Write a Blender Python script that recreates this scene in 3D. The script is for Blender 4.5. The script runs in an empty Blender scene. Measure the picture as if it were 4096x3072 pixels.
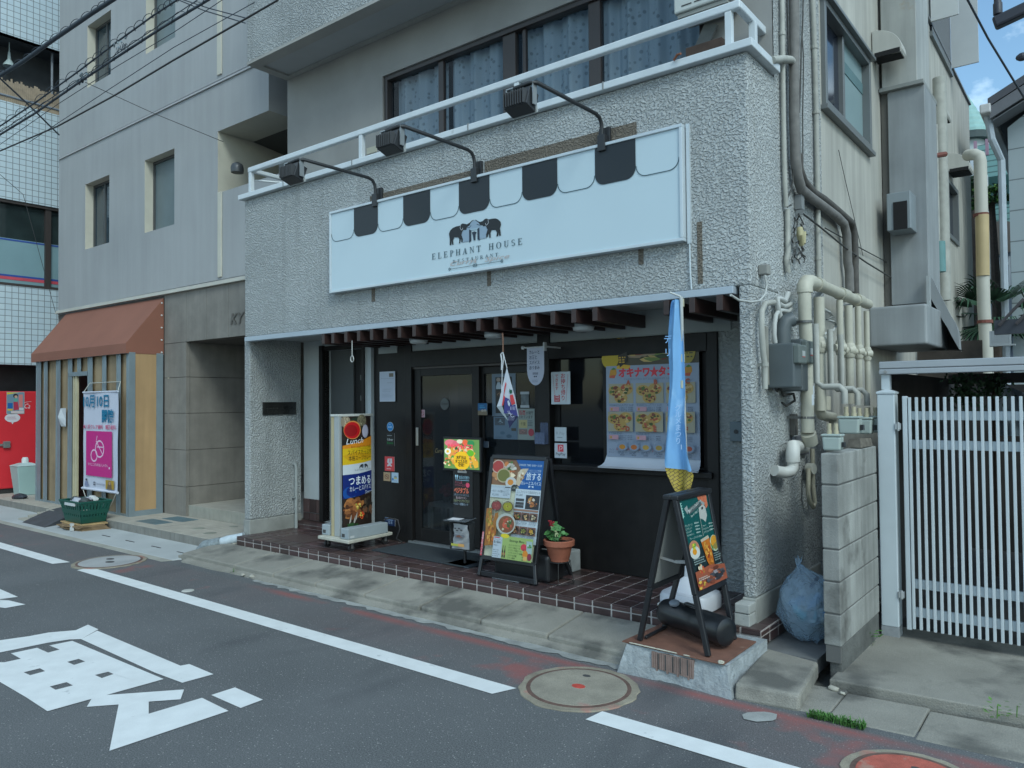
import bpy, bmesh, math, random
from mathutils import Vector, Matrix, noise
random.seed(7)
S = bpy.context.scene
COL = S.collection
rad = math.radians
# ---------------------------------------------------------------- camera
F_PX, CX, CY = 3050.96534, 2048.0, 1536.0
YAW, PITCH, ROLL = -0.66576112, 0.02392778, -0.00902998
CAM = Vector((7.04126294, -4.48976833, 1.36848795))
fw = Vector((math.sin(YAW)*math.cos(PITCH), math.cos(YAW)*math.cos(PITCH), math.sin(PITCH)))
r0 = Vector((math.cos(YAW), -math.sin(YAW), 0)); u0 = r0.cross(fw)
rt = math.cos(ROLL)*r0 + math.sin(ROLL)*u0
up = -math.sin(ROLL)*r0 + math.cos(ROLL)*u0
cd = bpy.data.cameras.new('camera'); cam = bpy.data.objects.new('camera', cd); COL.objects.link(cam)
m = Matrix.Identity(4)
for i in range(3):
    m[i][0], m[i][1], m[i][2], m[i][3] = rt[i], up[i], -fw[i], CAM[i]
cam.matrix_world = m
cd.sensor_width = 36; cd.lens = F_PX/4096*36; cd.clip_start = .05; cd.clip_end = 3000
S.camera = cam
# ---------------------------------------------------------------- light
SUN_DIR = Vector((0.74, -0.46, 0.80)).normalized()
SUN_EL = math.asin(SUN_DIR.z); SUN_ROT = math.atan2(SUN_DIR.x, SUN_DIR.y)
w = bpy.data.worlds.new('World'); S.world = w; w.use_nodes = True
nt = w.node_tree; N = nt.nodes; L = nt.links
bg = N['Background']; bg.inputs[1].default_value = 0.15
sky = N.new('ShaderNodeTexSky'); sky.sky_type = 'NISHITA'; sky.sun_disc = False
sky.sun_elevation = SUN_EL; sky.sun_rotation = SUN_ROT; sky.air_density = 1.2; sky.dust_density = 1.0; sky.ozone_density = 1.0
tc = N.new('ShaderNodeTexCoord'); nz = N.new('ShaderNodeTexNoise'); mp = N.new('ShaderNodeMapping')
mp.inputs['Scale'].default_value = (1, 1, 1.6); mp.inputs['Location'].default_value = (.31, .12, .0)
nz.inputs['Scale'].default_value = 3.4; nz.inputs['Detail'].default_value = 7; nz.inputs['Roughness'].default_value = .56
cr = N.new('ShaderNodeValToRGB'); cr.color_ramp.elements[0].position = .50; cr.color_ramp.elements[1].position = .62
mx = N.new('ShaderNodeMix'); mx.data_type = 'RGBA'
L.new(tc.outputs['Generated'], mp.inputs[0]); L.new(mp.outputs[0], nz.inputs[0]); L.new(nz.outputs[0], cr.inputs[0])
L.new(cr.outputs[0], mx.inputs[0]); L.new(sky.outputs[0], mx.inputs[6]); mx.inputs[7].default_value = (8.6, 9.0, 9.6, 1)
L.new(mx.outputs[2], bg.inputs[0])
sl = bpy.data.lights.new('sun', 'SUN'); sl.energy = 1.3; sl.angle = rad(18); sl.color = (1, .965, .90)
so = bpy.data.objects.new('sun', sl); COL.objects.link(so); so.rotation_euler = SUN_DIR.to_track_quat('Z', 'Y').to_euler()
S.view_settings.view_transform = 'Standard'; S.view_settings.look = 'None'
S.view_settings.exposure = 0.30; S.view_settings.gamma = 1
S.view_settings.use_white_balance = True; S.view_settings.white_balance_temperature = 5750; S.view_settings.white_balance_tint = -4
S.cycles.max_bounces = 6; S.cycles.transparent_max_bounces = 12
S.cycles.use_adaptive_sampling = True; S.cycles.use_denoising = True

# ---------------------------------------------------------------- survey helper: a point of the photograph's survey grid on a known plane
ZT = dict(a=(900,2000,800),b=(1700,2000,800),c=(2400,1900,800),d=(2400,2400,800),e=(3200,2200,896),f=(200,1800,800),g=(0,1500,600),h=(0,1900,600),
 i=(1200,1300,600),j=(1200,1650,600),k=(1700,1350,600),l=(1700,1750,600),m=(2350,1300,600),n=(2350,1600,600),o=(2500,1900,600),r=(2900,1000,600),
 s=(2900,1350,600),t=(3000,1700,600),u=(3400,1000,696),v=(3400,300,696),w=(2900,0,600),x=(2950,600,600),y=(1700,800,450))
def px(k, a, b):
    if k == '': return a, b
    if k[0] == 'q': ox, oy, wd = int(k[1])*1024, int(k[2])*768, 1024
    elif k == 'p': return 1850+a*500/1508, 1800+b*500/1508
    else: ox, oy, wd = ZT[k]
    return ox+a*wd/2212, oy+b*wd/2212
def P(k, a, b, ax, val):
    x, y = px(k, a, b)
    d = rt*((x-CX)/F_PX) - up*((y-CY)/F_PX) + fw
    return CAM + d*((val-CAM[ax])/d[ax])
def V(*a): return Vector(a)

# ---------------------------------------------------------------- materials
def lin(h):
    if not isinstance(h, str): return tuple(h)[:3]
    h = h.lstrip('#'); o = []
    for i in (0, 2, 4):
        c = int(h[i:i+2], 16)/255; o.append(c/12.92 if c <= .04045 else ((c+.055)/1.055)**2.4)
    return tuple(o)
MATS = {}
def mat(name, col=(.5,.5,.5), rough=.6, metal=0., var=.12, vs=3., bump=0., bs=80., bd=.004, streak=0., attr=False, spec=.5, fine=0., alpha=None, emit=0., rowz=None, trans=0., dirt=None):
    if name in MATS: return MATS[name]
    M = bpy.data.materials.new(name); M.use_nodes = True; MATS[name] = M
    nt = M.node_tree; N = nt.nodes; L = nt.links; b = N['Principled BSDF']
    col = lin(col)
    geo = N.new('ShaderNodeNewGeometry'); pos = geo.outputs['Position']
    b.inputs['Roughness'].default_value = rough; b.inputs['Metallic'].default_value = metal
    b.inputs['Specular IOR Level'].default_value = spec
    if attr:
        at = N.new('ShaderNodeAttribute'); at.attribute_name = 'Col'; src = at.outputs['Color']
    else:
        rgb = N.new('ShaderNodeRGB'); rgb.outputs[0].default_value = (*col, 1); src = rgb.outputs[0]
    def mult(src, fac_out, lo, hi):
        mr = N.new('ShaderNodeMapRange'); mr.inputs[1].default_value = .3; mr.inputs[2].default_value = .7
        mr.inputs[3].default_value = lo; mr.inputs[4].default_value = hi
        L.new(fac_out, mr.inputs[0])
        vm = N.new('ShaderNodeVectorMath'); vm.operation = 'SCALE'
        L.new(src, vm.inputs[0]); L.new(mr.outputs[0], vm.inputs['Scale']); return vm.outputs[0]
    def ntex(scale, detail=4, sc=None, rough=.55):
        n = N.new('ShaderNodeTexNoise'); n.inputs['Scale'].default_value = scale; n.inputs['Detail'].default_value = detail; n.inputs['Roughness'].default_value = rough
        if sc:
            mp = N.new('ShaderNodeMapping'); mp.inputs['Scale'].default_value = sc; L.new(pos, mp.inputs[0]); L.new(mp.outputs[0], n.inputs[0])
        else: L.new(pos, n.inputs[0])
        return n.outputs[0]
    if var: src = mult(src, ntex(vs), 1-var, 1+var*.7)
    if fine: src = mult(src, ntex(230, 2), 1-fine, 1+fine)
    if streak: src = mult(src, ntex(9, 4, (1, 1, .07)), 1-streak, 1+streak*.25)
    if dirt:   # (colour, threshold, scale)
        dc, th, ds = dirt
        r = N.new('ShaderNodeMapRange'); r.inputs[1].default_value = th; r.inputs[2].default_value = th+.12; L.new(ntex(ds, 6), r.inputs[0])
        mx = N.new('ShaderNodeMix'); mx.data_type = 'RGBA'; L.new(r.outputs[0], mx.inputs[0]); L.new(src, mx.inputs[6]); mx.inputs[7].default_value = (*lin(dc), 1); src = mx.outputs[2]
    L.new(src, b.inputs['Base Color'])
    if bump:
        bn = N.new('ShaderNodeBump'); bn.inputs['Strength'].default_value = bump; bn.inputs['Distance'].default_value = bd
        L.new(ntex(bs, 3), bn.inputs['Height']); L.new(bn.outputs[0], b.inputs['Normal'])
    if emit:
        L.new(src, b.inputs['Emission Color']); b.inputs['Emission Strength'].default_value = emit
    if alpha is not None: b.inputs['Alpha'].default_value = alpha
    if trans: b.inputs['Transmission Weight'].default_value = trans
    return M
def nodes(name):
    M = bpy.data.materials.new(name); M.use_nodes = True; MATS[name] = M
    return M, M.node_tree.nodes, M.node_tree.links, M.node_tree.nodes['Principled BSDF']

# ---------------------------------------------------------------- mesh builder
WL = {}
class B:
    def __init__(s): s.v = []; s.f = []; s.mi = []; s.c = []; s.cur = 0; s.col = (1, 1, 1)
    def m(s, i): s.cur = i; return s
    def face(s, pts, col=None):
        n = len(s.v); s.v += [Vector(p) for p in pts]; s.f.append(list(range(n, n+len(pts)))); s.mi.append(s.cur); s.c.append(col or s.col)
    def mesh(s, vs, fs, col=None):
        n = len(s.v); s.v += [Vector(p) for p in vs]
        for f in fs: s.f.append([n+i for i in f]); s.mi.append(s.cur); s.c.append(col or s.col)
        return s
    def hexa(s, p, col=None):  # 4 bottom ccw, 4 top
        return s.mesh(p, [(3,2,1,0),(4,5,6,7),(0,1,5,4),(1,2,6,5),(2,3,7,6),(3,0,4,7)], col)
    def box(s, a, b, col=None):
        x0,x1 = sorted((a[0],b[0])); y0,y1 = sorted((a[1],b[1])); z0,z1 = sorted((a[2],b[2]))
        return s.hexa([(x0,y0,z0),(x1,y0,z0),(x1,y1,z0),(x0,y1,z0),(x0,y0,z1),(x1,y0,z1),(x1,y1,z1),(x0,y1,z1)], col)
    def bar(s, a, b, wd, ht, upv=(0,0,1), col=None):   # box beam from a to b
        a, b = Vector(a), Vector(b); d = (b-a).normalized(); u = Vector(upv)
        if abs(d.dot(u)) > .98: u = Vector((0,1,0))
        r = d.cross(u).normalized()*wd/2; u = r.cross(d).normalized()*ht/2
        return s.hexa([a-r-u, a+r-u, a+r+u, a-r+u, b-r-u, b+r-u, b+r+u, b-r+u], col)
    def prism(s, pts, vec, col=None):
        pts = [Vector(p) for p in pts]; vec = Vector(vec); n = len(pts)
        nrm = Vector((0,0,0))
        for i in range(n): nrm += pts[i].cross(pts[(i+1) % n])
        if nrm.dot(vec) < 0: pts.reverse()
        s.mesh(pts+[p+vec for p in pts], [list(range(n-1,-1,-1)), list(range(n,2*n))]+[(i,(i+1)%n,n+(i+1)%n,n+i) for i in range(n)], col)
        return s
    def tube(s, pts, r, n=8, caps=True, col=None, closed=False):
        pts = [Vector(p) for p in pts]; k = len(pts); vs = []; u = None
        rs = r if isinstance(r, (list, tuple)) else [r]*k
        for i, p in enumerate(pts):
            a = pts[(i-1) % k] if (closed or i > 0) else p; c = pts[(i+1) % k] if (closed or i < k-1) else p
            t = (c-a).normalized()
            if u is None:
                u = t.orthogonal().normalized()
            u = (u - t*u.dot(t)).normalized(); w = t.cross(u)
            for j in range(n):
                an = 2*math.pi*j/n; vs.append(p + (u*math.cos(an)+w*math.sin(an))*rs[i])
        fs = []
        for i in range(k if closed else k-1):
            i2 = (i+1) % k
            for j in range(n): fs.append((i*n+j, i*n+(j+1)%n, i2*n+(j+1)%n, i2*n+j))
        if caps and not closed: fs += [list(range(n-1,-1,-1)), list(range((k-1)*n, k*n))]
        return s.mesh(vs, fs, col)
    def lathe(s, base, prof, n=20, axis=(0,0,1), col=None, cap=True):
        ax = Vector(axis).normalized(); u = ax.orthogonal().normalized(); w = ax.cross(u); base = Vector(base); vs = []
        for r, h in prof:
            for j in range(n):
                an = 2*math.pi*j/n; vs.append(base+ax*h+(u*math.cos(an)+w*math.sin(an))*r)
        k = len(prof); fs = [(i*n+j, i*n+(j+1)%n, (i+1)*n+(j+1)%n, (i+1)*n+j) for i in range(k-1) for j in range(n)]
        if cap: fs += [list(range(n-1,-1,-1)), list(range((k-1)*n, k*n))]
        return s.mesh(vs, fs, col)
    def blob(s, c, r, seg=10, rings=6, jit=0., col=None):
        c = Vector(c); r = Vector(r) if not isinstance(r, (int, float)) else Vector((r,r,r)); vs = []; fs = []
        for i in range(rings+1):
            th = math.pi*i/rings
            for j in range(seg):
                ph = 2*math.pi*j/seg; d = Vector((math.sin(th)*math.cos(ph), math.sin(th)*math.sin(ph), math.cos(th)))
                k = 1+jit*(noise.noise((c+d)*3.1)) if jit else 1
                vs.append(c+Vector((d.x*r.x, d.y*r.y, d.z*r.z))*k)
        for i in range(rings):
            for j in range(seg): fs.append((i*seg+j, (i+1)*seg+j, (i+1)*seg+(j+1)%seg, i*seg+(j+1)%seg))
        return s.mesh(vs, fs, col)
    def grid(s, fn, nu, nv, col=None, wrap=False):
        vs = [fn(i/nu, j/nv) for j in range(nv+1) for i in range(nu+1)]
        fs = [(j*(nu+1)+i, j*(nu+1)+i+1, (j+1)*(nu+1)+i+1, (j+1)*(nu+1)+i) for j in range(nv) for i in range(nu)]
        if callable(col):
            for k, f in enumerate(fs): pass
            n = len(s.v); s.v += [Vector(p) for p in vs]
            for k, f in enumerate(fs):
                i, j = k % nu, k//nu
                s.f.append([n+q for q in f]); s.mi.append(s.cur); s.c.append(col((i+.5)/nu, (j+.5)/nv))
            return s
        return s.mesh(vs, fs, col)
    def wall(s, ax, pl, a, b, holes, depth=0., ):
        # wall in plane axis=pl, a=(lo,hi) of the other horizontal axis, b=(z0,z1); holes (a0,a1,z0,z1); reveals run 'depth' along the axis
        A = sorted({a[0],a[1],*[h[0] for h in holes],*[h[1] for h in holes]}); Bz = sorted({b[0],b[1],*[h[2] for h in holes],*[h[3] for h in holes]})
        A = [x for x in A if a[0] <= x <= a[1]]; Bz = [x for x in Bz if b[0] <= x <= b[1]]
        pt = lambda q, z, d=0: (pl+d, q, z) if ax == 0 else (q, pl+d, z)
        for i in range(len(A)-1):
            for j in range(len(Bz)-1):
                mx, mz = (A[i]+A[i+1])/2, (Bz[j]+Bz[j+1])/2
                if any(h[0] < mx < h[1] and h[2] < mz < h[3] for h in holes): continue
                s.face([pt(A[i],Bz[j]), pt(A[i+1],Bz[j]), pt(A[i+1],Bz[j+1]), pt(A[i],Bz[j+1])])
        if depth:
            for h in holes:
                c = [(h[0],h[2]),(h[1],h[2]),(h[1],h[3]),(h[0],h[3])]
                for i in range(4):
                    p, q = c[i], c[(i+1)%4]; s.face([pt(*p), pt(*q), pt(*q, depth), pt(*p, depth)])
        return s
    def obj(s, name, mats, parent=None, smooth=None, bevel=0., seg=2):
        me = bpy.data.meshes.new(name)
        xs = [v.x for v in s.v]; ys = [v.y for v in s.v]; zs = [v.z for v in s.v]
        base = Vector(((min(xs)+max(xs))/2, (min(ys)+max(ys))/2, min(zs)))
        me.from_pydata([v-base for v in s.v], [], s.f)
        if not isinstance(mats, (list, tuple)): mats = [mats]
        for q in mats: me.materials.append(q)
        me.polygons.foreach_set('material_index', s.mi)
        if any(c != (1,1,1) for c in s.c):
            at = me.color_attributes.new('Col', 'FLOAT_COLOR', 'CORNER'); buf = []
            for p, c in zip(me.polygons, s.c): buf += [c[0], c[1], c[2], 1.0]*p.loop_total
            at.data.foreach_set('color', buf)
        if smooth is not None:
            me.polygons.foreach_set('use_smooth', [True]*len(me.polygons)); me.set_sharp_from_angle(angle=rad(smooth))
        me.update()
        o = bpy.data.objects.new(name, me); COL.objects.link(o); WL[o.name] = base
        if parent: o.parent = parent; o.location = base - WL[parent.name]
        else: o.location = base
        if bevel:
            bv = o.modifiers.new('bevel', 'BEVEL'); bv.width = bevel; bv.segments = seg; bv.limit_method = 'ANGLE'; bv.angle_limit = rad(40)
        return o
def tag(o, label, cat=None, group=None):
    o['label'] = label
    if cat: o['category'] = cat
    if group: o['group'] = group
    return o
def thing(name, label, cat, loc, group=None):
    o = bpy.data.objects.new(name, None); COL.objects.link(o); o.location = loc; o.empty_display_size = .1
    WL[o.name] = Vector(loc); return tag(o, label, cat, group)
def struct(o): o['kind'] = 'structure'; return o
def dup(root, delta, label=None):
    def cp(o, par):
        c = o.copy(); COL.objects.link(c)
        if par: c.parent = par
        for ch in o.children: cp(ch, c)
        return c
    c = cp(root, None); c.location = root.location + Vector(delta); WL[c.name] = WL[root.name]+Vector(delta)
    if label: c['label'] = label
    return c

# ---------------------------------------------------------------- printed graphics: coloured shapes on a flat sheet
TXT = {}
def glyphs(t, bold=0., shear=0.):
    k = (t, bold, shear)
    if k not in TXT:
        c = bpy.data.curves.new('t', 'FONT'); c.body = t; c.offset = bold; c.shear = shear; c.resolution_u = 2
        o = bpy.data.objects.new('t', c); me = bpy.data.meshes.new_from_object(o)
        TXT[k] = ([tuple(v.co) for v in me.vertices], [tuple(p.vertices) for p in me.polygons])
        bpy.data.objects.remove(o); bpy.data.meshes.remove(me); bpy.data.curves.remove(c)
    return TXT[k]
INKM = mat('printed_ink', attr=True, rough=.45, var=0)
def lerp(a, c, k): return a+(c-a)*k
class Print:
    def __init__(s, tl, tr, bl, step=.00012, lift=.0015):
        s.o = Vector(tl); s.U = Vector(tr)-s.o; s.Vv = Vector(bl)-s.o; s.n = s.Vv.cross(s.U).normalized()
        s.W = s.U.length; s.H = s.Vv.length; s.b = B(); s.z = lift; s.st = step
    def pt(s, u, v): return s.o + s.U*u + s.Vv*v + s.n*s.z
    def poly(s, pts, col):
        s.z += s.st; q = [s.pt(*p) for p in pts]; s.b.face(q[::-1], lin(col)); return s
    def rect(s, u0, v0, u1, v1, col): return s.poly([(u0,v0),(u1,v0),(u1,v1),(u0,v1)], col)
    def ell(s, u, v, ru, rv=None, col='#fff', n=20, a0=0, a1=360):
        if rv is None: rv = ru*s.W/s.H
        k = n if a1-a0 >= 360 else n+1
        return s.poly([(u+ru*math.cos(rad(a0+(a1-a0)*i/n)), v+rv*math.sin(rad(a0+(a1-a0)*i/n))) for i in range(k)], col)
    def ring(s, u, v, ru, rv, t, col, n=24, a0=0, a1=360):
        s.z += s.st
        for i in range(n):
            a, c = rad(a0+(a1-a0)*i/n), rad(a0+(a1-a0)*(i+1)/n)
            s.b.face([s.pt(u+ru*math.cos(a), v+rv*math.sin(a)), s.pt(u+ru*math.cos(c), v+rv*math.sin(c)), s.pt(u+(ru-t)*math.cos(c), v+(rv-t*s.W/s.H)*math.sin(c)), s.pt(u+(ru-t)*math.cos(a), v+(rv-t*s.W/s.H)*math.sin(a))], lin(col))
        return s
    def line(s, pts, wd, col):   # wd as a share of the width
        s.z += s.st
        q = [Vector((u*s.W, v*s.H)) for u, v in pts]; h = wd*s.W/2
        for a, c in zip(q, q[1:]):
            d = (c-a)
            if d.length < 1e-6: continue
            d.normalize(); nn = Vector((-d.y, d.x))*h; a2 = a-d*h*.5; c2 = c+d*h*.5
            s.b.face([s.pt(p.x/s.W, p.y/s.H) for p in (a2+nn, c2+nn, c2-nn, a2-nn)][::-1], lin(col))
        return s
    def text(s, t, u, v, h, col, w=None, align='l', bold=0., shear=0., rot=0.):
        # baseline-left at (u,v), h = letter height as a share of the sheet height, w = fit to this width share
        vs, fs = glyphs(t, bold, shear)
        if not vs: return s
        s.z += s.st
        x0 = min(p[0] for p in vs); x1 = max(p[0] for p in vs)
        sy = h*s.H/.74; sx = sy if w is None else w*s.W/(x1-x0)
        wd = (x1-x0)*sx; off = {'l': 0, 'c': -wd/2, 'r': -wd}[align]
        ca, sa = math.cos(rad(rot)), math.sin(rad(rot)); n = len(s.b.v); c = lin(col)
        for p in vs:
            x = (p[0]-x0)*sx+off; y = p[1]*sy; x, y = x*ca-y*sa, x*sa+y*ca
            s.b.v.append(s.pt(u+x/s.W, v-y/s.H))
        for f in fs: s.b.f.append([n+i for i in f]); s.b.mi.append(0); s.b.c.append(c)
        return s
    def vtext(s, t, u, v, h, col, gap=1.12, bold=0.):   # vertical writing, top centre at (u,v)
        for i, ch in enumerate(t): s.text(ch, u, v+h*.8+i*h*gap, h*.8, col, align='c', bold=bold)
        return s
    def food(s, u, v, ru, rv, pal, n=26, seed=0, sz=.35):
        rd = random.Random(seed)
        for i in range(n):
            a = rd.uniform(0, 6.283); r = math.sqrt(rd.random())*.8; k = rd.uniform(.5, 1.1)*sz
            cu, cv = u+math.cos(a)*r*ru, v+math.sin(a)*r*rv; m_ = rd.randint(5, 8); ph = rd.uniform(0, 6)
            c = lin(rd.choice(pal)); f = rd.uniform(.75, 1.15); c = tuple(min(1, q*f) for q in c)
            s.poly([(cu+math.cos(ph+6.283*j/m_)*ru*k*rd.uniform(.6,1.1), cv+math.sin(ph+6.283*j/m_)*rv*k*rd.uniform(.6,1.1)) for j in range(m_)], c)
        return s
    def photo(s, u0, v0, u1, v1, bg, pal, n=40, seed=0, sz=.28):
        s.rect(u0, v0, u1, v1, bg); uc, vc, ru, rv = (u0+u1)/2, (v0+v1)/2, (u1-u0)/2, (v1-v0)/2
        s.food(uc, vc, ru*.8, rv*.8, pal, n, seed, sz); return s
    def bars(s, u0, u1, vs, h, col, seed=0):   # lines of print too small to read in the photo
        rd = random.Random(seed)
        for v in vs:
            u = u0; e = u0+(u1-u0)*rd.uniform(.7, 1)
            while u < e:
                l = rd.uniform(.02, .07)*(1 if u1-u0 > .3 else .6); s.rect(u, v, min(u+l, e), v+h, col); u += l+.012
        return s
    def obj(s, name, parent=None, m=None): return s.b.obj(name, m or mat('printed_ink', attr=True, rough=.45, var=0), parent)
def sheet(tl, tr, bl, th=.003):   # thin solid sheet facing out of the frame
    b = B(); tl, tr, bl = Vector(tl), Vector(tr), Vector(bl); U = tr-tl; W_ = bl-tl; n = W_.cross(U).normalized()
    b.prism([tl, tr, tr+W_, bl], -n*th); return b
# ================================================================ ROAD, KERBS, GROUND
def asphalt():
    M, N, L, b = nodes('asphalt')
    geo = N.new('ShaderNodeNewGeometry'); pos = geo.outputs['Position']; sp = N.new('ShaderNodeSeparateXYZ'); L.new(pos, sp.inputs[0])
    def ntex(sc, det=4, stretch=None):
        n = N.new('ShaderNodeTexNoise'); n.inputs['Scale'].default_value = sc; n.inputs['Detail'].default_value = det
        if stretch:
            mp = N.new('ShaderNodeMapping'); mp.inputs['Scale'].default_value = stretch; L.new(pos, mp.inputs[0]); L.new(mp.outputs[0], n.inputs[0])
        else: L.new(pos, n.inputs[0])
        return n.outputs[0]
    def rng(src, a, c, lo, hi):
        r = N.new('ShaderNodeMapRange'); r.inputs[1].default_value = a; r.inputs[2].default_value = c; r.inputs[3].default_value = lo; r.inputs[4].default_value = hi
        L.new(src, r.inputs[0]); return r.outputs[0]
    def mth(op, a, c):
        q = N.new('ShaderNodeMath'); q.operation = op
        for i, s_ in enumerate((a, c)):
            if isinstance(s_, (int, float)): q.inputs[i].default_value = s_
            else: L.new(s_, q.inputs[i])
        return q.outputs[0]
    def mix(f, a, c):
        x = N.new('ShaderNodeMix'); x.data_type = 'RGBA'; L.new(f, x.inputs[0])
        for i, s_ in ((6, a), (7, c)):
            if isinstance(s_, tuple): x.inputs[i].default_value = (*s_, 1)
            else: L.new(s_, x.inputs[i])
        return x.outputs[2]
    c = mix(rng(ntex(1.3, 6), .35, .65, 0, 1), (.068, .073, .076), (.098, .103, .107))
    c = mix(rng(ntex(150, 2), .38, .70, 0, 1), c, (.165, .17, .17))
    vo = N.new('ShaderNodeTexVoronoi'); vo.inputs['Scale'].default_value = 75; L.new(pos, vo.inputs[0])
    sep = N.new('ShaderNodeSeparateColor'); L.new(vo.outputs['Color'], sep.inputs[0])
    spk = mth('MULTIPLY', rng(vo.outputs['Distance'], .30, .18, 0, 1), rng(sep.outputs[0], .72, .92, 0, .9))
    c = mix(spk, c, (.36, .36, .34))
    # worn remains of a red painted strip beside the kerb
    band = mth('MULTIPLY', rng(sp.outputs[1], -1.22, -1.05, 0, 1), rng(sp.outputs[1], -.60, -.66, 0, 1))
    red = rng(mth('ADD', ntex(2.6, 7), mth('MULTIPLY', rng(sp.outputs[0], 3.6, 6.2, 0, 1), .12)), .60, .72, 0, .75)
    edge = mth('MULTIPLY', rng(sp.outputs[1], -.74, -.66, 0, 1), rng(ntex(1.5, 4), .38, .52, 0, .8))
    red = mth('MAXIMUM', red, mth('MULTIPLY', edge, rng(sp.outputs[0], 1.0, 1.6, 0, 1)))
    c = mix(mth('MULTIPLY', mth('MULTIPLY', band, red), rng(ntex(120, 2), .3, .6, .6, 1)), c, (.30, .085, .075))
    # broad faint red tint in the strip
    c = mix(mth('MULTIPLY', band, rng(ntex(.9, 4), .35, .65, .02, .22)), c, (.17, .11, .11))
    # oil and patch stains
    c = mix(rng(ntex(1.1, 5, (1, .35, 1)), .60, .68, 0, .45), c, (.045, .048, .055))
    L.new(c, b.inputs['Base Color']); b.inputs['Roughness'].default_value = .82; b.inputs['Specular IOR Level'].default_value = .35
    bn = N.new('ShaderNodeBump'); bn.inputs['Strength'].default_value = .75; bn.inputs['Distance'].default_value = .004
    L.new(mth('ADD', ntex(140, 3), mth('MULTIPLY', ntex(420, 2), .5)), bn.inputs['Height']); L.new(bn.outputs[0], b.inputs['Normal'])
    return M
ASPH = asphalt()
CONC = mat('old_concrete', (.255,.245,.21), .85, var=.22, vs=2.2, bump=.8, bs=110, bd=.005, fine=.16, dirt=((.11,.108,.095), .52, 1.9))
CONC2 = mat('pale_concrete', (.40,.42,.415), .85, var=.14, vs=1.5, bump=.3, bs=120, fine=.08)
DARKC = mat('damp_concrete', (.115,.118,.11), .8, var=.35, vs=7, bump=.8, bs=60, bd=.006, fine=.2)
WPAINT = mat('road_paint', (.66,.68,.67), .7, var=.07, vs=9, bump=.3, bs=130, bd=.002, fine=.05, dirt=((.40,.42,.42), .66, 14))
ZR = -.2
b = B(); b.face([(-600,-600,ZR-.06),(600,-600,ZR-.06),(600,900,ZR-.06),(-600,900,ZR-.06)])
struct(b.obj('ground', DARKC))
b = B(); b.face([(-40,-9,ZR),(40,-9,ZR),(40,-.46,ZR),(-40,-.46,ZR)]); struct(b.obj('road', ASPH))

# painted lines and the two big painted characters on the carriageway
mk = B()
def flat(pts, z=ZR+.004):   # pts: survey points on the road
    q = [P(k, a, c, 2, z) for k, a, c in pts]; nz_ = (q[1]-q[0]).cross(q[2]-q[1]).z
    mk.face(q if nz_ > 0 else q[::-1])
YL0, YL1 = -1.17, -1.312
e1 = [P('h', 1070, 1285, 2, ZR), P('h', 845, 1305, 2, ZR)]
mk.face([(-9, YL1-.03, ZR+.004), (e1[1].x, YL1-.015, ZR+.004), (e1[0].x, YL0-.015, ZR+.004), (-9, YL0-.03, ZR+.004)])
s2 = [P('h', 1160, 1405, 2, ZR), P('h', 1480, 1390, 2, ZR)]; e2 = [P('q23', 50, 965, 2, ZR) - V(0,0,0), P('q13', 2085, 1022, 2, ZR)]
s2b = P('h', 1300, 1382, 2, ZR)
mk.face([(s2[0].x, YL1+.005, ZR+.004), (e2[1].x-.02, YL1, ZR+.004), (e2[1].x+.035, YL0, ZR+.004), (s2[1].x-.03, YL0, ZR+.004), (s2b.x-.02, YL0-.03, ZR+.004)])
s3 = [P('q23', 635, 1245, 2, ZR), P('q23', 780, 1175, 2, ZR)]
mk.face([(s3[0].x, s3[0].y, ZR+.004), (7.6, YL1+.0, ZR+.004), (7.6, YL0+.0, ZR+.004), (s3[1].x, s3[1].y, ZR+.004)])
# large characters, read from the other travel direction (survey points of their corners)
G = 'q03'
flat([(G,-420,600),(G,0,555),(G,250,520),(G,420,488),(G,655,468),(G,760,420),(G,850,460),(G,700,545),(G,600,548),(G,420,575),(G,0,660),(G,-420,745)])
flat([(G,840,472),(G,1560,775),(G,1635,760),(G,1845,848),(G,1575,922),(G,1340,835),(G,700,545)])
def cell(*p): flat([(G,x,y) for x, y in p])
# body of the character with four dark counters left open
def strips():
    # the character is laid in bands between its counters
    A = lambda u, v_: (u, v_)
    # corner frame of the counter grid
    cell((425,600),(625,560),(1415,890),(1255,935),(985,848),(935,827),(735,738),(680,716),(515,635))
    cell((95,668),(320,620),(415,662),(515,635),(680,716),(580,742),(345,797),(180,715))
    cell((-420,840),(0,745),(40,745),(180,715),(345,797),(205,832),(-60,900),(-420,985))
    cell((580,742),(640,768),(820,855),(880,882),(630,945),(575,917),(390,822),(345,797))
    cell((735,738),(935,827),(820,855),(640,768))
    cell((-420,985),(-60,900),(205,832),(260,857),(430,955),(480,983),(230,1050),(0,915))
    cell((390,822),(575,917),(430,955),(260,857))
    cell((880,882),(985,845),(1255,935),(920,1028),(790,1062),(720,1081),(480,983),(630,945))
    cell((230,1050),(480,983),(720,1081),(410,1168))
strips()
flat([(G,920,1028),(G,1590,980),(G,1560,1065),(G,1285,1085),(G,1285,1190),(G,1745,1052),(G,1975,1165),(G,945,1510),(G,1025,1110),(G,750,1130),(G,790,1062)])
flat([(G,2030,962),('q13',60,1068),(G,2080,1140),(G,1825,1028)])
flat([(G,-300,30),(G,0,112),(G,155,180),(G,0,200),(G,-300,240)]); flat([(G,-300,250),(G,0,205),(G,75,210),(G,220,245),(G,45,277),(G,0,270),(G,-300,215)])
struct(mk.obj('road_marking', WPAINT))
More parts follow.
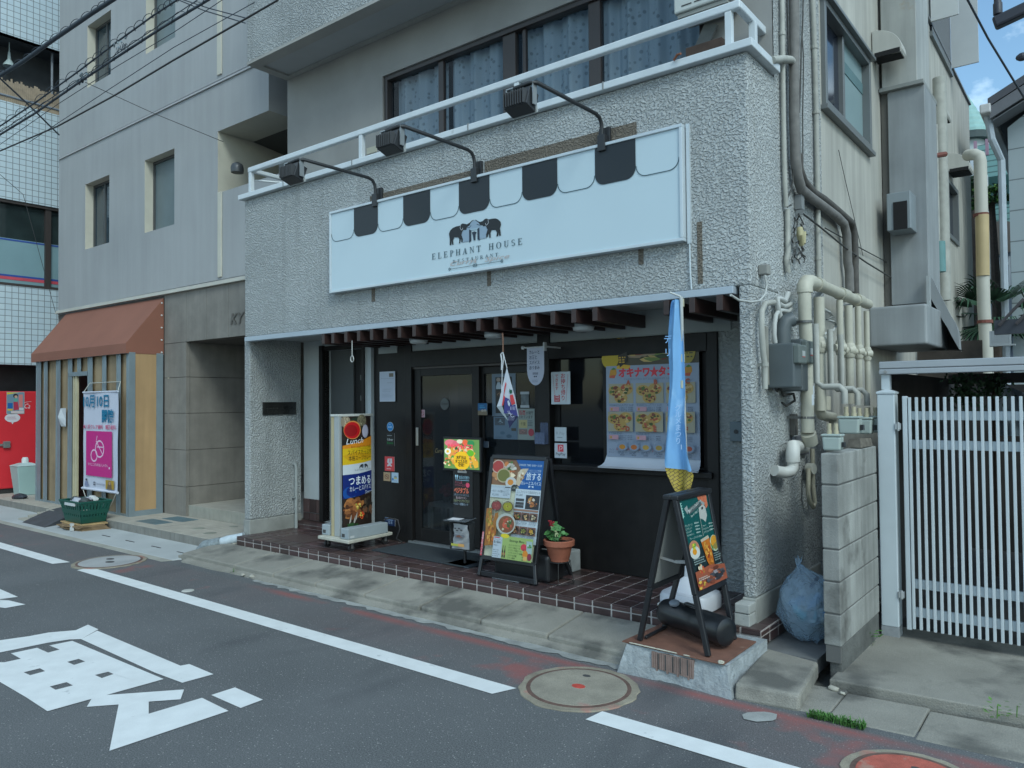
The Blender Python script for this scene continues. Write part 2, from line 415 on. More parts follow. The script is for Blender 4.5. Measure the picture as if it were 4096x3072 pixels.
# repair strip of pale mortar along the kerb foot
b = B(); rd = random.Random(3); x = 1.0
top = []; bot = []
while x < 5.6: top.append((x, -.44, ZR+.005)); bot.append((x, -.55-rd.uniform(0, .05), ZR+.004)); x += .06
for i in range(len(top)-1): b.face([bot[i], bot[i+1], top[i+1], top[i]])
for (k, a, c, r) in (('d', 1770, 1290, .1),):
    pts = []
    for i in range(14):
        an = 6.283*i/14; q = P(k, a+215*math.cos(an)*rd.uniform(.85,1.05), c+58*math.sin(an)*rd.uniform(.8,1.1), 2, ZR+.005); pts.append(q)
    b.face(pts[::-1])
struct(b.obj('mortar_strip', mat('mortar', (.30,.31,.295), .9, var=.3, vs=6, bump=.6, bs=60, fine=.15)))
# kerb slabs in front of the restaurant step: long sloping concrete covers with a low lip course
KX = [-.42, .55, 1.15, 1.75, 2.36, 2.98, 3.57, 4.14, 4.72]
kb = B(); rd = random.Random(5)
def slab(bb, x0, x1, yb=-.004, yf=-.45, zb=-.082, zf=-.134, th=.08, j=.005):
    d = [rd.uniform(-.006, .006) for _ in range(6)]
    bb.hexa([(x0+j, yf+d[0], zf-th), (x1-j, yf+d[1], zf-th), (x1-j, yb, zb-th), (x0+j, yb, zb-th), (x0+j, yf+d[0], zf+d[2]*.5), (x1-j, yf+d[1], zf+d[3]*.5), (x1-j, yb, zb), (x0+j, yb, zb)])
for i in range(len(KX)-1): slab(kb, KX[i], KX[i+1])
struct(kb.obj('kerb_slab', CONC, bevel=.012))
b = B(); b.box((-.5,-.44,-.26),(4.8,-.1,-.165)); 
n = 60; pr = []
for i in range(n+1):
    x = -.3+5.1*i/n; pr.append((x, -.52-.022*noise.noise((x*2.3, 1, 0))-.012*noise.noise((x*9, 4, 0)), -.186+.006*noise.noise((x*5,0,2))))
for i in range(n):
    p, q = pr[i], pr[i+1]
    b.face([(p[0],p[1],ZR-.02),(q[0],q[1],ZR-.02),(q[0],q[1]+.008,q[2]),(p[0],p[1]+.008,p[2])]); b.face([(p[0],p[1]+.008,p[2]),(q[0],q[1]+.008,q[2]),(q[0],-.42,-.163),(p[0],-.42,-.163)])
struct(b.obj('kerb_lip', CONC))
# pale pavement strip in front of the next building
b = B(); b.hexa([(-7.5,-.56,-.26),(-.45,-.53,-.26),(-.35,.06,-.26),(-7.5,.06,-.26),(-7.5,-.56,-.193),(-.45,-.53,-.193),(-.35,.06,-.18),(-7.5,.06,-.18)])
struct(b.obj('pavement', CONC2, bevel=.01))
b = B()
for x in (-4.6,-3.4,-2.55,-1.95,-1.35,-.8): b.box((x,-.30,-.19),(x+.20,-.285,-.1838))
struct(b.obj('pavement_slot', mat('dark_slot', (.06,.06,.06), .9)))
b = B(); b.hexa([(-7.5,-.66,-.26),(-.5,-.62,-.26),(-.45,-.532,-.26),(-7.5,-.562,-.26),(-7.5,-.66,-.197),(-.5,-.62,-.197),(-.45,-.532,-.194),(-7.5,-.562,-.194)]); struct(b.obj('gutter_edge', mat('gutter_concrete', (.33,.325,.28), .85, var=.2, bump=.4, bs=90, fine=.12)))
# ground on the right: cracked apron slab before the gate, drain covers
b = B()
b.hexa([(5.80,-.14,-.25),(7.6,.02,-.25),(7.6,1.2,-.25),(5.80,1.2,-.25),(5.80,-.14,-.152),(7.6,.0,-.15),(7.6,1.2,-.165),(5.80,1.2,-.165)])
struct(b.obj('driveway_apron', CONC, bevel=.008))
b = B()
for x0, x1 in ((5.62,5.90),(5.905,6.29),(6.295,6.75),(6.755,7.4)):
    b.hexa([(x0,-.56,-.27),(x1,-.54,-.27),(x1,-.15,-.27),(x0,-.19,-.27),(x0,-.56,-.196),(x1,-.54,-.196),(x1,-.15,-.188),(x0,-.19,-.188)])
struct(b.obj('drain_cover', CONC, bevel=.008))
b = B(); b.hexa([(5.45,-.60,-.205),(5.775,-.565,-.205),(5.71,-.02,-.205),(5.40,.02,-.205),(5.45,-.585,-.118),(5.775,-.555,-.118),(5.71,-.02,-.11),(5.40,.02,-.10)])
struct(b.obj('kerb_slab', CONC, bevel=.015))
b = B(); b.box((5.31,.02,-.2),(5.69,1.6,-.115)); struct(b.obj('alley_floor', mat('alley_concrete', (.16,.165,.165), .8, var=.25, vs=4, bump=.4, bs=60)))
b = B(); b.box((5.6,.95,-.2),(12,6,-.17)); struct(b.obj('yard_floor', mat('yard_ground', (.05,.05,.05), .9, var=.3)))

def manhole(cx, cy, ro, ri, label, col, holes, red=None):
    t = thing('manhole_cover', label, 'manhole cover', (cx, cy, ZR), 'manhole covers in the road')
    b = B(); n = 40
    def disc(r, z, jit=0): return [(cx+r*math.cos(6.283*i/n)*(1+jit*noise.noise((i*.7,r,0))), cy+r*math.sin(6.283*i/n)*(1+jit*noise.noise((i*.7,r,3))), z) for i in range(n)]
    b.prism(disc(ro, ZR-.02, .05), (0,0,.027)); b.obj('concrete_collar', mat('collar_concrete', (.25,.225,.17), .85, var=.25, vs=9, bump=.5, bs=90, fine=.2, dirt=((.36,.15,.12), .57, 5)), t, bevel=.004)
    b = B(); b.prism(disc(ri+.022, ZR, 0), (0,0,.009)); b.obj('rim', mat('rusty_rim', (.12,.075,.06), .7, var=.3, vs=20), t)
    b = B(); b.prism(disc(ri, ZR, 0), (0,0,.0115)); b.obj('lid', col, t, bevel=.002)
    b = B()
    for hx, hy, hr in holes: b.prism([(cx+hx+hr*math.cos(6.283*i/14), cy+hy+hr*.7*math.sin(6.283*i/14), ZR+.011) for i in range(14)], (0,0,.0013))
    b.obj('lifting_eye', mat('dark_slot'), t)
    if red:
        b = B(); b.prism([(cx+red[0]+.04*math.cos(6.283*i/14), cy+red[1]+.03*math.sin(6.283*i/14), ZR+.0115) for i in range(14)], (0,0,.0014)); b.obj('red_cap', mat('red_cap', (.45,.07,.05), .6, var=.3, vs=40), t)
lidm = mat('lid_concrete', (.26,.24,.19), .85, var=.2, vs=8, bump=.5, bs=90, fine=.2, dirt=((.30,.14,.12), .64, 4))
c1 = P('q23', 575, 970, 2, ZR); manhole(c1.x, c1.y, .33, .265, 'round concrete manhole cover with a red dot, below the green drinks sign', lidm, [(-.05,.16,.025)], (0,0))
c2 = P('f', 660, 1240, 2, ZR); manhole(c2.x, c2.y, .34, .28, 'pale round manhole cover in a red worn ring, between two white line dashes', mat('lid_pale', (.34,.345,.34), .85, var=.15, bump=.3, bs=90, fine=.1), [(-.10,.05,.05),(.05,-.02,.055)])
manhole(6.36, -.99, .27, .21, 'red painted manhole cover cut by the bottom right corner', mat('lid_red', (.38,.10,.07), .8, var=.25, vs=9, bump=.5, bs=90, fine=.2, dirt=((.33,.26,.2), .6, 7)), [(0,.1,.02)])
for k, a, c, lb in (('f',1525,1558,'small pale metal disc set in the road beside the white line'),):
    p = P(k, a, c, 2, ZR); b = B(); b.lathe((p.x,p.y,ZR-.01), [(.05,0),(.05,.014),(.045,.016)], 18); tag(b.obj('survey_disc', mat('disc_metal', (.5,.5,.46), .6, var=.2), smooth=40), lb, 'marker')
# ================================================================ RESTAURANT BUILDING
def stucco(name, col, strength=1., sc=52., dist=.014, stain=.22):
    M, N, L, b = nodes(name)
    geo = N.new('ShaderNodeNewGeometry'); pos = geo.outputs['Position']
    def ntex(s_, det=3, sc_=None, r=.5):
        n = N.new('ShaderNodeTexNoise'); n.inputs['Scale'].default_value = s_; n.inputs['Detail'].default_value = det; n.inputs['Roughness'].default_value = r
        if sc_:
            mp = N.new('ShaderNodeMapping'); mp.inputs['Scale'].default_value = sc_; L.new(pos, mp.inputs[0]); L.new(mp.outputs[0], n.inputs[0])
        else: L.new(pos, n.inputs[0])
        return n.outputs[0]
    def rng(src, a, c, lo, hi):
        r = N.new('ShaderNodeMapRange'); r.inputs[1].default_value = a; r.inputs[2].default_value = c; r.inputs[3].default_value = lo; r.inputs[4].default_value = hi; r.interpolation_type = 'SMOOTHSTEP'
        L.new(src, r.inputs[0]); return r.outputs[0]
    def mth(op, a, c):
        q = N.new('ShaderNodeMath'); q.operation = op; L.new(a, q.inputs[0])
        if isinstance(c, float): q.inputs[1].default_value = c
        else: L.new(c, q.inputs[1])
        return q.outputs[0]
    lump = rng(ntex(sc, 2.5, (1, 1, 1.25)), .40, .62, 0, 1)
    lump2 = ntex(sc*2.7, 3)
    h = mth('ADD', lump, mth('MULTIPLY', lump2, .45))
    bn = N.new('ShaderNodeBump'); bn.inputs['Strength'].default_value = strength; bn.inputs['Distance'].default_value = dist
    L.new(h, bn.inputs['Height']); L.new(bn.outputs[0], b.inputs['Normal'])
    rgb = N.new('ShaderNodeRGB'); rgb.outputs[0].default_value = (*lin(col), 1); src = rgb.outputs[0]
    def scale(src, f):
        vm = N.new('ShaderNodeVectorMath'); vm.operation = 'SCALE'; L.new(src, vm.inputs[0]); L.new(f, vm.inputs['Scale']); return vm.outputs[0]
    src = scale(src, rng(ntex(.9, 5), .3, .7, .86, 1.08))
    src = scale(src, rng(ntex(7, 5, (1, 1, .06)), .50, .72, 1.0, 1-stain*.5))    # rain streaks
    src = scale(src, rng(lump, 0, 1, .90, 1.03))                                # darker in the hollows between the lumps
    L.new(src, b.inputs['Base Color']); b.inputs['Roughness'].default_value = .85; b.inputs['Specular IOR Level'].default_value = .3
    return M
STUC = stucco('stucco_render', (.47,.49,.485), 1.0)
STUC2 = stucco('stucco_brown_scar', (.20,.175,.14), 1.0, 56)
SMOOTH = mat('plaster_cream', (.42,.41,.365), .8, var=.14, vs=1.2, bump=.25, bs=90, bd=.004, streak=.22)
GREYP = mat('plaster_shade', (.27,.265,.25), .85, var=.12, vs=2, bump=.25, bs=110)  # shade of the balcony recess put into the plaster colour
WHITEP = mat('plaster_white', (.42,.45,.45), .8, var=.08, vs=3, bump=.12, bs=60)
SOFF = mat('soffit_board', (.36,.37,.37), .8, var=.06)
BASEC = mat('base_concrete', (.27,.275,.255), .85, var=.28, vs=4, bump=.5, bs=40, dirt=((.15,.155,.145), .60, 5))
ALU = mat('pale_aluminium', (.55,.60,.63), .38, metal=.25, var=.05)
WMET = mat('white_metal', (.56,.60,.62), .4, var=.06, vs=6, dirt=((.30,.31,.30), .72, 6))
DWOOD = mat('dark_wood', (.011,.010,.010), .5, var=.3, vs=9, streak=.25, bump=.12, bs=50, spec=.35)
BWOOD = mat('brown_wood', (.034,.019,.017), .42, var=.3, vs=14, bump=.15, bs=60, dirt=((.30,.29,.29), .75, 26))
BROWNF = mat('bronze_frame', (.042,.034,.031), .45, var=.1)
GLASSD = mat('dark_glass', (.012,.016,.02), .06, var=0, spec=.6, alpha=.55)
FY = .13
bld = thing('restaurant_building', 'grey white stucco building with a dark restaurant front and a railed balcony above it', 'building', (2.55, .4, -.1))
# front parapet and wall ends
b = B()
b.box((-.20, FY, 2.085), (5.30, FY+.11, 3.55)); b.box((5.19, FY+.11, 2.085), (5.30, .63, 3.55))
b.box((-.24, FY+.02, .15), (-.132, .80, 2.085)); b.box((5.222, FY, .15), (5.30, .82, 2.085))
b.obj('front_wall', STUC, bld, bevel=.014, seg=3)
b = B(); b.box((-.245, FY+.012, -.1), (-.128, .80, .15)); b.box((5.215, FY-.005, -.1), (5.306, 1.45, .15)); b.obj('wall_base', BASEC, bld, bevel=.008)
# brown scars where an older sign was taken away
b = B()
b.box((1.80, FY-.004, 3.185), (3.12, FY, 3.245)); b.box((3.16, FY-.004, 3.19), (4.52, FY, 3.285))
for k, a, c, k2, a2, c2 in (('q11',1000,830,'q11',1030,945),('q11',1998,680,'q11',2032,810),('q21',1092,470,'q21',1138,622),('q21',1598,262,'q21',1650,790)):
    p, q = P(k,a,c,1,FY), P(k2,a2,c2,1,FY); b.box((p.x, FY-.003, p.z), (q.x, FY, q.z))
b.obj('old_sign_scar', STUC2, bld)
b = B(); b.box((-.15, FY-.035, 2.035), (5.20, FY+.05, 2.083)); b.obj('lintel_trim', mat('trim_metal', (.40,.45,.50), .45, metal=.2, var=.05), bld, bevel=.004)
b = B(); b.box((-.25, FY-.05, 3.552), (5.35, FY+.13, 3.605)); b.box((5.19, FY+.13, 3.552), (5.35, .60, 3.605)); b.obj('coping', WMET, bld, bevel=.006)
b = B()
for x in (.55, 1.60, 2.30, 3.02, 4.28): b.box((x, FY-.053, 3.556), (x+.012, FY+.05, 3.609))
b.obj('coping_joint', mat('joint_grey', (.22,.23,.23), .7), bld)
# balcony hand rail
rl = B(); zr = 3.885
rl.bar((-.20, FY+.06, zr), (5.245, FY+.06, zr), .05, .055); rl.bar((5.222, FY+.06, zr), (5.222, .80, zr), .05, .055); rl.bar((-.175, FY+.06, zr), (-.175, .60, zr), .04, .045)
rl.bar((-.20, FY+.06, zr-.10), (.0, .5, zr-.10), .02, .02)
R_ = rl.obj('balcony_railing', WMET, bld, bevel=.012, seg=3)
for x, y in ((-.165, FY+.06), (1.62, FY+.06), (3.45, FY+.06), (5.165, FY+.06), (5.235, .42)):
    b = B(); b.box((x-.022, y-.022, 3.604), (x+.022, y+.022, zr-.028)); b.obj('railing_post', WMET, R_, bevel=.003)
# second floor: recessed back wall with its wide window, upper balcony
BY = .63
wx0, wx1, wz0, wz1 = 1.42, 4.80, 3.30, 4.615
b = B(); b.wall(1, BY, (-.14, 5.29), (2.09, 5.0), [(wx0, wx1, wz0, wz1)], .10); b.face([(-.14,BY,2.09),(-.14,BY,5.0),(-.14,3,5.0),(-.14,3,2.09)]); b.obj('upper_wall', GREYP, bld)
b = B(); b.box((-.2, FY+.112, 2.072), (5.19, 1.3, 2.09)); b.obj('porch_ceiling', SOFF, bld)
win = B(); f = .045
for x0, x1 in ((wx0, wx0+f), (wx1-f, wx1)): win.box((x0, BY+.02, wz0), (x1, BY+.10, wz1))
for z0, z1 in ((wz0, wz0+f), (wz1-f, wz1)): win.box((wx0+f, BY+.02, z0), (wx1-f, BY+.10, z1))
mul = [P('q10',1590,500,1,BY+.05).x, P('q10',2190,300,1,BY+.05).x, P('q20',100,250,1,BY+.05).x, P('q20',705,400,1,BY+.05).x]
win.box((mul[0]-.02, BY+.045, wz0+f), (mul[0]+.045, BY+.085, wz1-f)); win.box((mul[1]-.07, BY+.04, wz0+f), (mul[1]+.07, BY+.09, wz1-f)); win.box((mul[2]-.015, BY+.05, wz0+f), (mul[2]+.02, BY+.085, wz1-f)); win.box((mul[3]-.045, BY+.045, wz0+f), (mul[3]+.065, BY+.09, wz1-f))
W_ = win.obj('upper_window', BROWNF, bld, bevel=.004)
b = B(); b.face([(wx0, BY+.068, wz0), (wx1, BY+.068, wz0), (wx1, BY+.068, wz1), (wx0, BY+.068, wz1)]); b.obj('window_pane', mat('blue_glass', (.02,.03,.04), .04, var=0, spec=.7, alpha=.28), W_)
def curtain_mat():
    M, N, L, bb = nodes('curtain_cloth'); geo = N.new('ShaderNodeNewGeometry'); vo = N.new('ShaderNodeTexVoronoi'); vo.inputs['Scale'].default_value = 17; vo.inputs['Randomness'].default_value = .8
    L.new(geo.outputs['Position'], vo.inputs[0]); r = N.new('ShaderNodeMapRange'); r.inputs[1].default_value = .20; r.inputs[2].default_value = .32; L.new(vo.outputs['Distance'], r.inputs[0])
    mx = N.new('ShaderNodeMix'); mx.data_type = 'RGBA'; L.new(r.outputs[0], mx.inputs[0]); mx.inputs[6].default_value = (.20,.26,.31,1); mx.inputs[7].default_value = (.33,.42,.50,1)
    L.new(mx.outputs[2], bb.inputs['Base Color']); bb.inputs['Roughness'].default_value = .9; return M
CURT = curtain_mat()
for x0, x1, s_ in ((wx0+.05, mul[0], 1), (mul[0]+.05, mul[1]-.05, 2), (mul[1]+.06, mul[3]-.03, 3), (mul[3]+.05, wx1-.05, 4)):
    b = B(); n = int((x1-x0)*14)
    b.grid(lambda u, v_: Vector((x0+(x1-x0)*u, BY+.15+.028*math.sin(u*n*2.1+s_)+.012*math.sin(u*n*5.3), wz0+.01+(wz1-wz0-.02)*v_)), n*6, 2); b.obj('curtain', CURT, bld, smooth=60)
b = B(); b.box((wx0-.3, BY+.3, wz0-.2), (wx1+.3, BY+.32, wz1+.3)); b.box((wx0-.3, BY+.101, wz1+.02), (wx1+.3, BY+.3, wz1+.05)); b.obj('room_dark', mat('room_dark', (.03,.035,.04), .9), bld)
# upper balcony
UZ = 5.0
b = B(); b.box((-.155, FY, UZ+.02), (5.30, FY+.10, 7.2)); b.box((-.155, FY+.10, UZ+.02), (-.06, BY, 7.2)); b.box((5.2, FY+.10, UZ+.02), (5.30, BY, 7.2)); b.obj('upper_balcony_wall', STUC, bld, bevel=.012)
b = B(); z = UZ
def fr(x0, y0, x1, y1): b.box((x0, y0, z), (x1, y1, z+.03))
fr(-.155, FY, 5.30, FY+.13); fr(-.155, FY+.13, -.05, BY); fr(5.2, FY+.13, 5.30, BY); fr(-.05, BY-.05, 5.2, BY); b.obj('soffit_rim', mat('soffit_rim', (.33,.325,.30), .8, var=.1), bld)
b = B(); b.box((-.05, FY+.13, UZ+.022), (5.2, BY-.05, UZ+.05)); b.obj('soffit', SOFF, bld)
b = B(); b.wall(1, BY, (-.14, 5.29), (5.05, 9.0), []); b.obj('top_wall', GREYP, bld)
# side wall towards the alley
SX = 5.30
wy0, wy1, swz0, swz1 = 1.73, 3.20, 3.69, 4.55
b = B(); b.wall(0, SX-.004, (BY, 1.68), (.15, 9.0), []); b.obj('side_stucco', STUC, bld)
b = B(); b.wall(0, SX-.008, (1.68, 6.0), (.05, 8.4), [(wy0, wy1, swz0, swz1)], -.10); b.wall(0, SX-.008, (6.0, 10.05), (.05, 6.22), [(7.58, 8.5, 3.62, 4.45)], -.08); b.face([(SX-.008,6.0,6.2),(SX-.008,6.0,8.4),(-.14,6.0,8.4),(-.14,6.0,6.2)]); b.face([(SX-.008,10.05,0),(SX-.008,10.05,6.22),(2,10.05,6.22),(2,10.05,0)])
b.obj('side_wall', SMOOTH, bld)
b = B(); b.box((-.14, 6.0, 6.22), (SX+.02, 10.08, 6.25)); b.obj('low_roof', mat('roof_edge', (.18,.19,.2), .7), bld)
b = B(); b.box((.0, .64, 8.4), (SX, 6.0, 9.02)); b.obj('roof_block', SMOOTH, bld)
sw = B(); f = .05
sw.box((SX-.07, wy0, swz0), (SX+.03, wy0+f, swz1)); sw.box((SX-.07, wy1-f, swz0), (SX+.03, wy1, swz1)); sw.box((SX-.07, wy0+f, swz0), (SX+.03, wy1-f, swz0+f)); sw.box((SX-.07, wy0+f, swz1-f), (SX+.03, wy1-f, swz1)); sw.box((SX-.06, 2.39, swz0+f), (SX-.01, 2.44, swz1-f))
sw.box((SX-.02, wy0-.03, swz1), (SX+.07, wy1+.04, swz1+.03)); sw.box((SX-.02, wy0-.03, swz0-.04), (SX+.05, wy1+.04, swz0))
SW = sw.obj('side_window', mat('grey_alu_frame', (.17,.18,.18), .45, metal=.3, var=.05), bld, bevel=.004)
b = B(); b.face([(SX-.05,wy0,swz0),(SX-.05,2.42,swz0),(SX-.05,2.42,swz1),(SX-.05,wy0,swz1)]); b.obj('dark_pane', mat('dark_pane', (.012,.016,.03), .08, var=0, spec=.7), SW)
b = B(); b.face([(SX-.04,2.42,swz0),(SX-.04,wy1,swz0),(SX-.04,wy1,swz1),(SX-.04,2.42,swz1)]); b.obj('frosted_pane', mat('frosted_pane', (.22,.30,.31), .35, var=.06, vs=2), SW)
b = B(); b.box((SX-.06, 2.46, swz1-.32), (SX-.034, wy1-.05, swz1-.22)); b.obj('blind_slat', mat('teal_blind', (.10,.17,.18), .6), SW)
bw = B(); bw.box((SX-.08, 7.58, 3.62), (SX+.02, 7.66, 4.45)); bw.box((SX-.08, 8.42, 3.62), (SX+.02, 8.5, 4.45)); bw.box((SX-.08, 7.66, 3.62), (SX+.02, 8.42, 3.68)); bw.box((SX-.08, 7.66, 4.39), (SX+.02, 8.42, 4.45)); BW = bw.obj('back_window', MATS['grey_alu_frame'], bld)
b = B(); b.box((SX-.06, 7.66, 3.68), (SX-.05, 8.42, 4.39)); b.obj('dark_pane', MATS['dark_pane'], BW)
# open casement high on the rear wall
ow = B(); ow.box((SX-.01, 6.55, 6.06), (SX+.03, 8.2, 6.12)); OW = ow.obj('rear_window', MATS['grey_alu_frame'], bld)
b = B(); b.wall(0, SX-.008, (6.0, 8.25), (6.2, 8.4), []); b.obj('rear_upper_wall', SMOOTH, bld)
b = B(); b.box((SX+.0, 6.6, 6.12), (SX+.015, 8.15, 7.3)); b.obj('rear_pane', MATS['dark_pane'], OW)
b = B(); b.box((SX+.02, 6.5, 6.22), (SX+.33, 6.53, 7.4)); b.box((SX+.02, 8.1, 6.16), (SX+.36, 8.13, 7.4)); b.obj('casement', mat('white_casement', (.50,.52,.52), .5, var=.05), OW)
# pergola rafter ends under the lintel, one part each
RX = [P('q11',a,1270,1,.11).x for a in (585,668,780,890,1002,1120,1242,1368,1502,1637,1777,1922,2072)] + [P('q21',a,1100,1,.11).x for a in (18,178,348,528,710)] + [P('q21',a,960,1,.11).x for a in (1322,1542,1778)]
rb = None
for i, x in enumerate(RX):
    y1 = .80 if x > .95 else .78
    if rb is None:
        b = B(); b.box((RX[0], FY-.045, 1.935), (RX[0]+.042, .795, 2.032)); rb = b.obj('rafter', BWOOD, bld, bevel=.003)
    else:
        c = rb.copy(); COL.objects.link(c); c.location.x += x-RX[0]
# ---- restaurant front at the back of the porch
SY = .80
b = B(); b.wall(1, SY+.04, (-.14, 1.08), (0, 2.07), [(.24, .86, .08, 1.955)], .12); b.obj('porch_wall', WHITEP, bld)
b = B(); b.box((.18, SY+.0, .08), (.24, SY+.10, 2.01)); b.box((.86, SY+.02, .08), (.90, SY+.10, 2.0)); b.box((.24, SY+.02, 1.955), (.86, SY+.08, 2.0)); b.obj('side_door_frame', DWOOD, bld, bevel=.003)
sd = B(); sd.box((.24, SY+.12, .08), (.62, SY+.15, 1.955)); SD = sd.obj('side_door', mat('grey_door', (.075,.08,.08), .5, var=.1), bld)
b = B(); b.box((.62, SY+.14, .08), (.86, SY+.17, 1.955)); b.obj('door_leaf', DWOOD, SD)
b = B()
for z_ in (1.62, 1.40): b.box((.72, SY+.128, z_), (.80, SY+.139, z_+.055))
b.obj('name_plate', mat('plate_grey', (.11,.115,.11), .6), SD)
# aluminium edge post beside the dark timber
b = B(); b.box((1.03, SY-.04, 0), (1.082, SY+.035, 2.06)); b.obj('edge_post', mat('edge_white', (.40,.44,.46), .6, var=.08), bld, bevel=.003)
b = B(); b.box((1.084, SY, 0), (1.57, SY+.10, 2.07)); b.obj('timber_panel', DWOOD, bld)
b = B()
for x0, x1, z0, z1 in ((1.565,1.655,0,2.07),(3.185,3.31,0,2.07),(1.655,3.185,1.72,1.875),(3.31,4.73,1.73,1.868),(4.715,4.80,0,1.868)):
    b.box((x0, SY-.03, z0), (x1, SY+.06, z1))
b.obj('timber_post', DWOOD, bld, bevel=.004)
b = B()
for x0, x1, z0 in ((1.165,1.435,1.874),(1.655,3.185,1.878),(3.31,4.90,1.872)): b.box((x0, SY-.01, z0), (x1, SY+.03, 2.07))
b.obj('plaster_band', mat('plaster_band', (.34,.37,.37), .85, var=.1, vs=2), bld)
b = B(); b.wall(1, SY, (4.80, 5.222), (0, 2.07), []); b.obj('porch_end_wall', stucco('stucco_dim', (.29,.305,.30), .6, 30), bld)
b = B(); b.box((3.31, SY-.0, 0), (4.715, SY+.08, .80)); b.box((3.27, SY-.06, .80), (4.76, SY+.08, .845)); b.obj('counter_wall', DWOOD, bld, bevel=.006)
fx = B(); fx.box((3.31, SY+.05, .845), (3.36, SY+.09, 1.73)); fx.box((3.80, SY+.03, .845), (3.86, SY+.08, 1.73)); fx.box((4.66, SY+.03, .845), (4.715, SY+.08, 1.73)); FXW = fx.obj('serving_window', DWOOD, bld)
b = B(); b.box((3.36, SY+.06, .845), (4.66, SY+.064, 1.73)); b.obj('serving_pane', mat('black_glass', (.008,.009,.011), .09, var=0, spec=.5), FXW)
b = B(); b.box((4.888, SY-.03, 1.075), (5.02, SY-.002, 1.215)); b.obj('shutter_box', mat('steel_plate', (.13,.16,.18), .45, metal=.3, var=.08), bld, bevel=.004)
b = B(); b.lathe((4.935, SY-.032, 1.145), [(.016,0),(.016,.004)], 14, (0,-1,0)); b.obj('key_hole', mat('dark_slot'), bld)
# sliding entrance doors with glass, leaves overlap in the middle
def leaf(x0, x1, y, zb, ztop, solid, nm):
    b = B(); f = .085
    b.box((x0, y, zb), (x0+f, y+.035, ztop)); b.box((x1-f, y, zb), (x1, y+.035, ztop)); b.box((x0+f, y, ztop-.07), (x1-f, y+.035, ztop)); b.box((x0+f, y, zb), (x1-f, y+.035, solid))
    o = b.obj(nm, DWOOD, bld, bevel=.004)
    g = B(); g.box((x0+f, y+.014, solid), (x1-f, y+.018, ztop-.07)); g.obj('door_pane', GLASSD, o); return o
LF = leaf(1.67, 2.50, SY+.0, .035, 1.70, .16, 'entrance_door')
b = B(); b.box((1.695, SY-.012, .955), (1.725, SY+.0, 1.13)); b.obj('pull_handle', mat('handle_steel', (.42,.43,.40), .4, metal=.6, var=.05), LF, bevel=.003)
leaf(2.44, 3.19, SY+.04, .035, 1.70, .16, 'entrance_door')
b = B(); b.box((1.62, SY-.05, .0), (3.19, SY+.1, .03)); b.obj('door_track', mat('track_alu', (.24,.26,.27), .5, metal=.5), bld)
b = B(); b.box((1.655, SY-.01, 1.70), (3.185, SY+.07, 1.72)); b.obj('door_header', BROWNF, bld)
# interior of the restaurant seen dimly through the panes
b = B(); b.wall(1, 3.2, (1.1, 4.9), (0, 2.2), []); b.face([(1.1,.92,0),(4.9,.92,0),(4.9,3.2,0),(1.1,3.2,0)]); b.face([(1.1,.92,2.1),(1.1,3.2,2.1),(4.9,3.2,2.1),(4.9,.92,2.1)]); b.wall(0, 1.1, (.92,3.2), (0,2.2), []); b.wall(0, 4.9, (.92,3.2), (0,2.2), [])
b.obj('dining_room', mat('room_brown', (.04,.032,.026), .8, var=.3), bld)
b = B(); b.box((1.98, .97, .0), (2.36, .99, 1.66)); b.obj('room_divider', mat('divider_wood', (.17,.125,.075), .6, var=.2, streak=.2), bld)
b = B()
for z0, z1 in ((1.28, 1.56), (.86, 1.18)): b.box((2.10, .958, z0), (2.33, .968, z1))
b.obj('framed_picture', mat('picture_brown', (.07,.058,.042), .6, var=.35, vs=14), bld)
wt = thing('side_table', 'small pale blue table standing behind the glass of the entrance door', 'table', (2.0, .95, 0))
b = B(); b.box((1.77, .88, .36), (2.10, 1.10, .40)); b.obj('tabletop', mat('table_paint', (.36,.42,.45), .6, var=.1), wt, bevel=.006)
for x, y in ((1.785,.895),(2.075,.895),(1.785,1.085),(2.075,1.085)):
    b = B(); b.box((x-.02, y-.018, .0), (x+.02, y+.018, .36)); b.obj('leg', MATS['table_paint'], wt)
fl = thing('flower_vase', 'small vase of red artificial flowers on the table behind the door glass', 'vase', (1.92, .97, .40))
b = B(); b.lathe((1.92,.97,.40), [(.02,0),(.03,.03),(.025,.07),(.015,.09)], 12); b.obj('vase', mat('vase_grey', (.15,.15,.16), .4), fl, smooth=50)
b = B(); rd = random.Random(2)
for i in range(16): b.blob((1.94+rd.uniform(-.08,.1), .97+rd.uniform(-.04,.04), .51+rd.uniform(-.03,.05)), .028, 7, 5)
b.obj('blossom', mat('blossom_red', (.42,.06,.08), .7, var=.3, vs=30), fl)
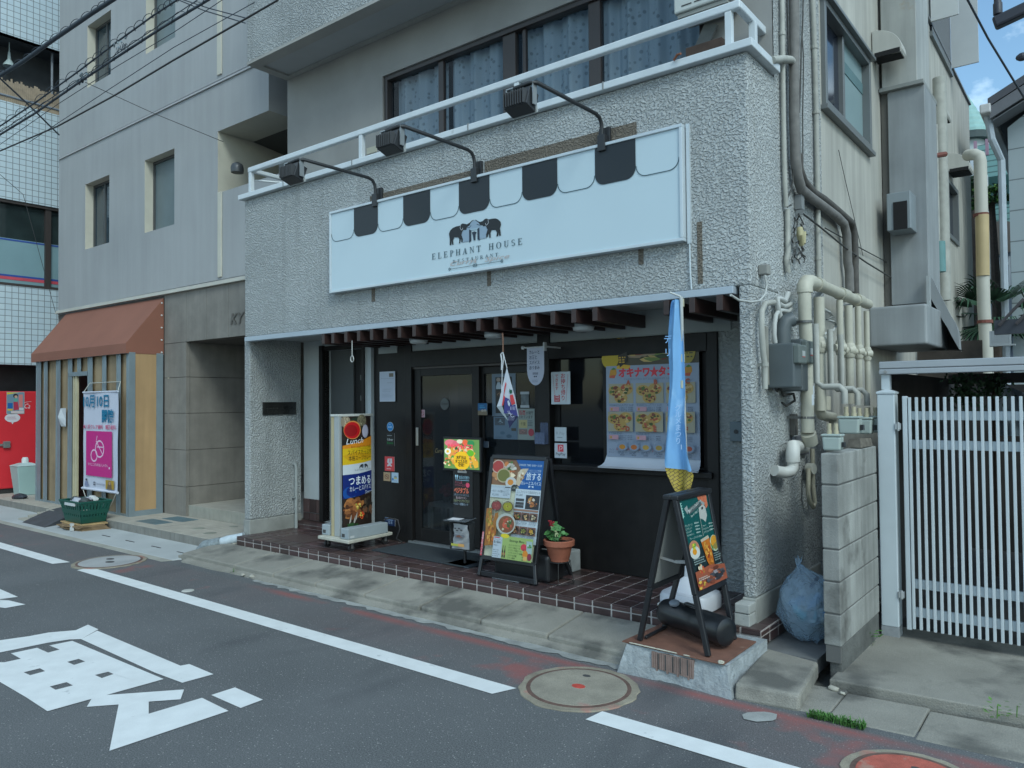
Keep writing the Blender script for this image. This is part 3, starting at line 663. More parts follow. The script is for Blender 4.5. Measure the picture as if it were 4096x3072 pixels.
# small tiled step and tiled wall foot in the porch
TILE = mat('brown_tile', attr=True, rough=.30, var=.22, vs=10, bump=.10, bs=70, bd=.002, spec=.5, dirt=((.115,.10,.095), .66, 9))
GROUT = mat('grout', (.40,.37,.35), .9, var=.2, vs=12)
rd = random.Random(11)
def tcol(): k = rd.uniform(.7, 1.35); return (.062*k*rd.uniform(.95,1.08), .040*k, .038*k*rd.uniform(.95,1.1))
ts = thing('tiled_step', 'brown tiled porch step with pale grout along the restaurant front', 'step', (2.6, .4, -.09))
b = B(); b.box((-.15, .004, -.1), (5.375, .84, -.004)); b.obj('grout_bed', GROUT, ts)
b = B(); g = .006
x = -.15; i = 0
while x < 5.36:
    x1 = min(x+.15, 5.378)
    for jr in range(6):
        y0 = .15*jr; y1 = min(.15*(jr+1), .84)
        if x < -.01 and jr == 0: pass
        b.box((x+g, y0+(g if jr else 0), -.012), (x1-g, y1-g, 0 if jr else .0015), tcol())
    b.box((x+g, -.001, -.036), (x1-g, .009, -.0125), tcol()); b.box((x+g, .001, -.092), (x1-g, .009, -.044), tcol()); x += .15
for jr in range(6): b.box((5.37, .15*jr+g, -.036), (5.3785, .15*(jr+1)-g, -.0125), tcol()); b.box((5.37, .15*jr+g, -.10), (5.3765, .15*(jr+1)-g, -.044), tcol())
b.obj('tile', TILE, ts, bevel=.003)
b = B(); b.box((.30, .16, .0015), (.78, .46, .004)); b.obj('inspection_lid', mat('lid_brown', (.075,.05,.045), .5, var=.2, bump=.6, bs=130), ts)
b = B(); b.box((-.13, .735, .0), (1.02, .84, .066)); SB = b.obj('door_step', GROUT, ts)
b = B(); x = -.13
while x < 1.0:
    b.box((x+.003, .731, .004), (x+.117, .74, .036), tcol()); b.box((x+.003, .731, .042), (x+.117, .745, .072), tcol()); b.box((x+.003, .746, .06), (x+.117, .84, .074), tcol()); x += .12
b.obj('step_tile', TILE, SB)
b = B()
for x0, x1 in ((-.125,-.015),(-.008,.10),(.107,.176),(.906,1.026)):
    b.box((x0, SY+.018, .08), (x1, SY+.042, .155), tcol()); b.box((x0, SY+.018, .163), (x1, SY+.042, .31), tcol())
b.obj('wall_foot_tile', TILE, ts)
# ================================================================ FASCIA SIGN
GY = .07
sx0, sx1, sz0, sz1 = 1.295, 4.885, 2.405, 3.172
sg = thing('fascia_sign', 'long pale shop sign board with black and white scalloped awning print and two elephants', 'sign', (3.09, .1, sz0))
b = B(); b.box((sx0+.02, GY+.006, sz0+.02), (sx1-.02, FY-.005, sz1-.02)); b.obj('sign_panel', mat('sign_panel', (.50,.60,.65), .35, var=.03, vs=1, spec=.5), sg)
b = B(); f = .022
b.box((sx0, GY-.006, sz1-f), (sx1, FY, sz1)); b.box((sx0, GY-.006, sz0), (sx1, FY, sz0+f)); b.box((sx0, GY-.006, sz0+f), (sx0+f, FY, sz1-f)); b.box((sx1-f, GY-.006, sz0+f), (sx1, FY, sz1-f))
b.obj('sign_frame', ALU, sg, bevel=.003)
p = Print((sx0+f, GY+.005, sz1-f), (sx1-f, GY+.005, sz1-f), (sx0+f, GY+.005, sz0+f)); INK = '#1b2228'; LN = '#35505c'
n = 11; cw = 1/n; dh = .37
def scal(u0, u1, d, r=.021):
    rv = r*p.W/p.H; q = [(u0, 0), (u1, 0), (u1, d-rv)]
    for a in range(1, 9): q.append((u1-r+r*math.cos(rad(a*11.25)), d-rv+rv*math.sin(rad(a*11.25))))
    for a in range(0, 9): q.append((u0+r-r*math.sin(rad(a*11.25)), d-rv+rv*math.cos(rad(a*11.25))))
    return q
for i in range(n):
    u0, u1 = i*cw, (i+1)*cw
    if i % 2: p.poly(scal(u0, u1, dh), INK)
    else: p.line(scal(u0+.001, u1-.001, dh)[2:]+[(u0+.001, dh-.1)], .0016, LN)
# elephants and house, taken from the emblem's outline
def E_(pts): 
    o = []
    for a, c in pts:
        q = P('y', a, c, 1, GY+.005); o.append(((q.x-(sx0+f))/p.W, ((sz1-f)-q.z)/p.H))
    return o
GR = '#8d9fb0'
p.poly(E_([(745,830),(870,812),(870,575),(1075,545),(1080,770),(1215,745),(1205,690),(1235,600),(1200,520),(1110,525),(1090,470),(1050,430),(990,400),(950,410),(905,450),(850,520),(820,560),(750,610),(725,680)]), GR)
p.poly(E_([(875,575),(1070,545),(1060,575),(960,595),(915,600)]), '#9fb4c0')
BK = '#11151a'
p.poly(E_([(490,890),(520,888),(525,800),(540,880),(568,878),(555,800),(580,735),(640,735),(660,740),(682,770),(672,855),(697,855),(703,775),(722,790),(716,825),(745,832),(752,770),(722,690),(735,630),(760,592),(800,595),(830,575),(815,545),(880,505),(905,450),(950,405),(985,398),(965,392),(930,402),(880,450),(830,478),(780,468),(745,462),(715,478),(695,505),(620,520),(550,550),(500,600),(475,665),(492,770)]), BK)
p.poly(E_([(1210,742),(1245,715),(1240,690),(1262,660),(1268,745),(1297,740),(1292,650),(1312,590),(1390,590),(1420,640),(1408,715),(1442,712),(1455,640),(1463,705),(1497,700),(1490,620),(1478,560),(1500,490),(1490,430),(1440,380),(1390,363),(1330,368),(1255,382),(1215,365),(1180,375),(1140,415),(1090,432),(1050,420),(1010,393),(980,388),(1000,405),(1060,450),(1085,485),(1130,490),(1150,520),(1200,512),(1235,580),(1205,680)]), BK)
p.poly(E_([(873,578),(915,600),(915,805),(875,842)]), '#1d2b3c'); p.poly(E_([(1033,570),(1075,540),(1080,800),(1038,775)]), '#1d2b3c')
p.poly(E_([(925,640),(975,618),(1022,632),(1000,680),(995,795),(962,795),(945,690)]), '#1d2b3c')
p.line(E_([(705,500),(695,540),(710,580),(735,592),(748,550)]), .0009, '#c9ccd0'); p.line(E_([(1245,390),(1255,440),(1235,480),(1205,500),(1195,455)]), .0009, '#c9ccd0')
p.line(E_([(820,545),(880,545),(915,500)]), .0012, BK); p.line(E_([(1135,490),(1075,495),(1025,478)]), .0012, BK)
# serif capitals
def serif(ch):
    R = lambda a, b_, c, d: [(a,b_),(c,b_),(c,d),(a,d)]
    def arc(cx, cy, rx, ry, tx, ty, a0, a1, n=12):
        o = [(cx+rx*math.cos(rad(a0+(a1-a0)*i/n)), cy+ry*math.sin(rad(a0+(a1-a0)*i/n))) for i in range(n+1)]
        q = [(cx+(rx-tx)*math.cos(rad(a1-(a1-a0)*i/n)), cy+(ry-ty)*math.sin(rad(a1-(a1-a0)*i/n))) for i in range(n+1)]
        return [[o[i], o[i+1], q[n-i-1], q[n-i]] for i in range(n)]
    st = lambda x: [R(x,0,x+.15,1), R(x-.10,0,x+.25,.05), R(x-.10,.95,x+.25,1)]
    if ch == 'E': return st(.12)+[R(.2,0,.70,.06),R(.64,0,.70,.24),R(.2,.94,.66,1),R(.60,.78,.66,1),R(.2,.47,.5,.53),R(.48,.40,.53,.60)], .74
    if ch == 'L': return st(.12)+[R(.2,0,.66,.06),R(.60,0,.66,.26)], .70
    if ch == 'P': return st(.12)+arc(.34,.74,.30,.26,.14,.06,-90,90), .66
    if ch == 'R': return st(.12)+arc(.34,.75,.28,.25,.14,.06,-90,90)+[[(.30,.50),(.44,.52),(.80,0),(.62,0)],R(.56,0,.86,.05)], .84
    if ch == 'H': return st(.12)+st(.62)+[R(.2,.48,.7,.54)], .88
    if ch == 'A': return [[(.02,0),(.10,0),(.44,1),(.38,1)],[(.52,0),(.70,0),(.48,1),(.36,1)],R(.18,.32,.58,.38),R(-.04,0,.20,.05),R(.44,0,.80,.05)], .78
    if ch == 'N': return [R(.14,0,.20,1),R(.68,0,.74,1),[(.10,1),(.28,1),(.74,.0),(.68,0)],R(.04,0,.30,.05),R(.58,.95,.84,1),R(.02,.95,.25,1)], .86
    if ch == 'T': return [R(.28,0,.44,1),R(.18,0,.54,.05),R(.0,.94,.72,1),R(.0,.74,.05,1),R(.67,.74,.72,1)], .74
    if ch == 'O': return arc(.42,.5,.42,.52,.16,.05,0,360,26), .86
    if ch == 'U': return [R(.12,.28,.27,1),R(.64,.28,.70,1),R(.02,.95,.37,1),R(.54,.95,.80,1)]+arc(.41,.30,.29,.32,.12,.06,180,360), .82
    if ch == 'S': return arc(.30,.74,.27,.27,.13,.06,20,270)+arc(.30,.26,.28,.28,.14,.06,90,-160), .62
    return [], .5
def serif_text(t, x0, x1, z0, z1, col):   # corners on the sign: (u0, v baseline) rising text is level on the board
    wd = sum(serif(c)[1] for c in t); gap = .42
    tot = wd + gap*(len(t)-1); k = (x1-x0)/tot; x = x0; p.z += p.st
    for c in t:
        sh, w1 = serif(c)
        for q in sh: p.b.face([p.pt(x+a*k, z0+(z1-z0)*c2) for a, c2 in q], lin(col))
        x += (w1+gap)*k
def uv(a, c): return E_([(a, c)])[0]
a, c = uv(140, 1180), uv(1920, 870); a2 = uv(140, 1062)
serif_text('ELEPHANT HOUSE', a[0], c[0], (a[1]+c[1])/2, (a[1]+c[1])/2-(a[1]-a2[1])*.98, LN)
a, c = uv(552, 1252), uv(1445, 1105); a2 = uv(552, 1185)
serif_text('RESTAURANT', a[0], c[0], (a[1]+c[1])/2, (a[1]+c[1])/2-(a[1]-a2[1]), LN)
PK = '#b9aaa4'
a = uv(505, 1300); p.text('Curry', a[0], a[1]+.0, .05, PK, w=.075, shear=.35)
a = uv(965, 1240); p.text('&', a[0], a[1]+.0, .05, PK, shear=.3); a = uv(1180, 1215); p.text('Spice', a[0], a[1]+.0, .05, PK, w=.07, shear=.35)
for q0, q1 in (((490,1362),(970,1285)),((1010,1280),(1520,1200))):
    A_, C_ = uv(*q0), uv(*q1); v_ = (A_[1]+C_[1])/2; p.line([(A_[0], v_), (C_[0], v_)], .0009, LN)
    for u_ in (A_[0], C_[0]): p.ring(u_, v_, .0035, .0035*p.W/p.H, .0015, LN, 12)
p.obj('sign_print', sg)
# white cable trunking beside the sign
b = B(); q0, q1 = P('q21',1480,355,1,FY), P('q21',1497,858,1,FY)
b.box((4.892, FY-.022, 2.39), (4.915, FY, 3.175)); b.tube([(4.905,FY-.014,2.39),(4.907,FY-.014,2.2),(4.913,FY-.012,2.09)], .006); tag(b.obj('cable_trunking', ALU), 'white cable trunking running down the right edge of the shop sign', 'cable duct')
# ---- sign floodlights on gooseneck arms
ax_ = [P('',1497,760,1,.06).x, P('q10',1880,1490,1,.06).x, P('q20',770,1190,1,.06).x]
LB = ['black sign floodlight on a bent arm, over the leftmost black scallop of the sign', 'black sign floodlight on a bent arm, over the middle of the sign above the elephants', 'black sign floodlight on a bent arm, over the right part of the sign']
x = ax_[0]; zt = sz1
fl = thing('floodlight', LB[0], 'lamp', (x, FY, zt-.02), 'floodlights over the shop sign')
b = B(); b.box((x-.045, FY-.03, zt-.03), (x+.045, FY-.004, zt+.12)); b.box((x-.03, FY-.075, zt-.055), (x+.03, FY-.03, zt+.06)); b.obj('wall_bracket', mat('lamp_black', (.022,.024,.027), .45, var=.1), fl, bevel=.004)
b = B(); pth = [(x,FY-.055,zt+.0),(x,FY-.058,zt+.10),(x,FY-.066,zt+.145),(x,FY-.09,zt+.175),(x,FY-.14,zt+.188),(x,-.70,zt+.180),(x-.03,-.72,zt+.178),(x-.16,-.72,zt+.175)]
b.tube(pth, .014, 10); b.obj('arm', MATS['lamp_black'], fl, smooth=60)
hx, hy, hz = x-.12, -.70, zt+.065
b = B(); tl = V(0,-.55,-.45)
b.bar((hx-.09,hy,hz+.02), (hx+.09,hy,hz+.02), .10, .13, (0,.35,1)); b.box((hx-.05,hy-.075,hz-.02),(hx+.05,hy-.03,hz+.06)); b.obj('lamp_head', MATS['lamp_black'], fl, bevel=.006)
b = B()
for i in range(9): b.box((hx-.08+i*.019, hy-.085, hz-.02), (hx-.074+i*.019, hy-.045, hz+.07))
b.obj('cooling_fin', mat('fin_grey', (.05,.052,.055), .5), fl)
b = B(); b.hexa([(hx-.10,hy+.03,hz-.06),(hx+.10,hy+.03,hz-.06),(hx+.10,hy+.045,hz-.045),(hx-.10,hy+.045,hz-.045),(hx-.085,hy-.01,hz+.09),(hx+.085,hy-.01,hz+.09),(hx+.085,hy+.004,hz+.095),(hx-.085,hy+.004,hz+.095)]); b.obj('lamp_glass', mat('lamp_glass', (.32,.34,.34), .2, var=.05), fl)
b = B(); b.box((hx+.10, hy-.02, hz-.02), (hx+.108, hy+.02, hz+.12)); b.box((hx-.108, hy-.02, hz-.02), (hx-.10, hy+.02, hz+.12)); b.box((hx-.108,hy-.02,hz+.115),(hx+.108,hy+.02,hz+.123)); b.obj('lamp_yoke', mat('yoke_steel', (.30,.32,.33), .4, metal=.4), fl)
dup(fl, (ax_[1]-x, 0, 0), LB[1]); dup(fl, (ax_[2]-x, 0, 0), LB[2])
# ---- air conditioner outdoor unit on the balcony
def px1(k,a,c,y): return P(k,a,c,1,y)
a0, a1 = px1('q20',1425,150,.45), px1('q20',1900,10,.45)
ac = thing('air_conditioner', 'pale outdoor air conditioner unit hung at the right end of the balcony', 'air conditioner', ((a0.x+a1.x)/2, .5, a0.z))
b = B(); b.box((a0.x, .40, a0.z), (a1.x, .62, a0.z+.52)); b.obj('casing', mat('ac_casing', (.48,.50,.47), .5, var=.05), ac, bevel=.012)
b = B()
for i in range(5): b.box((a0.x+.06+i*.095, .397, a0.z+.035), (a0.x+.135+i*.095, .399, a0.z+.043))
b.obj('air_slot', mat('dark_slot'), ac)
b = B(); b.box((a0.x+.02,.42,a0.z-.03),(a1.x-.02,.60,a0.z-.004)); b.box((a0.x+.04,.44,a0.z-.03),(a0.x+.07,.47,a0.z+.0)); b.obj('hanger', mat('hanger_steel', (.28,.28,.25), .6, metal=.3, var=.2), ac)
b = B(); b.box((a0.x+.05,.397,a0.z+.10),(a0.x+.13,.399,a0.z+.26)); b.obj('rating_label', mat('label_blue', (.40,.47,.52), .5), ac)
# bric-a-brac behind the rail under the unit
for i, (k,a,c,hh,col,nm,lb) in enumerate((('q20',1520,440,.30,(.10,.105,.10),'plank','grey plank leaning on the balcony wall under the air conditioner'),('q20',1690,420,.24,(.06,.04,.03),'crate','dark brown crate behind the balcony railing at its right end'))):
    q = P(k,a,c,1,.45); b = B()
    if i == 0: b.bar((q.x-.03,.44,3.56),(q.x+.12,.58,3.56+.46),.10,.02,(0,1,0))
    else:
        b.box((q.x-.12,.36,3.55),(q.x+.14,.375,3.80)); b.box((q.x-.12,.55,3.55),(q.x+.14,.565,3.80)); b.box((q.x-.12,.375,3.55),(q.x-.105,.55,3.80)); b.box((q.x+.125,.375,3.55),(q.x+.14,.55,3.80)); b.box((q.x-.105,.375,3.55),(q.x+.125,.55,3.57))
    tag(b.obj(nm, mat('bric_%d' % i if False else ('plank_grey' if i == 0 else 'crate_brown'), col, .8, var=.25, vs=8)), lb, nm)
b = B(); q = P('q10',1000,1300,1,.35); b.box((q.x-.06,.34,q.z-.03),(q.x+.07,.352,q.z+.03)); tag(b.obj('hanger_plate', mat('plate_cream', (.48,.47,.38), .6)), 'small cream perforated plate on the balcony between the two left floodlights', 'plate')
b = B(); q = P('q20',1440,520,1,.08); b.tube([(q.x-.03,.07,3.60),(q.x,.06,3.625),(q.x+.03,.05,3.62)], .008); tag(b.obj('leaf_scrap', mat('leaf_brown', (.20,.08,.04), .8)), 'brown dry leaf lying on the balcony coping', 'leaf')
# ---- porch lamps, hook, hanging ring
for i, (k, a, lb) in enumerate((('q11',1405,'round white ceiling lamp of the porch, leftmost of the three'),('q11',2055,'round white ceiling lamp of the porch near the hanging flag'),('q21',617,'round white ceiling lamp of the porch, rightmost of the three'))):
    q = P(k, a, 1275 if i == 0 else (1225 if i == 1 else 1160), 1, .42)
    if i == 0:
        l0 = thing('ceiling_lamp', lb, 'lamp', (q.x, .42, 1.915), 'round ceiling lamps under the porch'); xx = q.x
        b = B(); b.lathe((q.x,.42,1.905), [(.060,0),(.078,.008),(.082,.03)], 24); b.obj('diffuser', mat('lamp_white', (.55,.58,.58), .4, var=.03), l0, smooth=40)
        b = B(); b.lathe((q.x,.42,1.935), [(.086,0),(.086,.10),(.05,.14)], 24); b.obj('lamp_base', mat('lamp_base', (.30,.32,.32), .5), l0, smooth=40)
    else: dup(l0, (q.x-xx, 0, 0), lb)
b = B(); q = P('i',768,240,1,.12); zb = P('i',770,545,1,.12).z; zm = P('i',770,455,1,.12).z
b.tube([(q.x,.12,1.95),(q.x,.12,zm)], .004); b.tube([(q.x+.021*math.cos(6.283*i/16), .12, (zb+zm)/2+(zm-zb)/2*math.sin(6.283*i/16)) for i in range(16)], .0045, closed=True)
tag(b.obj('pull_ring', mat('ring_white', (.50,.50,.48), .4)), 'white pull ring hanging from a rafter end in front of the side door', 'ring')
# ================================================================ THINGS ON THE RESTAURANT FRONT
PAPER = mat('paper', (.50,.52,.53), .7, var=.03)
BLACKF = mat('black_frame', (.014,.015,.018), .38, var=.15, vs=12)

SYF = SY-.03
def poster(name, label, cat_, q, y, face='#d5dadd', group=None, mat_=None, th=.002, fill=None, flat=True):
    """upright sheet facing the street; q = ((k,a,c) top-left, (k,a,c) top-right, (k,a,c) bottom-left); drawn level"""
    tl, tr, bl = [P(k,a,c,1,y) for k,a,c in q]
    z = (tl.z+tr.z)/2; x0, x1, z0 = (tl.x+bl.x)/2, tr.x, bl.z
    TL, TR, BL = V(x0,y,z), V(x1,y,z), V(x0,y,z0)
    t = thing(name, label, cat_, ((x0+x1)/2, y, z0), group)
    sheet(TL,TR,BL,th).obj('paper', mat_ or PAPER, t)
    p = Print(TL,TR,BL)
    if face: p.rect(0,0,1,1,face)
    return t, p
# framed notice
t, p = poster('framed_notice', 'white framed notice on the dark timber left of the entrance door', 'notice', (('i',1168,692),('i',1402,682),('i',1185,1130)), SY-.012, '#b9bfcb')
p.rect(.04,.03,.96,.97,'#aeb6c6'); p.rect(.62,.06,.9,.18,'#6a6258'); p.rect(.08,.23,.93,.235,'#50555e'); p.bars(.5,.92,(.36,.38),.008,'#8990a0',1); p.bars(.2,.85,(.58,.61,.66,.75,.8,.84),.008,'#8990a0',2); p.obj('print', t)
# stickers on the dark timber
q0, q1 = P('j',1283,140,1,SY-.003), P('j',1378,278,1,SY-.003); cx_, cz_, r_ = (q0.x+q1.x)/2, (q0.z+q1.z)/2, (q0.z-q1.z)/2
t = thing('round_sticker', 'round blue sticker above the black and green sticker on the dark timber', 'sticker', (cx_, SY-.003, cz_-r_), 'stickers on the dark timber')
b = B(); b.lathe((cx_, SY-.0005, cz_), [(r_,0),(r_,.002)], 26, (0,-1,0)); b.obj('paper', PAPER, t)
p = Print((cx_-r_,SY-.003,cz_+r_),(cx_+r_,SY-.003,cz_+r_),(cx_-r_,SY-.003,cz_-r_))
p.ell(.5,.5,.5,.5,'#b7cfe0',26); p.ell(.5,.5,.46,.46,'#2f82c8',26); p.text('eat',.5,.62,.26,'#cfe2ee',align='c',w=.6); p.bars(.3,.7,(.2,.26),.03,'#cfe2ee',3); p.obj('print', t)
t, p = poster('delivery_sticker', 'black sticker lettered Uber Eats in white and green on the dark timber', 'sticker', (('j',1268,305),('j',1395,305),('j',1272,490)), SY-.003, '#0a0c0e', 'stickers on the dark timber')
p.text('Uber',.5,.58,.18,'#c3c9cc',align='c',w=.7,bold=.01); p.text('Eats',.5,.84,.18,'#1f7a34',align='c',w=.7,bold=.01); p.bars(.15,.85,(.15,),.06,'#9aa0a4',3); p.obj('print', t)
t, p = poster('red_sticker', 'red sticker with a white logo below the black sticker on the dark timber', 'sticker', (('j',1252,650),('j',1392,650),('j',1252,858)), SY-.003, '#c23f44', 'stickers on the dark timber')
p.poly([(.3,.15),(.75,.12),(.78,.45),(.6,.5),(.75,.62),(.7,.7),(.5,.62),(.3,.7),(.25,.6),(.4,.5),(.25,.4)],'#c9c6cc'); p.rect(.5,.18,.56,.4,'#c23f44'); p.bars(.2,.8,(.82,),.05,'#d9b9bc',4); p.obj('print', t)
t, p = poster('no_smoking_sticker', 'tan square no smoking sticker on the dark timber', 'sticker', (('j',1232,880),('j',1332,882),('j',1235,1005)), SY-.003, '#a8906f', 'stickers on the dark timber')
p.ring(.5,.52,.34,.28,.07,'#7b4a38'); p.line([(.28,.3),(.72,.72)],.06,'#7b4a38'); p.rect(.3,.5,.7,.56,'#5a4a40'); p.obj('print', t)
t, p = poster('pram_sticker', 'pale blue sticker with a pram picture beside the tan no smoking sticker', 'sticker', (('j',1350,886),('j',1450,886),('j',1352,1030)), SY-.003, '#a9bfd3', 'stickers on the dark timber')
p.ell(.6,.45,.22,.15,'#8090a0'); p.rect(.4,.5,.8,.62,'#c8b84a'); p.ell(.2,.68,.13,None,'#2a6fa8'); p.ring(.5,.82,.08,.06,.03,'#8c98b0',12); p.ring(.72,.82,.08,.06,.03,'#8c98b0',12); p.obj('print', t)
t, p = poster('blue_plate', 'dark blue sticker plate low on the dark timber beside the white sign cart', 'sticker', (('j',1250,1545),('j',1402,1560),('j',1255,1659)), SY-.003, '#15294f', 'stickers on the dark timber')
p.rect(.0,.0,1,.05,'#5a7090'); p.text('取 扱',.55,.75,.3,'#9db0cc',align='c',w=.4); p.bars(.1,.9,(.2,.28),.07,'#7f95b8',6); p.obj('print', t)
t, p = poster('small_no_smoking_sticker', 'small pink no smoking sticker on the glass of the entrance door', 'sticker', (('i',1775,1250),('i',1840,1250),('i',1778,1362)), SY+.012, '#9c7d86')
p.ell(.5,.5,.36,.24,'#a9a0a8'); p.ring(.5,.5,.36,.24,.1,'#7d2a35',16); p.line([(.3,.4),(.7,.6)],.1,'#7d2a35'); p.obj('print', t)
cs = P('i',2140,1165,1,SY+.012)
t = thing('closed_sign', 'round glass plate lettered Closed hanging on the entrance door', 'sign', (cs.x, SY, cs.z-.05))
b = B(); b.lathe((cs.x, SY+.012, cs.z), [(.055,0),(.057,.004),(.055,.008)], 24, (0,-1,0)); b.obj('plate', mat('closed_plate', (.055,.065,.07), .3, var=.05), t, smooth=40)
p = Print((cs.x-.055,SY+.002,cs.z+.055),(cs.x+.055,SY+.002,cs.z+.055),(cs.x-.055,SY+.002,cs.z-.055)); p.text('Closed',.5,.56,.2,'#10161c',align='c',w=.86,bold=.01); p.obj('print', t)
# glass door lettering
q = P('l',155,225,1,SY+.012); p = Print((q.x,SY+.012,q.z+.06),(q.x+.12,SY+.012,q.z+.06),(q.x,SY+.012,q.z-.03)); p.text('Curry',.0,.66,.5,'#8f8258',w=.8,shear=.35,bold=-.01); o = p.obj('door_lettering'); tag(o, 'thin gold script Curry on the glass of the entrance door', 'lettering')
# papers in the right hand pane
gy = SY+.05
t, p = poster('portrait_poster', 'grey poster with a dark portrait and picture panels behind the hanging flag', 'poster', (('k',985,540),('k',1335,525),('k',995,1160)), gy, '#5c6a78', 'posters on the door glass')
p.rect(.15,.08,.85,.93,'#17181b'); p.ell(.28,.14,.09,.05,'#8a8078'); p.poly([(.18,.30),(.24,.2),(.34,.2),(.42,.3),(.4,.36),(.18,.36)],'#9aa6b0'); p.photo(.17,.4,.5,.55,'#2a221c',['#6a5040','#8a7058','#3a2c22'],18,3); p.photo(.55,.08,.83,.35,'#201d1a',['#5a4438','#30302c','#7a6a58'],18,4); p.obj('print', t)
t, p = poster('leaflet_poster', 'pale leaflet poster low on the door glass, left of the magazine page', 'poster', (('k',1012,1175),('k',1365,1165),('k',1017,1495)), gy, '#54677a', 'posters on the door glass')
p.photo(.05,.04,.48,.38,'#3d4650',['#6f7f8a','#2d3844','#8899a6'],16,5); p.ell(.38,.72,.1,.07,'#3c5468'); p.ell(.65,.86,.11,.08,'#33495c'); p.rect(.75,.5,.95,.62,'#3a3830'); p.bars(.05,.45,(.9,.94),.012,'#33424f',5); p.obj('print', t)
t, p = poster('magazine_page', 'magazine page poster with red and black Japanese heading on the door glass', 'poster', (('k',1372,1052),('k',1615,1046),('k',1376,1505)), gy, '#7c8683', 'posters on the door glass')
p.text('当店',.06,.19,.13,'#8d3038',w=.4,bold=.02); p.text('が掲載',.5,.185,.09,'#20262c',w=.43,bold=.01); p.text('されています',.06,.31,.085,'#20262c',w=.84,bold=.01); p.rect(.06,.36,.56,.62,'#9a9468'); p.text('千葉',.16,.54,.09,'#1e2420',w=.3); p.photo(.06,.66,.56,.83,'#6d5a58',['#8d6a64','#4a4a50','#a08a80'],14,6); p.ell(.8,.76,.17,.12,'#8e2f40'); p.bars(.62,.94,(.38,.43,.48,.53),.02,'#44525c',7); p.obj('print', t)
t, p = poster('card_blue', 'small blue card on the glass between the two door leaves', 'card', (('k',780,972),('k',916,968),('k',782,1145)), SY-.004, '#15507f')
p.rect(0,.6,1,1,'#6a5f4c'); p.ell(.5,.62,.15,.1,'#9a9184'); p.ell(.78,.6,.13,.1,'#9a9184'); p.bars(.2,.8,(.2,.34),.05,'#4f9ac8',3); p.obj('print', t)
t, p = poster('door_card_grey', 'small grey card beside the lit screen', 'card', (('k',825,1530),('k',938,1530),('k',828,1620)), SY-.004, '#2c3744'); p.obj('print', t)
q0 = P('k',1410,800,1,gy); q1 = P('k',1540,1035,1,gy)
t = thing('hanging_scroll', 'small grey tapestry between two white bars behind the door glass', 'tapestry', ((q0.x+q1.x)/2, gy, q1.z))
b = B(); b.box((q0.x,gy-.004,q0.z-.022),(q1.x,gy,q0.z)); b.box((q0.x,gy-.004,q1.z),(q1.x,gy,q1.z+.022)); b.obj('bar', mat('bar_white', (.34,.37,.39), .6), t)
b = B(); b.box((q0.x+.005,gy-.002,q1.z+.022),(q1.x-.005,gy,q0.z-.022)); b.obj('cloth', mat('cloth_grey', (.13,.15,.16), .8, var=.4, vs=25), t)
# brochure holder, clear plastic
q0, q1, q2 = P('k',1640,1400,1,SYF-.02), P('k',1800,1575,1,SYF-.02), P('k',1720,1255,1,SYF)
t = thing('brochure_holder', 'clear blue plastic leaflet holder hung on the post right of the door', 'holder', ((q0.x+q1.x)/2, SYF, q1.z))
CLR = mat('clear_plastic', (.16,.20,.32), .12, var=0, alpha=.45, spec=.6)
b = B(); b.box((q0.x+.03,SYF-.004,q1.z),(q1.x,SYF,q2.z)); b.obj('back', CLR, t)
b = B(); b.box((q0.x,SYF-.045,q1.z),(q1.x-.01,SYF-.042,q0.z)); b.box((q0.x,SYF-.045,q1.z),(q1.x-.01,SYF,q1.z+.004)); b.box((q0.x,SYF-.045,q1.z),(q0.x+.003,SYF,q0.z)); b.obj('pocket', CLR, t)
# notices on the right post wall (X 3.2-3.45)
t, p = poster('takeaway_notice', 'white takeaway notice in red brush writing right of the entrance door', 'notice', (('k',1865,512),('k',2140,500),('k',1862,985)), SYF-.003, '#b9c2c8', 'notices right of the entrance')
RD = '#a83a44'
p.vtext('お持ち帰り',.63,.06,.165,RD,1.03,.015); p.vtext('できます',.30,.08,.12,RD,1.05,.012); p.rect(.16,.72,.46,.93,RD); p.rect(.19,.70,.22,.76,RD); p.rect(.40,.70,.43,.76,RD); p.rect(.22,.70,.40,.74,'#b9c2c8'); p.text('TAKE',.31,.82,.06,'#cfd5d9',align='c',w=.22); p.text('OUT',.31,.91,.06,'#cfd5d9',align='c',w=.2); p.line([(.1,.08),(.18,.68)],.012,RD); p.line([(.9,.08),(.78,.92)],.014,RD); p.obj('print', t)
t, p = poster('pay_card_grey', 'white rounded card lettered R Pay above the red payment card', 'card', (('k',1912,1325),('k',2085,1322),('k',1915,1528)), SYF-.003, None, 'notices right of the entrance')
p.rect(0,0,1,1,'#a9b3ba'); p.rect(.03,.03,.97,.97,'#b4bec5'); p.text('R Pay',.5,.52,.22,'#8a969e',align='c',w=.7); p.bars(.2,.8,(.7,),.05,'#6d7a84',4); p.obj('print', t)
t, p = poster('pay_card_red', 'white card with a red P mark lettered PayPay on the wall right of the door', 'card', (('l',1912,85),('l',2090,82),('l',1914,298)), SYF-.003, '#b6bdc6', 'notices right of the entrance')
p.rect(.26,.10,.74,.58,'#bf3848'); p.ring(.50,.30,.16,.13,.05,'#d9c3c8',18,-110,100); p.line([(.44,.2),(.36,.56)],.05,'#d9c3c8'); p.text('PayPay',.5,.82,.2,'#2a3138',align='c',w=.8,bold=.005); p.obj('print', t)
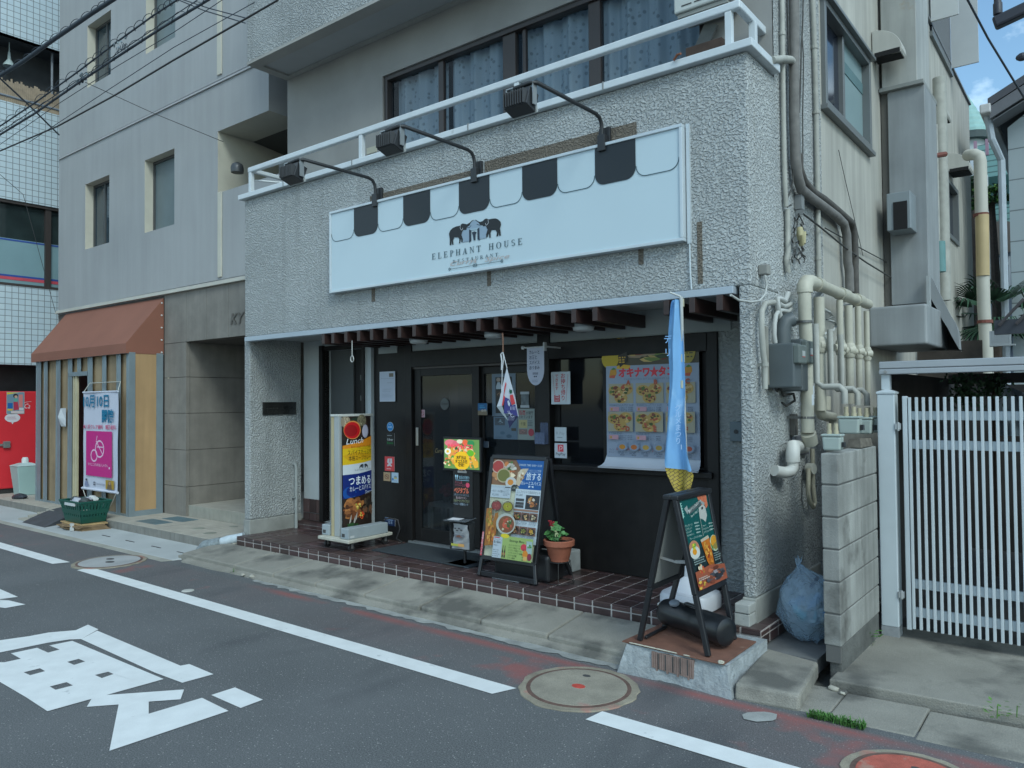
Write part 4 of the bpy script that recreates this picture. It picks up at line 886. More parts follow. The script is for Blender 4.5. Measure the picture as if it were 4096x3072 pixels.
# cloth pennant on a bracket rod
q0, q1, qb = P('k',1500,150,1,.55), P('k',1750,155,1,.55), P('k',1630,705,1,.55)
t = thing('shop_pennant', 'white rounded cloth pennant with Japanese writing on a rod right of the door', 'pennant', ((q0.x+q1.x)/2,.55,qb.z))
b = B(); b.tube([(q0.x-.035,.55,q0.z),(q1.x+.012,.55,q0.z)], .006); b.blob((q0.x-.04,.55,q0.z), .016, 10, 8); b.box((q1.x+.004,.535,q0.z-.035),(q1.x+.018,.565,q0.z+.035)); b.bar((q1.x+.011,.55,q0.z),(q1.x+.011,SYF,q0.z),.012,.012); b.obj('rod', mat('rod_white', (.45,.46,.46), .5), t, smooth=50)
W_ = q1.x-q0.x; H_ = q0.z-qb.z; pts = [(q0.x,.552,q0.z),(q1.x,.552,q0.z)]
for i in range(13): an = math.pi*i/12; pts.append((q0.x+W_/2+W_/2*math.cos(an), .552, q0.z-H_+W_*.75-W_*.75*math.sin(an)))
b = B(); b.prism(pts, (0,.003,0)); b.obj('cloth', mat('cloth_white', (.40,.42,.50), .85, var=.05), t)
p = Print((q0.x,.552,q0.z),(q1.x,.552,q0.z),(q0.x,.552,qb.z)); IB = '#1c2a44'
for i, s_ in enumerate(('カレーと','お酒と','スパイス','おつまみ')): p.text(s_,.15,.175+.135*i,.085,IB,w=.15*len(s_),bold=.015)
for i in range(6): p.rect(.35+.055*i,.66,.375+.055*i,.72,IB)
p.ell(.45,.77,.04,.02,IB); p.ell(.55,.77,.04,.02,IB); p.bars(.3,.75,(.86,.9),.012,'#6b7488',3); p.obj('print', t)
# large taco banner hung in the serving window, curling onto the ledge
y = SY-.022
TL, TR = P('m',275,200,1,y), P('m',1640,118,1,y); BLq = P('n',278,900,1,y); x0, x1, zt, zb = TL.x, TR.x, (TL.z+TR.z)/2, .90
t = thing('taco_banner', 'large white taco menu banner hung in the serving window, curling onto the ledge', 'banner', ((x0+x1)/2, y, .845))
b = B()
prof = [(y,zt),(y,zb+.06),(y-.006,zb+.02),(y-.022,zb-.012),(y-.05,zb-.032),(y-.085,zb-.044)]
vs = []; fs = []
for yy, zz in prof: e = .012*(y-yy)/.05; vs += [(x0-e-.01*(yy<y),yy,zz),(x1+e,yy,zz)]
for i in range(len(prof)-1): fs.append((2*i,2*i+2,2*i+3,2*i+1))
b.mesh(vs, fs); b.obj('vinyl', mat('vinyl_white', (.47,.51,.58), .5, var=.03), t, smooth=80)
b = B(); b.box((x0-.03,y-.10,.846),(x1+.02,y-.075,.858)); b.obj('bottom_rail', mat('rail_pale', (.36,.38,.42), .5), t)
p = Print((x0,y,zt),(x1,y,zt),(x0,y,zb+.03), step=.00008)
p.photo(0,0,1,.235,'#4a4434',['#8f3d30','#3f5a2c','#97836a','#6c7a3a','#a89a86','#7a2f28','#2c3a22','#b39a5c'],70,8,.26)
p.ell(.05,.17,.10,.09,'#b09a20'); p.ell(.10,.06,.05,.045,'#a9a49a'); p.ell(.2,.05,.06,.05,'#b5b0a2'); p.ell(.15,.03,.05,.03,'#b99a2a'); p.ell(.87,.13,.10,.115,'#9a8c38'); p.text('TOGO',.87,.12,.04,'#4f4a30',align='c',w=.14); p.bars(.8,.95,(.15,.18),.01,'#4f4a30',2)
p.rect(0,.235,1,1,'#8d98ab'); p.poly([(.12,.26),(.13,.235),(.20,.225),(.28,.235),(.27,.265)],'#c9a02a')
p.poly([(.14,.15),(.24,.12),(.25,.2),(.16,.25)],'#2a241e'); p.bars(.15,.24,(.16,.18,.2),.012,'#b8952a',9)
for u in (.08,.89): p.poly([(u-.045,.33),(u-.03,.27),(u,.255),(u+.04,.265),(u+.045,.30),(u+.02,.335)],'#b8862a'); p.poly([(u-.02,.262),(u+.01,.247),(u+.04,.262),(u,.27)],'#4f7a34'); p.poly([(u-.04,.335),(u+.02,.338),(u+.03,.31),(u-.03,.315)],'#b0533a')
p.text('オキナワ★タコス',.145,.325,.062,'#c02f3f',w=.70,bold=.05)
p.text('PRESENTED BY ELEPHANT HOUSE',.21,.358,.016,'#7c8494',w=.58)
FD = ['#9a7a3c','#6a3a2c','#87502e','#55692e','#b59a5a','#3c4a22','#a5523a','#c2a878']
cols = [(.03,.31),(.34,.64),(.67,.97)]
for r_, v0 in enumerate((.385,.62)):
    for ci, (u0,u1) in enumerate(cols):
        p.rect(u0,v0,u1,v0+.165,'#9a9682'); uc = (u0+u1)/2
        for dx, dy in ((-.07,.06),(.06,.05),(.0,.12)): p.ell(uc+dx,v0+dy,.075,.045,'#a88c4c',14); p.food(uc+dx,v0+dy,.07,.042,FD,16,r_*9+ci*3+int(dx*99),.36)
        p.text('ABCDEF'[r_*3+ci],u0+.20,v0+(.012 if r_==0 else .16),.04,'#a0523a',bold=.06)
        nm = ('タコス3Pとフレンチフライ コンボ','タコス2Pとフレンチフライ コンボ','タコス2P コンボ','タコス3P コンボ','タコス2P コンボ','ビッグコンボ')[r_*3+ci]
        p.text(nm,u0+.01,v0+.187,.0125,'#3a4250',w=min(.27,.0165*len(nm)))
        p.rect(u0+.01,v0+.195,u0+.12,v0+.232,'#b08a96'); p.rect(u0+.025,v0+.205,u0+.045,v0+.225,'#a8883c')
        for i, (s_, pr) in enumerate(zip(('①ビーフ','②チキン','③ポーク'), (('¥1550','¥1440','¥1400'),('¥1200','¥1130','¥1090'),('¥1200','¥1130','¥1090'),('¥1380','¥1240','¥1200'),('¥900','¥830','¥790'),('¥3800','¥3600','¥3400'))[r_*3+ci])):
            p.text(s_,u0+.14,v0+.205+.0145*i,.010,'#3a4250',w=.07); p.text(pr,u0+.275,v0+.205+.0145*i,.010,'#3a4250',align='r',w=.05)
p.rect(.03,.862,.97,.8632,'#78839a')
for i, (u, cc) in enumerate(((.2,'#b07a24'),(.33,'#a8622c'),(.46,'#a88a3c'),(.6,'#98803a'),(.76,'#b0923c'),(.91,'#9c4a38'))):
    p.ell(u,.908,.058,.036,'#7d8a9e',18); p.ell(u,.912,.035,.02,cc,12); p.text('GHIJKL'[i],u-.07,.94,.02,'#8a4a4c',bold=.02); p.text(('¥500','¥400','¥380','¥350','¥300','¥200')[i],u,.985,.013,'#3a4250',align='c',w=.05); p.bars(u-.05,u+.05,(.952,.962),.005,'#5a6678',i)
p.text('サイド',.055,.945,.016,'#4a5466',w=.06); p.text('メニュー',.05,.965,.016,'#4a5466',w=.075)
p.obj('print', t)
# nobori flag with pole and water base
bx, by = 4.82, .235
nb = thing('nobori_flag', 'tall light blue cloth flag on a white pole with yellow lattice hem', 'flag', (bx, by, 0))
b = B(); pt_ = P('q21',1462,905,1,.06); b.tube([(4.82,.235,.2),(4.84,.14,1.2),(pt_.x,.06,pt_.z)], .011, 10); b.tube([(pt_.x,.06,pt_.z),(P('q21',1365,865,1,.03).x,.03,P('q21',1365,868,1,.03).z)], .006)
b.obj('pole', mat('pole_white', (.50,.52,.50), .45), nb, smooth=60)
b = B()
for z in (1.45, 1.62, 1.98): b.lathe((4.852+.004*(z-1.2),.09,z), [(.017,0),(.017,.05)], 12)
b.obj('pole_joint', mat('joint_cream', (.50,.49,.36), .5), nb)
rows = [('q21',1372,930,1450,930),('q21',1352,1060,1462,1060),('q21',1328,1240,1470,1240),('q21',1335,1400,1478,1400),('q21',1350,1560,1485,1560),('q22',1352,30,1487,30),('q22',1335,180,1490,180),('q22',1330,300,1497,300),('q22',1325,420,1520,420),('q22',1326,540,1528,540),('q22',1328,640,1535,640),('q22',1338,720,1575,760)]
rows2 = [('q22',1345,735,1578,800),('q22',1362,800,1562,855),('q22',1392,870,1550,900),('q22',1420,930,1555,915)]
def ypos(j): return .055+.004*math.sin(j*1.7)
def clothrow(k,a,c,a2,c2,j):
    o = []
    for i in range(9):
        u = i/8; fold = .030*math.sin(u*7.5+j*.35)+.012*math.sin(u*15+j)
        q = P(k,a+(a2-a)*u,c+(c2-c)*u,1,ypos(j)); d = (q-CAM).normalized(); o.append(q + Vector((0,fold,0)) - Vector((0,0,0)))
    return o
def clothmesh(rs, j0):
    vs = []; fs = []
    for j, r_ in enumerate(rs): vs += clothrow(*r_, j+j0)
    for j in range(len(rs)-1):
        for i in range(8): fs.append((j*9+i, (j+1)*9+i, (j+1)*9+i+1, j*9+i+1))
    b = B(); b.mesh(vs, fs); return b
o = clothmesh(rows, 0).obj('cloth', mat('flag_blue', (.20,.39,.66), .75, var=.10, vs=4, dirt=((.34,.53,.74), .53, 3)), nb, smooth=70)
sm = o.modifiers.new('sub', 'SUBSURF'); sm.levels = 1; sm.render_levels = 2
hem = clothmesh([rows[-1]]+rows2, len(rows)-1)
def hemmat():
    M, N, L, bb = nodes('flag_hem'); tcn = N.new('ShaderNodeNewGeometry'); mp = N.new('ShaderNodeMapping'); mp.inputs['Rotation'].default_value = (0, rad(38), 0); mp.inputs['Scale'].default_value = (1,1,1); L.new(tcn.outputs['Position'], mp.inputs[0])
    br = N.new('ShaderNodeTexBrick'); br.inputs['Scale'].default_value = 22; br.inputs['Color1'].default_value = (.42,.33,.05,1); br.inputs['Color2'].default_value = (.36,.27,.05,1); br.inputs['Mortar'].default_value = (.07,.045,.03,1); br.inputs['Mortar Size'].default_value = .035; br.inputs['Brick Width'].default_value = .7; br.inputs['Row Height'].default_value = .42
    sp = N.new('ShaderNodeSeparateXYZ'); cb = N.new('ShaderNodeCombineXYZ'); L.new(mp.outputs[0], sp.inputs[0]); L.new(sp.outputs[0], cb.inputs[0]); L.new(sp.outputs[2], cb.inputs[1]); L.new(cb.outputs[0], br.inputs['Vector']); L.new(br.outputs[0], bb.inputs['Base Color']); bb.inputs['Roughness'].default_value = .75; return M
o = hem.obj('flag_hem', hemmat(), nb, smooth=70); sm = o.modifiers.new('sub', 'SUBSURF'); sm.levels = 1; sm.render_levels = 2
p = Print(P('n',1260,60,1,.018), P('n',1420,60,1,.018), P('n',1260,720,1,.018)); p.vtext('グルメまつり',.5,.02,.15,'#a9c6ea',.98,.01); p.line([(.78,.9),(.80,1.0)],.05,'#cfe0f2')
p.obj('lettering', nb)
p = Print(P('m',1150,150,1,.018), P('m',1225,150,1,.018), P('m',1150,700,1,.018)); p.vtext('デリ',.5,.02,.22,'#8db4e0',1.6,.01); p.obj('lettering', nb)
b = B(); z0 = .0
def rr(r, z, c=.5):
    o = []
    for i in range(24):
        a = 6.283*i/24; e = 4.0; ca, sa = math.cos(a), math.sin(a)
        o.append(Vector((bx+r*math.copysign(abs(ca)**(2/e), ca), by+r*math.copysign(abs(sa)**(2/e), sa)*.92, z)))
    return o
prof = [(.165,.0),(.178,.012),(.178,.085),(.168,.105),(.125,.115),(.095,.15),(.06,.185),(.036,.205),(.032,.27),(.024,.275),(.024,.36)]
vs = []; fs = []
for r_, z in prof: vs += rr(r_, z)
for i in range(len(prof)-1):
    for j in range(24): fs.append((i*24+j, i*24+(j+1)%24, (i+1)*24+(j+1)%24, (i+1)*24+j))
fs.append(list(range((len(prof)-1)*24, len(prof)*24)))
b.mesh(vs, fs); b.obj('water_base', mat('plastic_white', (.56,.58,.62), .4, var=.03), nb, smooth=32)
b = B(); b.lathe((4.70,.06,.03), [(.03,0),(.032,.012),(.02,.02)], 14); b.obj('filler_cap', mat('cap_white', (.55,.56,.52), .5), nb, smooth=40)
# hanging wave flag on a cord
yf = .12
f0 = P('k',1150,30,1,yf); f1 = P('k',1150,215,1,yf); f2 = P('k',1208,450,1,yf)
wf = thing('hanging_flag', 'small white flag with red and navy wave pattern hanging point down from the rafters', 'flag', (f1.x, yf, P('k',1240,1335,1,yf).z))
b = B(); b.tube([(f0.x-.005,yf,f0.z+.05),(f0.x,yf,f0.z),(f1.x,yf,f1.z)], .006); b.obj('hook_cord', mat('cord_brown', (.16,.09,.06), .8), wf)
b = B(); e0 = P('k',1130,480,1,yf); b.tube([f1, P('k',1118,250,1,yf), P('k',1135,350,1,yf), e0], .006); b.tube([f1, f2], .0035); b.tube([P('k',1150,230,1,yf),P('k',1160,330,1,yf),P('k',1140,480,1,yf),P('k',1130,800,1,yf)], .0035)
b.obj('cord', mat('cord_white', (.5,.52,.54), .8), wf)
def fp(pts, d=0.): return [P('k',a,c,1,yf)+V(0,-d,0) for a, c in pts]
def cloth(nm, pts, m_, d, bend=0.):
    b = B(); q = fp(pts, d); b.prism(q, (0,.0025,0)); return b.obj(nm, m_, wf)
cloth('cloth', [(1205,445),(1225,520),(1330,900),(1378,1165),(1180,1118),(1170,1080),(1190,880),(1140,1010),(1060,1015),(1100,900),(1150,680)], mat('flag_white', (.52,.55,.60), .8, var=.06), 0)
cloth('back_fold', [(1060,1015),(1140,1012),(1175,1120),(1225,1225),(1150,1140)], mat('fold_grey', (.30,.34,.36), .8, var=.06), .003)
cloth('navy_panel', [(1185,880),(1240,905),(1290,1010),(1335,990),(1375,1165),(1240,1120),(1170,1118)], mat('navy_cloth', (.045,.045,.20), .8, var=.1), .006)
cloth('navy_tip', [(1240,1130),(1372,1172),(1300,1260),(1250,1335),(1228,1240)], mat('navy_dark', (.02,.022,.07), .8, var=.1), .004)
cloth('red_panel', [(1195,660),(1205,680),(1170,850),(1185,880),(1160,1000),(1140,1005),(1165,850),(1180,720)], mat('red_cloth', (.50,.05,.06), .8, var=.08), .006)
cloth('red_panel', [(1258,850),(1300,840),(1335,975),(1290,995),(1268,940)], MATS['red_cloth'], .0065)
cloth('green_leaf', [(1248,800),(1255,755),(1268,775),(1288,770),(1290,815),(1265,830)], mat('green_cloth', (.015,.09,.05), .8), .0066)
p = Print(*fp([(1170,880),(1380,880),(1170,1340)], .0095)); WV = '#b9bccb'
p.poly([(.28,.12),(.38,.10),(.48,.22),(.42,.3),(.32,.24)], WV)
for (cu, cv, r_) in ((.42,.42,.22),(.55,.40,.30),(.65,.46,.36)): p.ring(cu, cv, r_*.55, r_*.5, .03, WV, 14, 60, 170)
for i in range(4): p.line([(.52+.1*i,.30),(.5+.1*i,.40)], .03, WV)
for i in range(5): p.line([(.42+.09*i,.60),(.36+.09*i,.74)], .02, '#8d90a8')
p.obj('wave_print', wf)
# lit screen on the door
y = SY-.045
q0, q1, q2 = P('l',272,20,1,y), P('l',788,22,1,y), P('l',300,445,1,y)
x0, x1, zt, zb = (q0.x+q2.x)/2, P('l',800,22,1,y).x, q0.z+.0, P('l',550,465,1,y).z
ms = thing('menu_screen', 'lit screen showing a colourful taco picture, in front of the entrance door', 'screen', ((x0+x1)/2, y, zb))
b = B(); b.box((x0-.02,y+.002,zb-.022),(x1+.02,y+.035,zt+.02)); b.obj('screen_frame', BLACKF, ms, bevel=.004)
b = B(); b.box(((x0+x1)/2-.02, y+.03, .0), ((x0+x1)/2+.02, y+.044, zb)); b.obj('screen_stand', BLACKF, ms)
p = Print((x0,y,zt),(x1,y,zt),(x0,y,zb))
p.rect(0,0,1,1,'#b8c4a8'); p.photo(0,0,1,1,'#6a8a4a',['#4e8a3a','#2f6a34','#d88a40','#e0a838','#d8b040','#c85848','#e0d0a0'],60,12,.3)
p.ell(.2,.13,.17,.12,'#d5707a'); p.ell(.35,.15,.1,.1,'#c9606c'); p.ell(.47,.07,.09,.07,'#d9cdb0'); p.ell(.62,.1,.08,.1,'#d85f3a'); p.ell(.78,.13,.10,.11,'#3c7f4a'); p.ell(.12,.42,.09,.11,'#e6e0d0'); p.ell(.12,.42,.04,.05,'#e0b030'); p.ell(.77,.45,.10,.11,'#6aa628')
p.ell(.52,.72,.24,.32,'#e2b01c',16); p.food(.17,.75,.18,.2,['#d8943a','#c85a3a','#e0b060','#5a7a34','#d9c8a0'],26,3,.3); p.food(.85,.75,.15,.22,['#d8943a','#c85a3a','#e0b060','#5a7a34','#d9c8a0'],26,4,.3); p.poly([(.78,.55),(1,.75),(1,.9),(.9,.95)],'#d8a030')
p.text('オキナワ★タコス',.12,.31,.14,'#e04a58',w=.74,bold=.05)
p.text('木曜日は',.52,.66,.10,'#2a2a14',align='c',w=.28,bold=.03); p.text('タコスの日',.52,.79,.10,'#2a2a14',align='c',w=.34,bold=.03); p.text('決定!',.52,.9,.09,'#2a2a14',align='c',w=.18,bold=.03)
p.obj('screen_picture', ms, mat('screen_emission', attr=True, rough=.3, var=0, emit=.55))
# ================================================================ SIGNS AND THINGS STANDING ON THE STEP
# --- wheeled pylon sign
pg = thing('pylon_sign', 'tall curved lunch and dinner sign standing on a wheeled board between two grey weights', 'sign', (1.26, .41, .085))
b = B(); b.hexa([(1.065,.10,.085),(1.535,.085,.085),(1.50,.66,.085),(1.03,.67,.085),(1.065,.10,.115),(1.535,.085,.115),(1.50,.66,.115),(1.03,.67,.115)])
cart = thing('wheeled_board', 'flat cream board on casters carrying the pylon sign and its weights', 'cart', (1.28, .38, 0))
b.obj('deck', mat('deck_cream', (.46,.45,.38), .7, var=.15, vs=9, dirt=((.25,.20,.13), .68, 14)), cart, bevel=.006)
for x, y in ((1.12,.17),(1.48,.16),(1.45,.60),(1.10,.60)):
    b = B(); b.lathe((x-.012,y,.035), [(.033,0),(.035,.004),(.035,.02),(.033,.024)], 16, (1,0,0)); w_ = b.obj('caster', mat('caster_black', (.018,.018,.02), .5), cart, smooth=40)
    b = B(); b.box((x-.018,y-.012,.03),(x-.0135,y+.012,.085)); b.box((x+.0135,y-.012,.03),(x+.018,y+.012,.085)); b.obj('caster_fork', mat('fork_steel', (.25,.25,.25), .4, metal=.6), w_)
PY0, PY1, PXX, pz0, pz1 = .165, .590, 1.275, .116, P('i',780,1345,0,1.275).z
b = B()
def pcurve(v): return PXX+.035*math.sin(math.pi*v)+.02
b.box((PXX-.045,PY0,pz0),(PXX+.03,PY0+.035,pz1)); b.box((PXX-.045,PY1-.035,pz0),(PXX+.03,PY1,pz1)); b.obj('side_rail', mat('rail_grey', (.36,.38,.38), .45, metal=.2), pg, bevel=.006)
b = B(); b.box((PXX-.09,PY0+.002,pz0),(PXX-.047,PY0+.03,pz1)); b.obj('rear_rail', mat('rail_cream', (.40,.34,.20), .5), pg)
b = B(); n = 12
cap = [(PXX-.09,PY0-.006,pz1)]+[(pcurve(i/n)+.006,PY0-.006+(PY1-PY0+.012)*i/n,pz1) for i in range(n+1)]+[(PXX-.09,PY1+.006,pz1)]
b.prism(cap,(0,0,.022)); b.obj('top_cap', mat('cap_pale', (.52,.53,.50), .4), pg, bevel=.003)
def curved(nm, fn):
    pr = Print((0,0,0),(PY1-PY0-.07,0,0),(0,0,-(pz1-pz0)), step=.0001); fn(pr)
    # subdivide long shapes by bending every vertex onto the curved face
    bm = bmesh.new(); vs = [bm.verts.new(v) for v in pr.b.v]
    cl = bm.loops.layers.float_color.new('Col')
    for f, c in zip(pr.b.f, pr.b.c):
        try: fc = bm.faces.new([vs[i] for i in f])
        except ValueError: continue
        for l in fc.loops: l[cl] = (*c, 1)
    W_ = PY1-PY0-.07
    for k in range(1, 12):
        g = bm.verts[:]+bm.edges[:]+bm.faces[:]
        bmesh.ops.bisect_plane(bm, geom=g, plane_co=(W_*k/12,0,0), plane_no=(1,0,0))
    base = Vector((PXX, (PY0+PY1)/2, pz0))
    for v in bm.verts:
        u = v.co.x/W_; off = -v.co.y
        v.co = Vector((pcurve(.08+.84*u)+off, PY0+.035+v.co.x, pz1+v.co.z)) - base
    me = bpy.data.meshes.new(nm); bm.to_mesh(me); bm.free(); me.materials.append(INKM)
    o = bpy.data.objects.new(nm, me); COL.objects.link(o); o.parent = pg; o.location = base-WL[pg.name]; WL[o.name] = base; return o
def pylon_art(p):
    p.rect(0,0,1,1,'#1c1815')
    p.photo(0,0,1,.2,'#2a1f1a',['#3a2a24','#2a3a2e','#4a352c','#1e1a18'],24,3,.5)
    p.ell(.1,.045,.14,.05,'#8c8270'); p.food(.1,.045,.12,.045,['#b0a48c','#6f6552','#c8bda4'],24,1,.22); p.ell(.62,.035,.17,.05,'#75705c'); p.food(.62,.035,.16,.045,['#8a8468','#5f5a48','#9c9678'],26,2,.22)
    p.ell(.30,.115,.27,.078,'#c98a4a',26); p.ell(.29,.117,.25,.07,'#b5121c',26); p.ell(.26,.12,.19,.05,'#8f0d16',20); p.ell(.74,.13,.125,.057,'#a9a8bb',22); p.ell(.73,.125,.1,.045,'#b5b4c8',18)
    p.poly([(0,.245),(.45,.222),(1,.172),(1,.30),(0,.30)],'#d0861a'); p.poly([(0,.272),(1,.255),(1,.385),(.5,.40),(0,.408)],'#cfae12'); p.poly([(0,.33),(.4,.3),(1,.33),(.9,.36),(.2,.38)],'#c79a10')
    p.text('Lunch',.10,.235,.05,'#dcdfe2',w=.56,shear=.3,bold=.0,rot=3)
    p.text('ネパール&スリランカ料理',.24,.268,.017,'#5a3a10',w=.72); p.rect(.25,.276,.9,.2775,'#8a5a14')
    p.text('スパイスたっぷり',.14,.325,.038,'#3c3410',w=.84,bold=.005); p.text('本格スープカレー',.17,.372,.036,'#3c3410',w=.8,bold=.005)
    p.poly([(0,.408),(.5,.40),(1,.385),(1,.468),(.5,.485),(0,.49)],'#c2cad0')
    for sgn in (1,-1): 
        u = .68-sgn*.10
        p.poly([(u-.06*sgn,.425),(u,.41),(u+.05*sgn,.408),(u+.09*sgn,.415),(u+.06*sgn,.425),(u+.05*sgn,.442),(u+.02*sgn,.442),(u,.43),(u-.03*sgn,.43),(u-.04*sgn,.444),(u-.07*sgn,.444)],'#23272c')
    p.rect(.65,.418,.71,.442,'#8b97a3'); p.text('ELEPHANT HOUSE',.36,.462,.014,'#6b7c88',w=.6)
    p.poly([(0,.49),(.5,.485),(1,.468),(1,.648),(.5,.675),(0,.69)],'#12266e'); p.ell(.2,.645,.2,.055,'#1f4a94'); p.ell(.27,.632,.17,.045,'#12266e')
    p.text('つまめる',.17,.575,.062,'#d4dbe2',w=.78,bold=.02); p.text('カレーとスパイス',.20,.63,.036,'#d4dbe2',w=.76,bold=.008,rot=2); p.text('Dinner',.72,.665,.032,'#c8d0dc',w=.30,shear=.2,rot=2)
    p.poly([(0,.69),(.5,.675),(1,.648),(1,1),(0,1)],'#2a1f19')
    p.food(.35,.78,.42,.10,['#6a3f24','#8a5a34','#4a2c1a','#a9713e','#7a4a2a'],60,5,.28); p.food(.8,.78,.22,.10,['#3c352c','#55483a','#6a4a34','#2a2622'],24,6,.35); p.food(.45,.76,.12,.03,['#b0b84a','#c8602c','#d8c060'],10,7,.4); p.food(.55,.84,.12,.035,['#d8902c','#c84a24','#d8c458'],10,8,.4)
    for u,v in ((.18,.86),(.3,.87),(.36,.84)): p.poly([(u-.03,v+.05),(u,v),(u+.05,v-.04),(u+.03,v+.02)],'#a8a49c')
    p.food(.3,.95,.4,.06,['#2c4a26','#a83a24','#c8c0a8','#3a2a20'],30,9,.3)
    p.rect(.0,.975,.3,1,'#b8bcc0'); p.rect(.04,.975,.1,1,'#17181a'); p.rect(.18,.975,.24,1,'#17181a')
curved('printed_panel', pylon_art)
CBLK = mat('weight_grey', (.30,.34,.36), .6, var=.1, vs=7, bump=.15, bs=90)
def weight(x0,y0,x1,y1,z,h,lb,tagc=True):
    t = thing('weight_block', lb, 'weight', ((x0+x1)/2,(y0+y1)/2,z), 'grey weights on the wheeled board')
    b = B(); b.box((x0,y0,z),(x1,y1,z+h)); b.obj('body', CBLK, t, bevel=.007)
    b = B(); b.box((x0+.02,y0-.003,z+.02),(x0+.06,y0+.001,z+.05)); b.obj('hand_slot', mat('dark_slot'), t)
    if tagc: b = B(); b.box((x1-.03,y0+.02,z+.015),(x1+.001,y0+.04,z+.03)); b.box((x1,y0+.03,z+.012),(x1+.0015,y0+.07,z+.032)); b.obj('label', mat('label_white', (.5,.52,.52), .6), t)
weight(1.39,.11,1.50,.60,.116,.10,'long grey weight block on the right of the wheeled board, with a small white label')
weight(1.05,.16,1.16,.60,.116,.10,'grey weight block behind the pylon sign on the left of the wheeled board',False)
b = B(); q = P('a',1750,240,1,.66); b.tube([(1.42,.62,.23),(1.46,.66,.245),(1.53,.70,.23),(1.56,.70,.15),(1.53,.68,.05),(1.57,.72,.012)], .008); tag(b.obj('power_cord', mat('cord_black', (.015,.015,.017), .5), smooth=60), 'black power cord trailing behind the grey weight to the dark timber', 'cord')
# --- door mat
b = B(); b.hexa([(1.60,.30,.002),(2.78,.245,.002),(2.80,.72,.002),(1.62,.76,.002),(1.60,.30,.012),(2.78,.245,.012),(2.80,.72,.012),(1.62,.76,.012)])
tag(b.obj('door_mat', mat('mat_dark', (.028,.036,.042), .9, var=.15, bump=.5, bs=200), bevel=.003), 'dark grey door mat on the brown tiles before the entrance', 'mat')
# --- menu stand with chalk board and leaflet box
bx0, by0 = 2.71, .36
st = thing('menu_stand', 'black pole stand on a square foot plate before the entrance door', 'stand', (bx0, by0, 0))
b = B(); b.hexa([(2.565,.27,0),(2.845,.25,0),(2.86,.47,0),(2.58,.49,0),(2.57,.275,.012),(2.84,.255,.012),(2.855,.465,.012),(2.585,.485,.012)]); b.obj('foot_plate', mat('plate_blue_black', (.02,.027,.036), .45), st, bevel=.004)
b = B(); b.tube([(bx0,by0,.01),(bx0,by0,.80)], .013, 10); b.obj('pole', BLACKF, st, smooth=60)
y = by0-.03
q = [P('l',412,490,1,y), P('l',700,515,1,y), P('l',640,1180,1,y)]
x0, x1, zt, zb = q[0].x, q[1].x, q[0].z, .40
cb_ = thing('chalk_board', 'black clip board with coloured chalk menu writing clipped to the pole stand', 'board', ((x0+x1)/2, y, zb))
b = B(); b.box((x0,y,zb),(x1,y+.012,zt)); b.obj('board', mat('board_black', (.012,.012,.013), .5, var=.2), cb_, bevel=.003)
b = B(); b.box(((x0+x1)/2-.05,y-.008,zt-.012),((x0+x1)/2+.05,y-.0005,zt+.004)); b.tube([((x0+x1)/2-.045,y-.006,zt),((x0+x1)/2-.03,y-.006,zt+.014),((x0+x1)/2+.03,y-.006,zt+.014),((x0+x1)/2+.045,y-.006,zt)], .003); b.obj('clip', mat('clip_steel', (.4,.4,.4), .35, metal=.7), cb_)
p = Print((x0,y,zt),(x1,y,zt),(x0,y,zb))
p.ell(.15,.11,.035,.03,'#a9c9d8'); p.ell(.24,.11,.035,.03,'#a9c9d8'); p.line([(.15,.11),(.16,.17)],.03,'#a9c9d8'); p.line([(.24,.11),(.23,.17)],.03,'#a9c9d8')
p.text('本日の日替り',.32,.165,.06,'#9cc0d0',w=.52,bold=.005); p.rect(.14,.19,.84,.20,'#9cc0d0')
p.text('チリハム風',.12,.27,.05,'#b05a6c',w=.36); p.text('トマトベースの',.12,.33,.05,'#b05a6c',w=.5); p.ell(.76,.29,.1,.055,'#d04a68'); p.rect(.74,.23,.78,.25,'#3a7a44')
p.text('ベジタブル',.06,.47,.10,'#e07a5c',w=.76,bold=.03); p.text('人参とモッツァレラのピクルス',.06,.535,.042,'#9aa6b8',w=.76); p.text('直火焼きチキン',.16,.60,.045,'#c8b0b4',w=.54); p.text('又はガーリックライスどう',.04,.665,.045,'#b8c090',w=.8); p.text('ヘルシー満腹セット',.04,.735,.045,'#a9b8c8',w=.74)
p.obj('chalk_writing', cb_)
q = [P('l',400,1240,1,y), P('l',690,1180,1,y), P('l',400,1625,1,y)]
x0, x1, zt, zb = q[0].x, q[1].x, q[0].z, q[2].z
lb = thing('leaflet_box', 'clear leaflet box with a crumpled menu sheet on the pole stand', 'box', ((x0+x1)/2, y, zb))
b = B(); b.box((x0,y+.035,zb),(x1,y+.04,zt+.02)); b.box((x0,y-.03,zb),(x0+.003,y+.035,zt)); b.box((x1-.003,y-.03,zb),(x1,y+.035,zt)); b.box((x0,y-.03,zb-.004),(x1,y+.035,zb)); b.obj('box_shell', mat('smoke_plastic', (.06,.065,.07), .2, var=0, alpha=.75), lb)
b = B(); b.hexa([(x0-.035,y-.075,zt+.015),(x1+.0,y-.075,zt+.022),(x1+.01,y+.05,zt+.04),(x0-.01,y+.05,zt+.035),(x0-.035,y-.075,zt+.02),(x1+.0,y-.075,zt+.027),(x1+.01,y+.05,zt+.045),(x0-.01,y+.05,zt+.04)]); b.obj('lid', mat('lid_clear', (.18,.2,.22), .12, var=0, alpha=.5), lb)
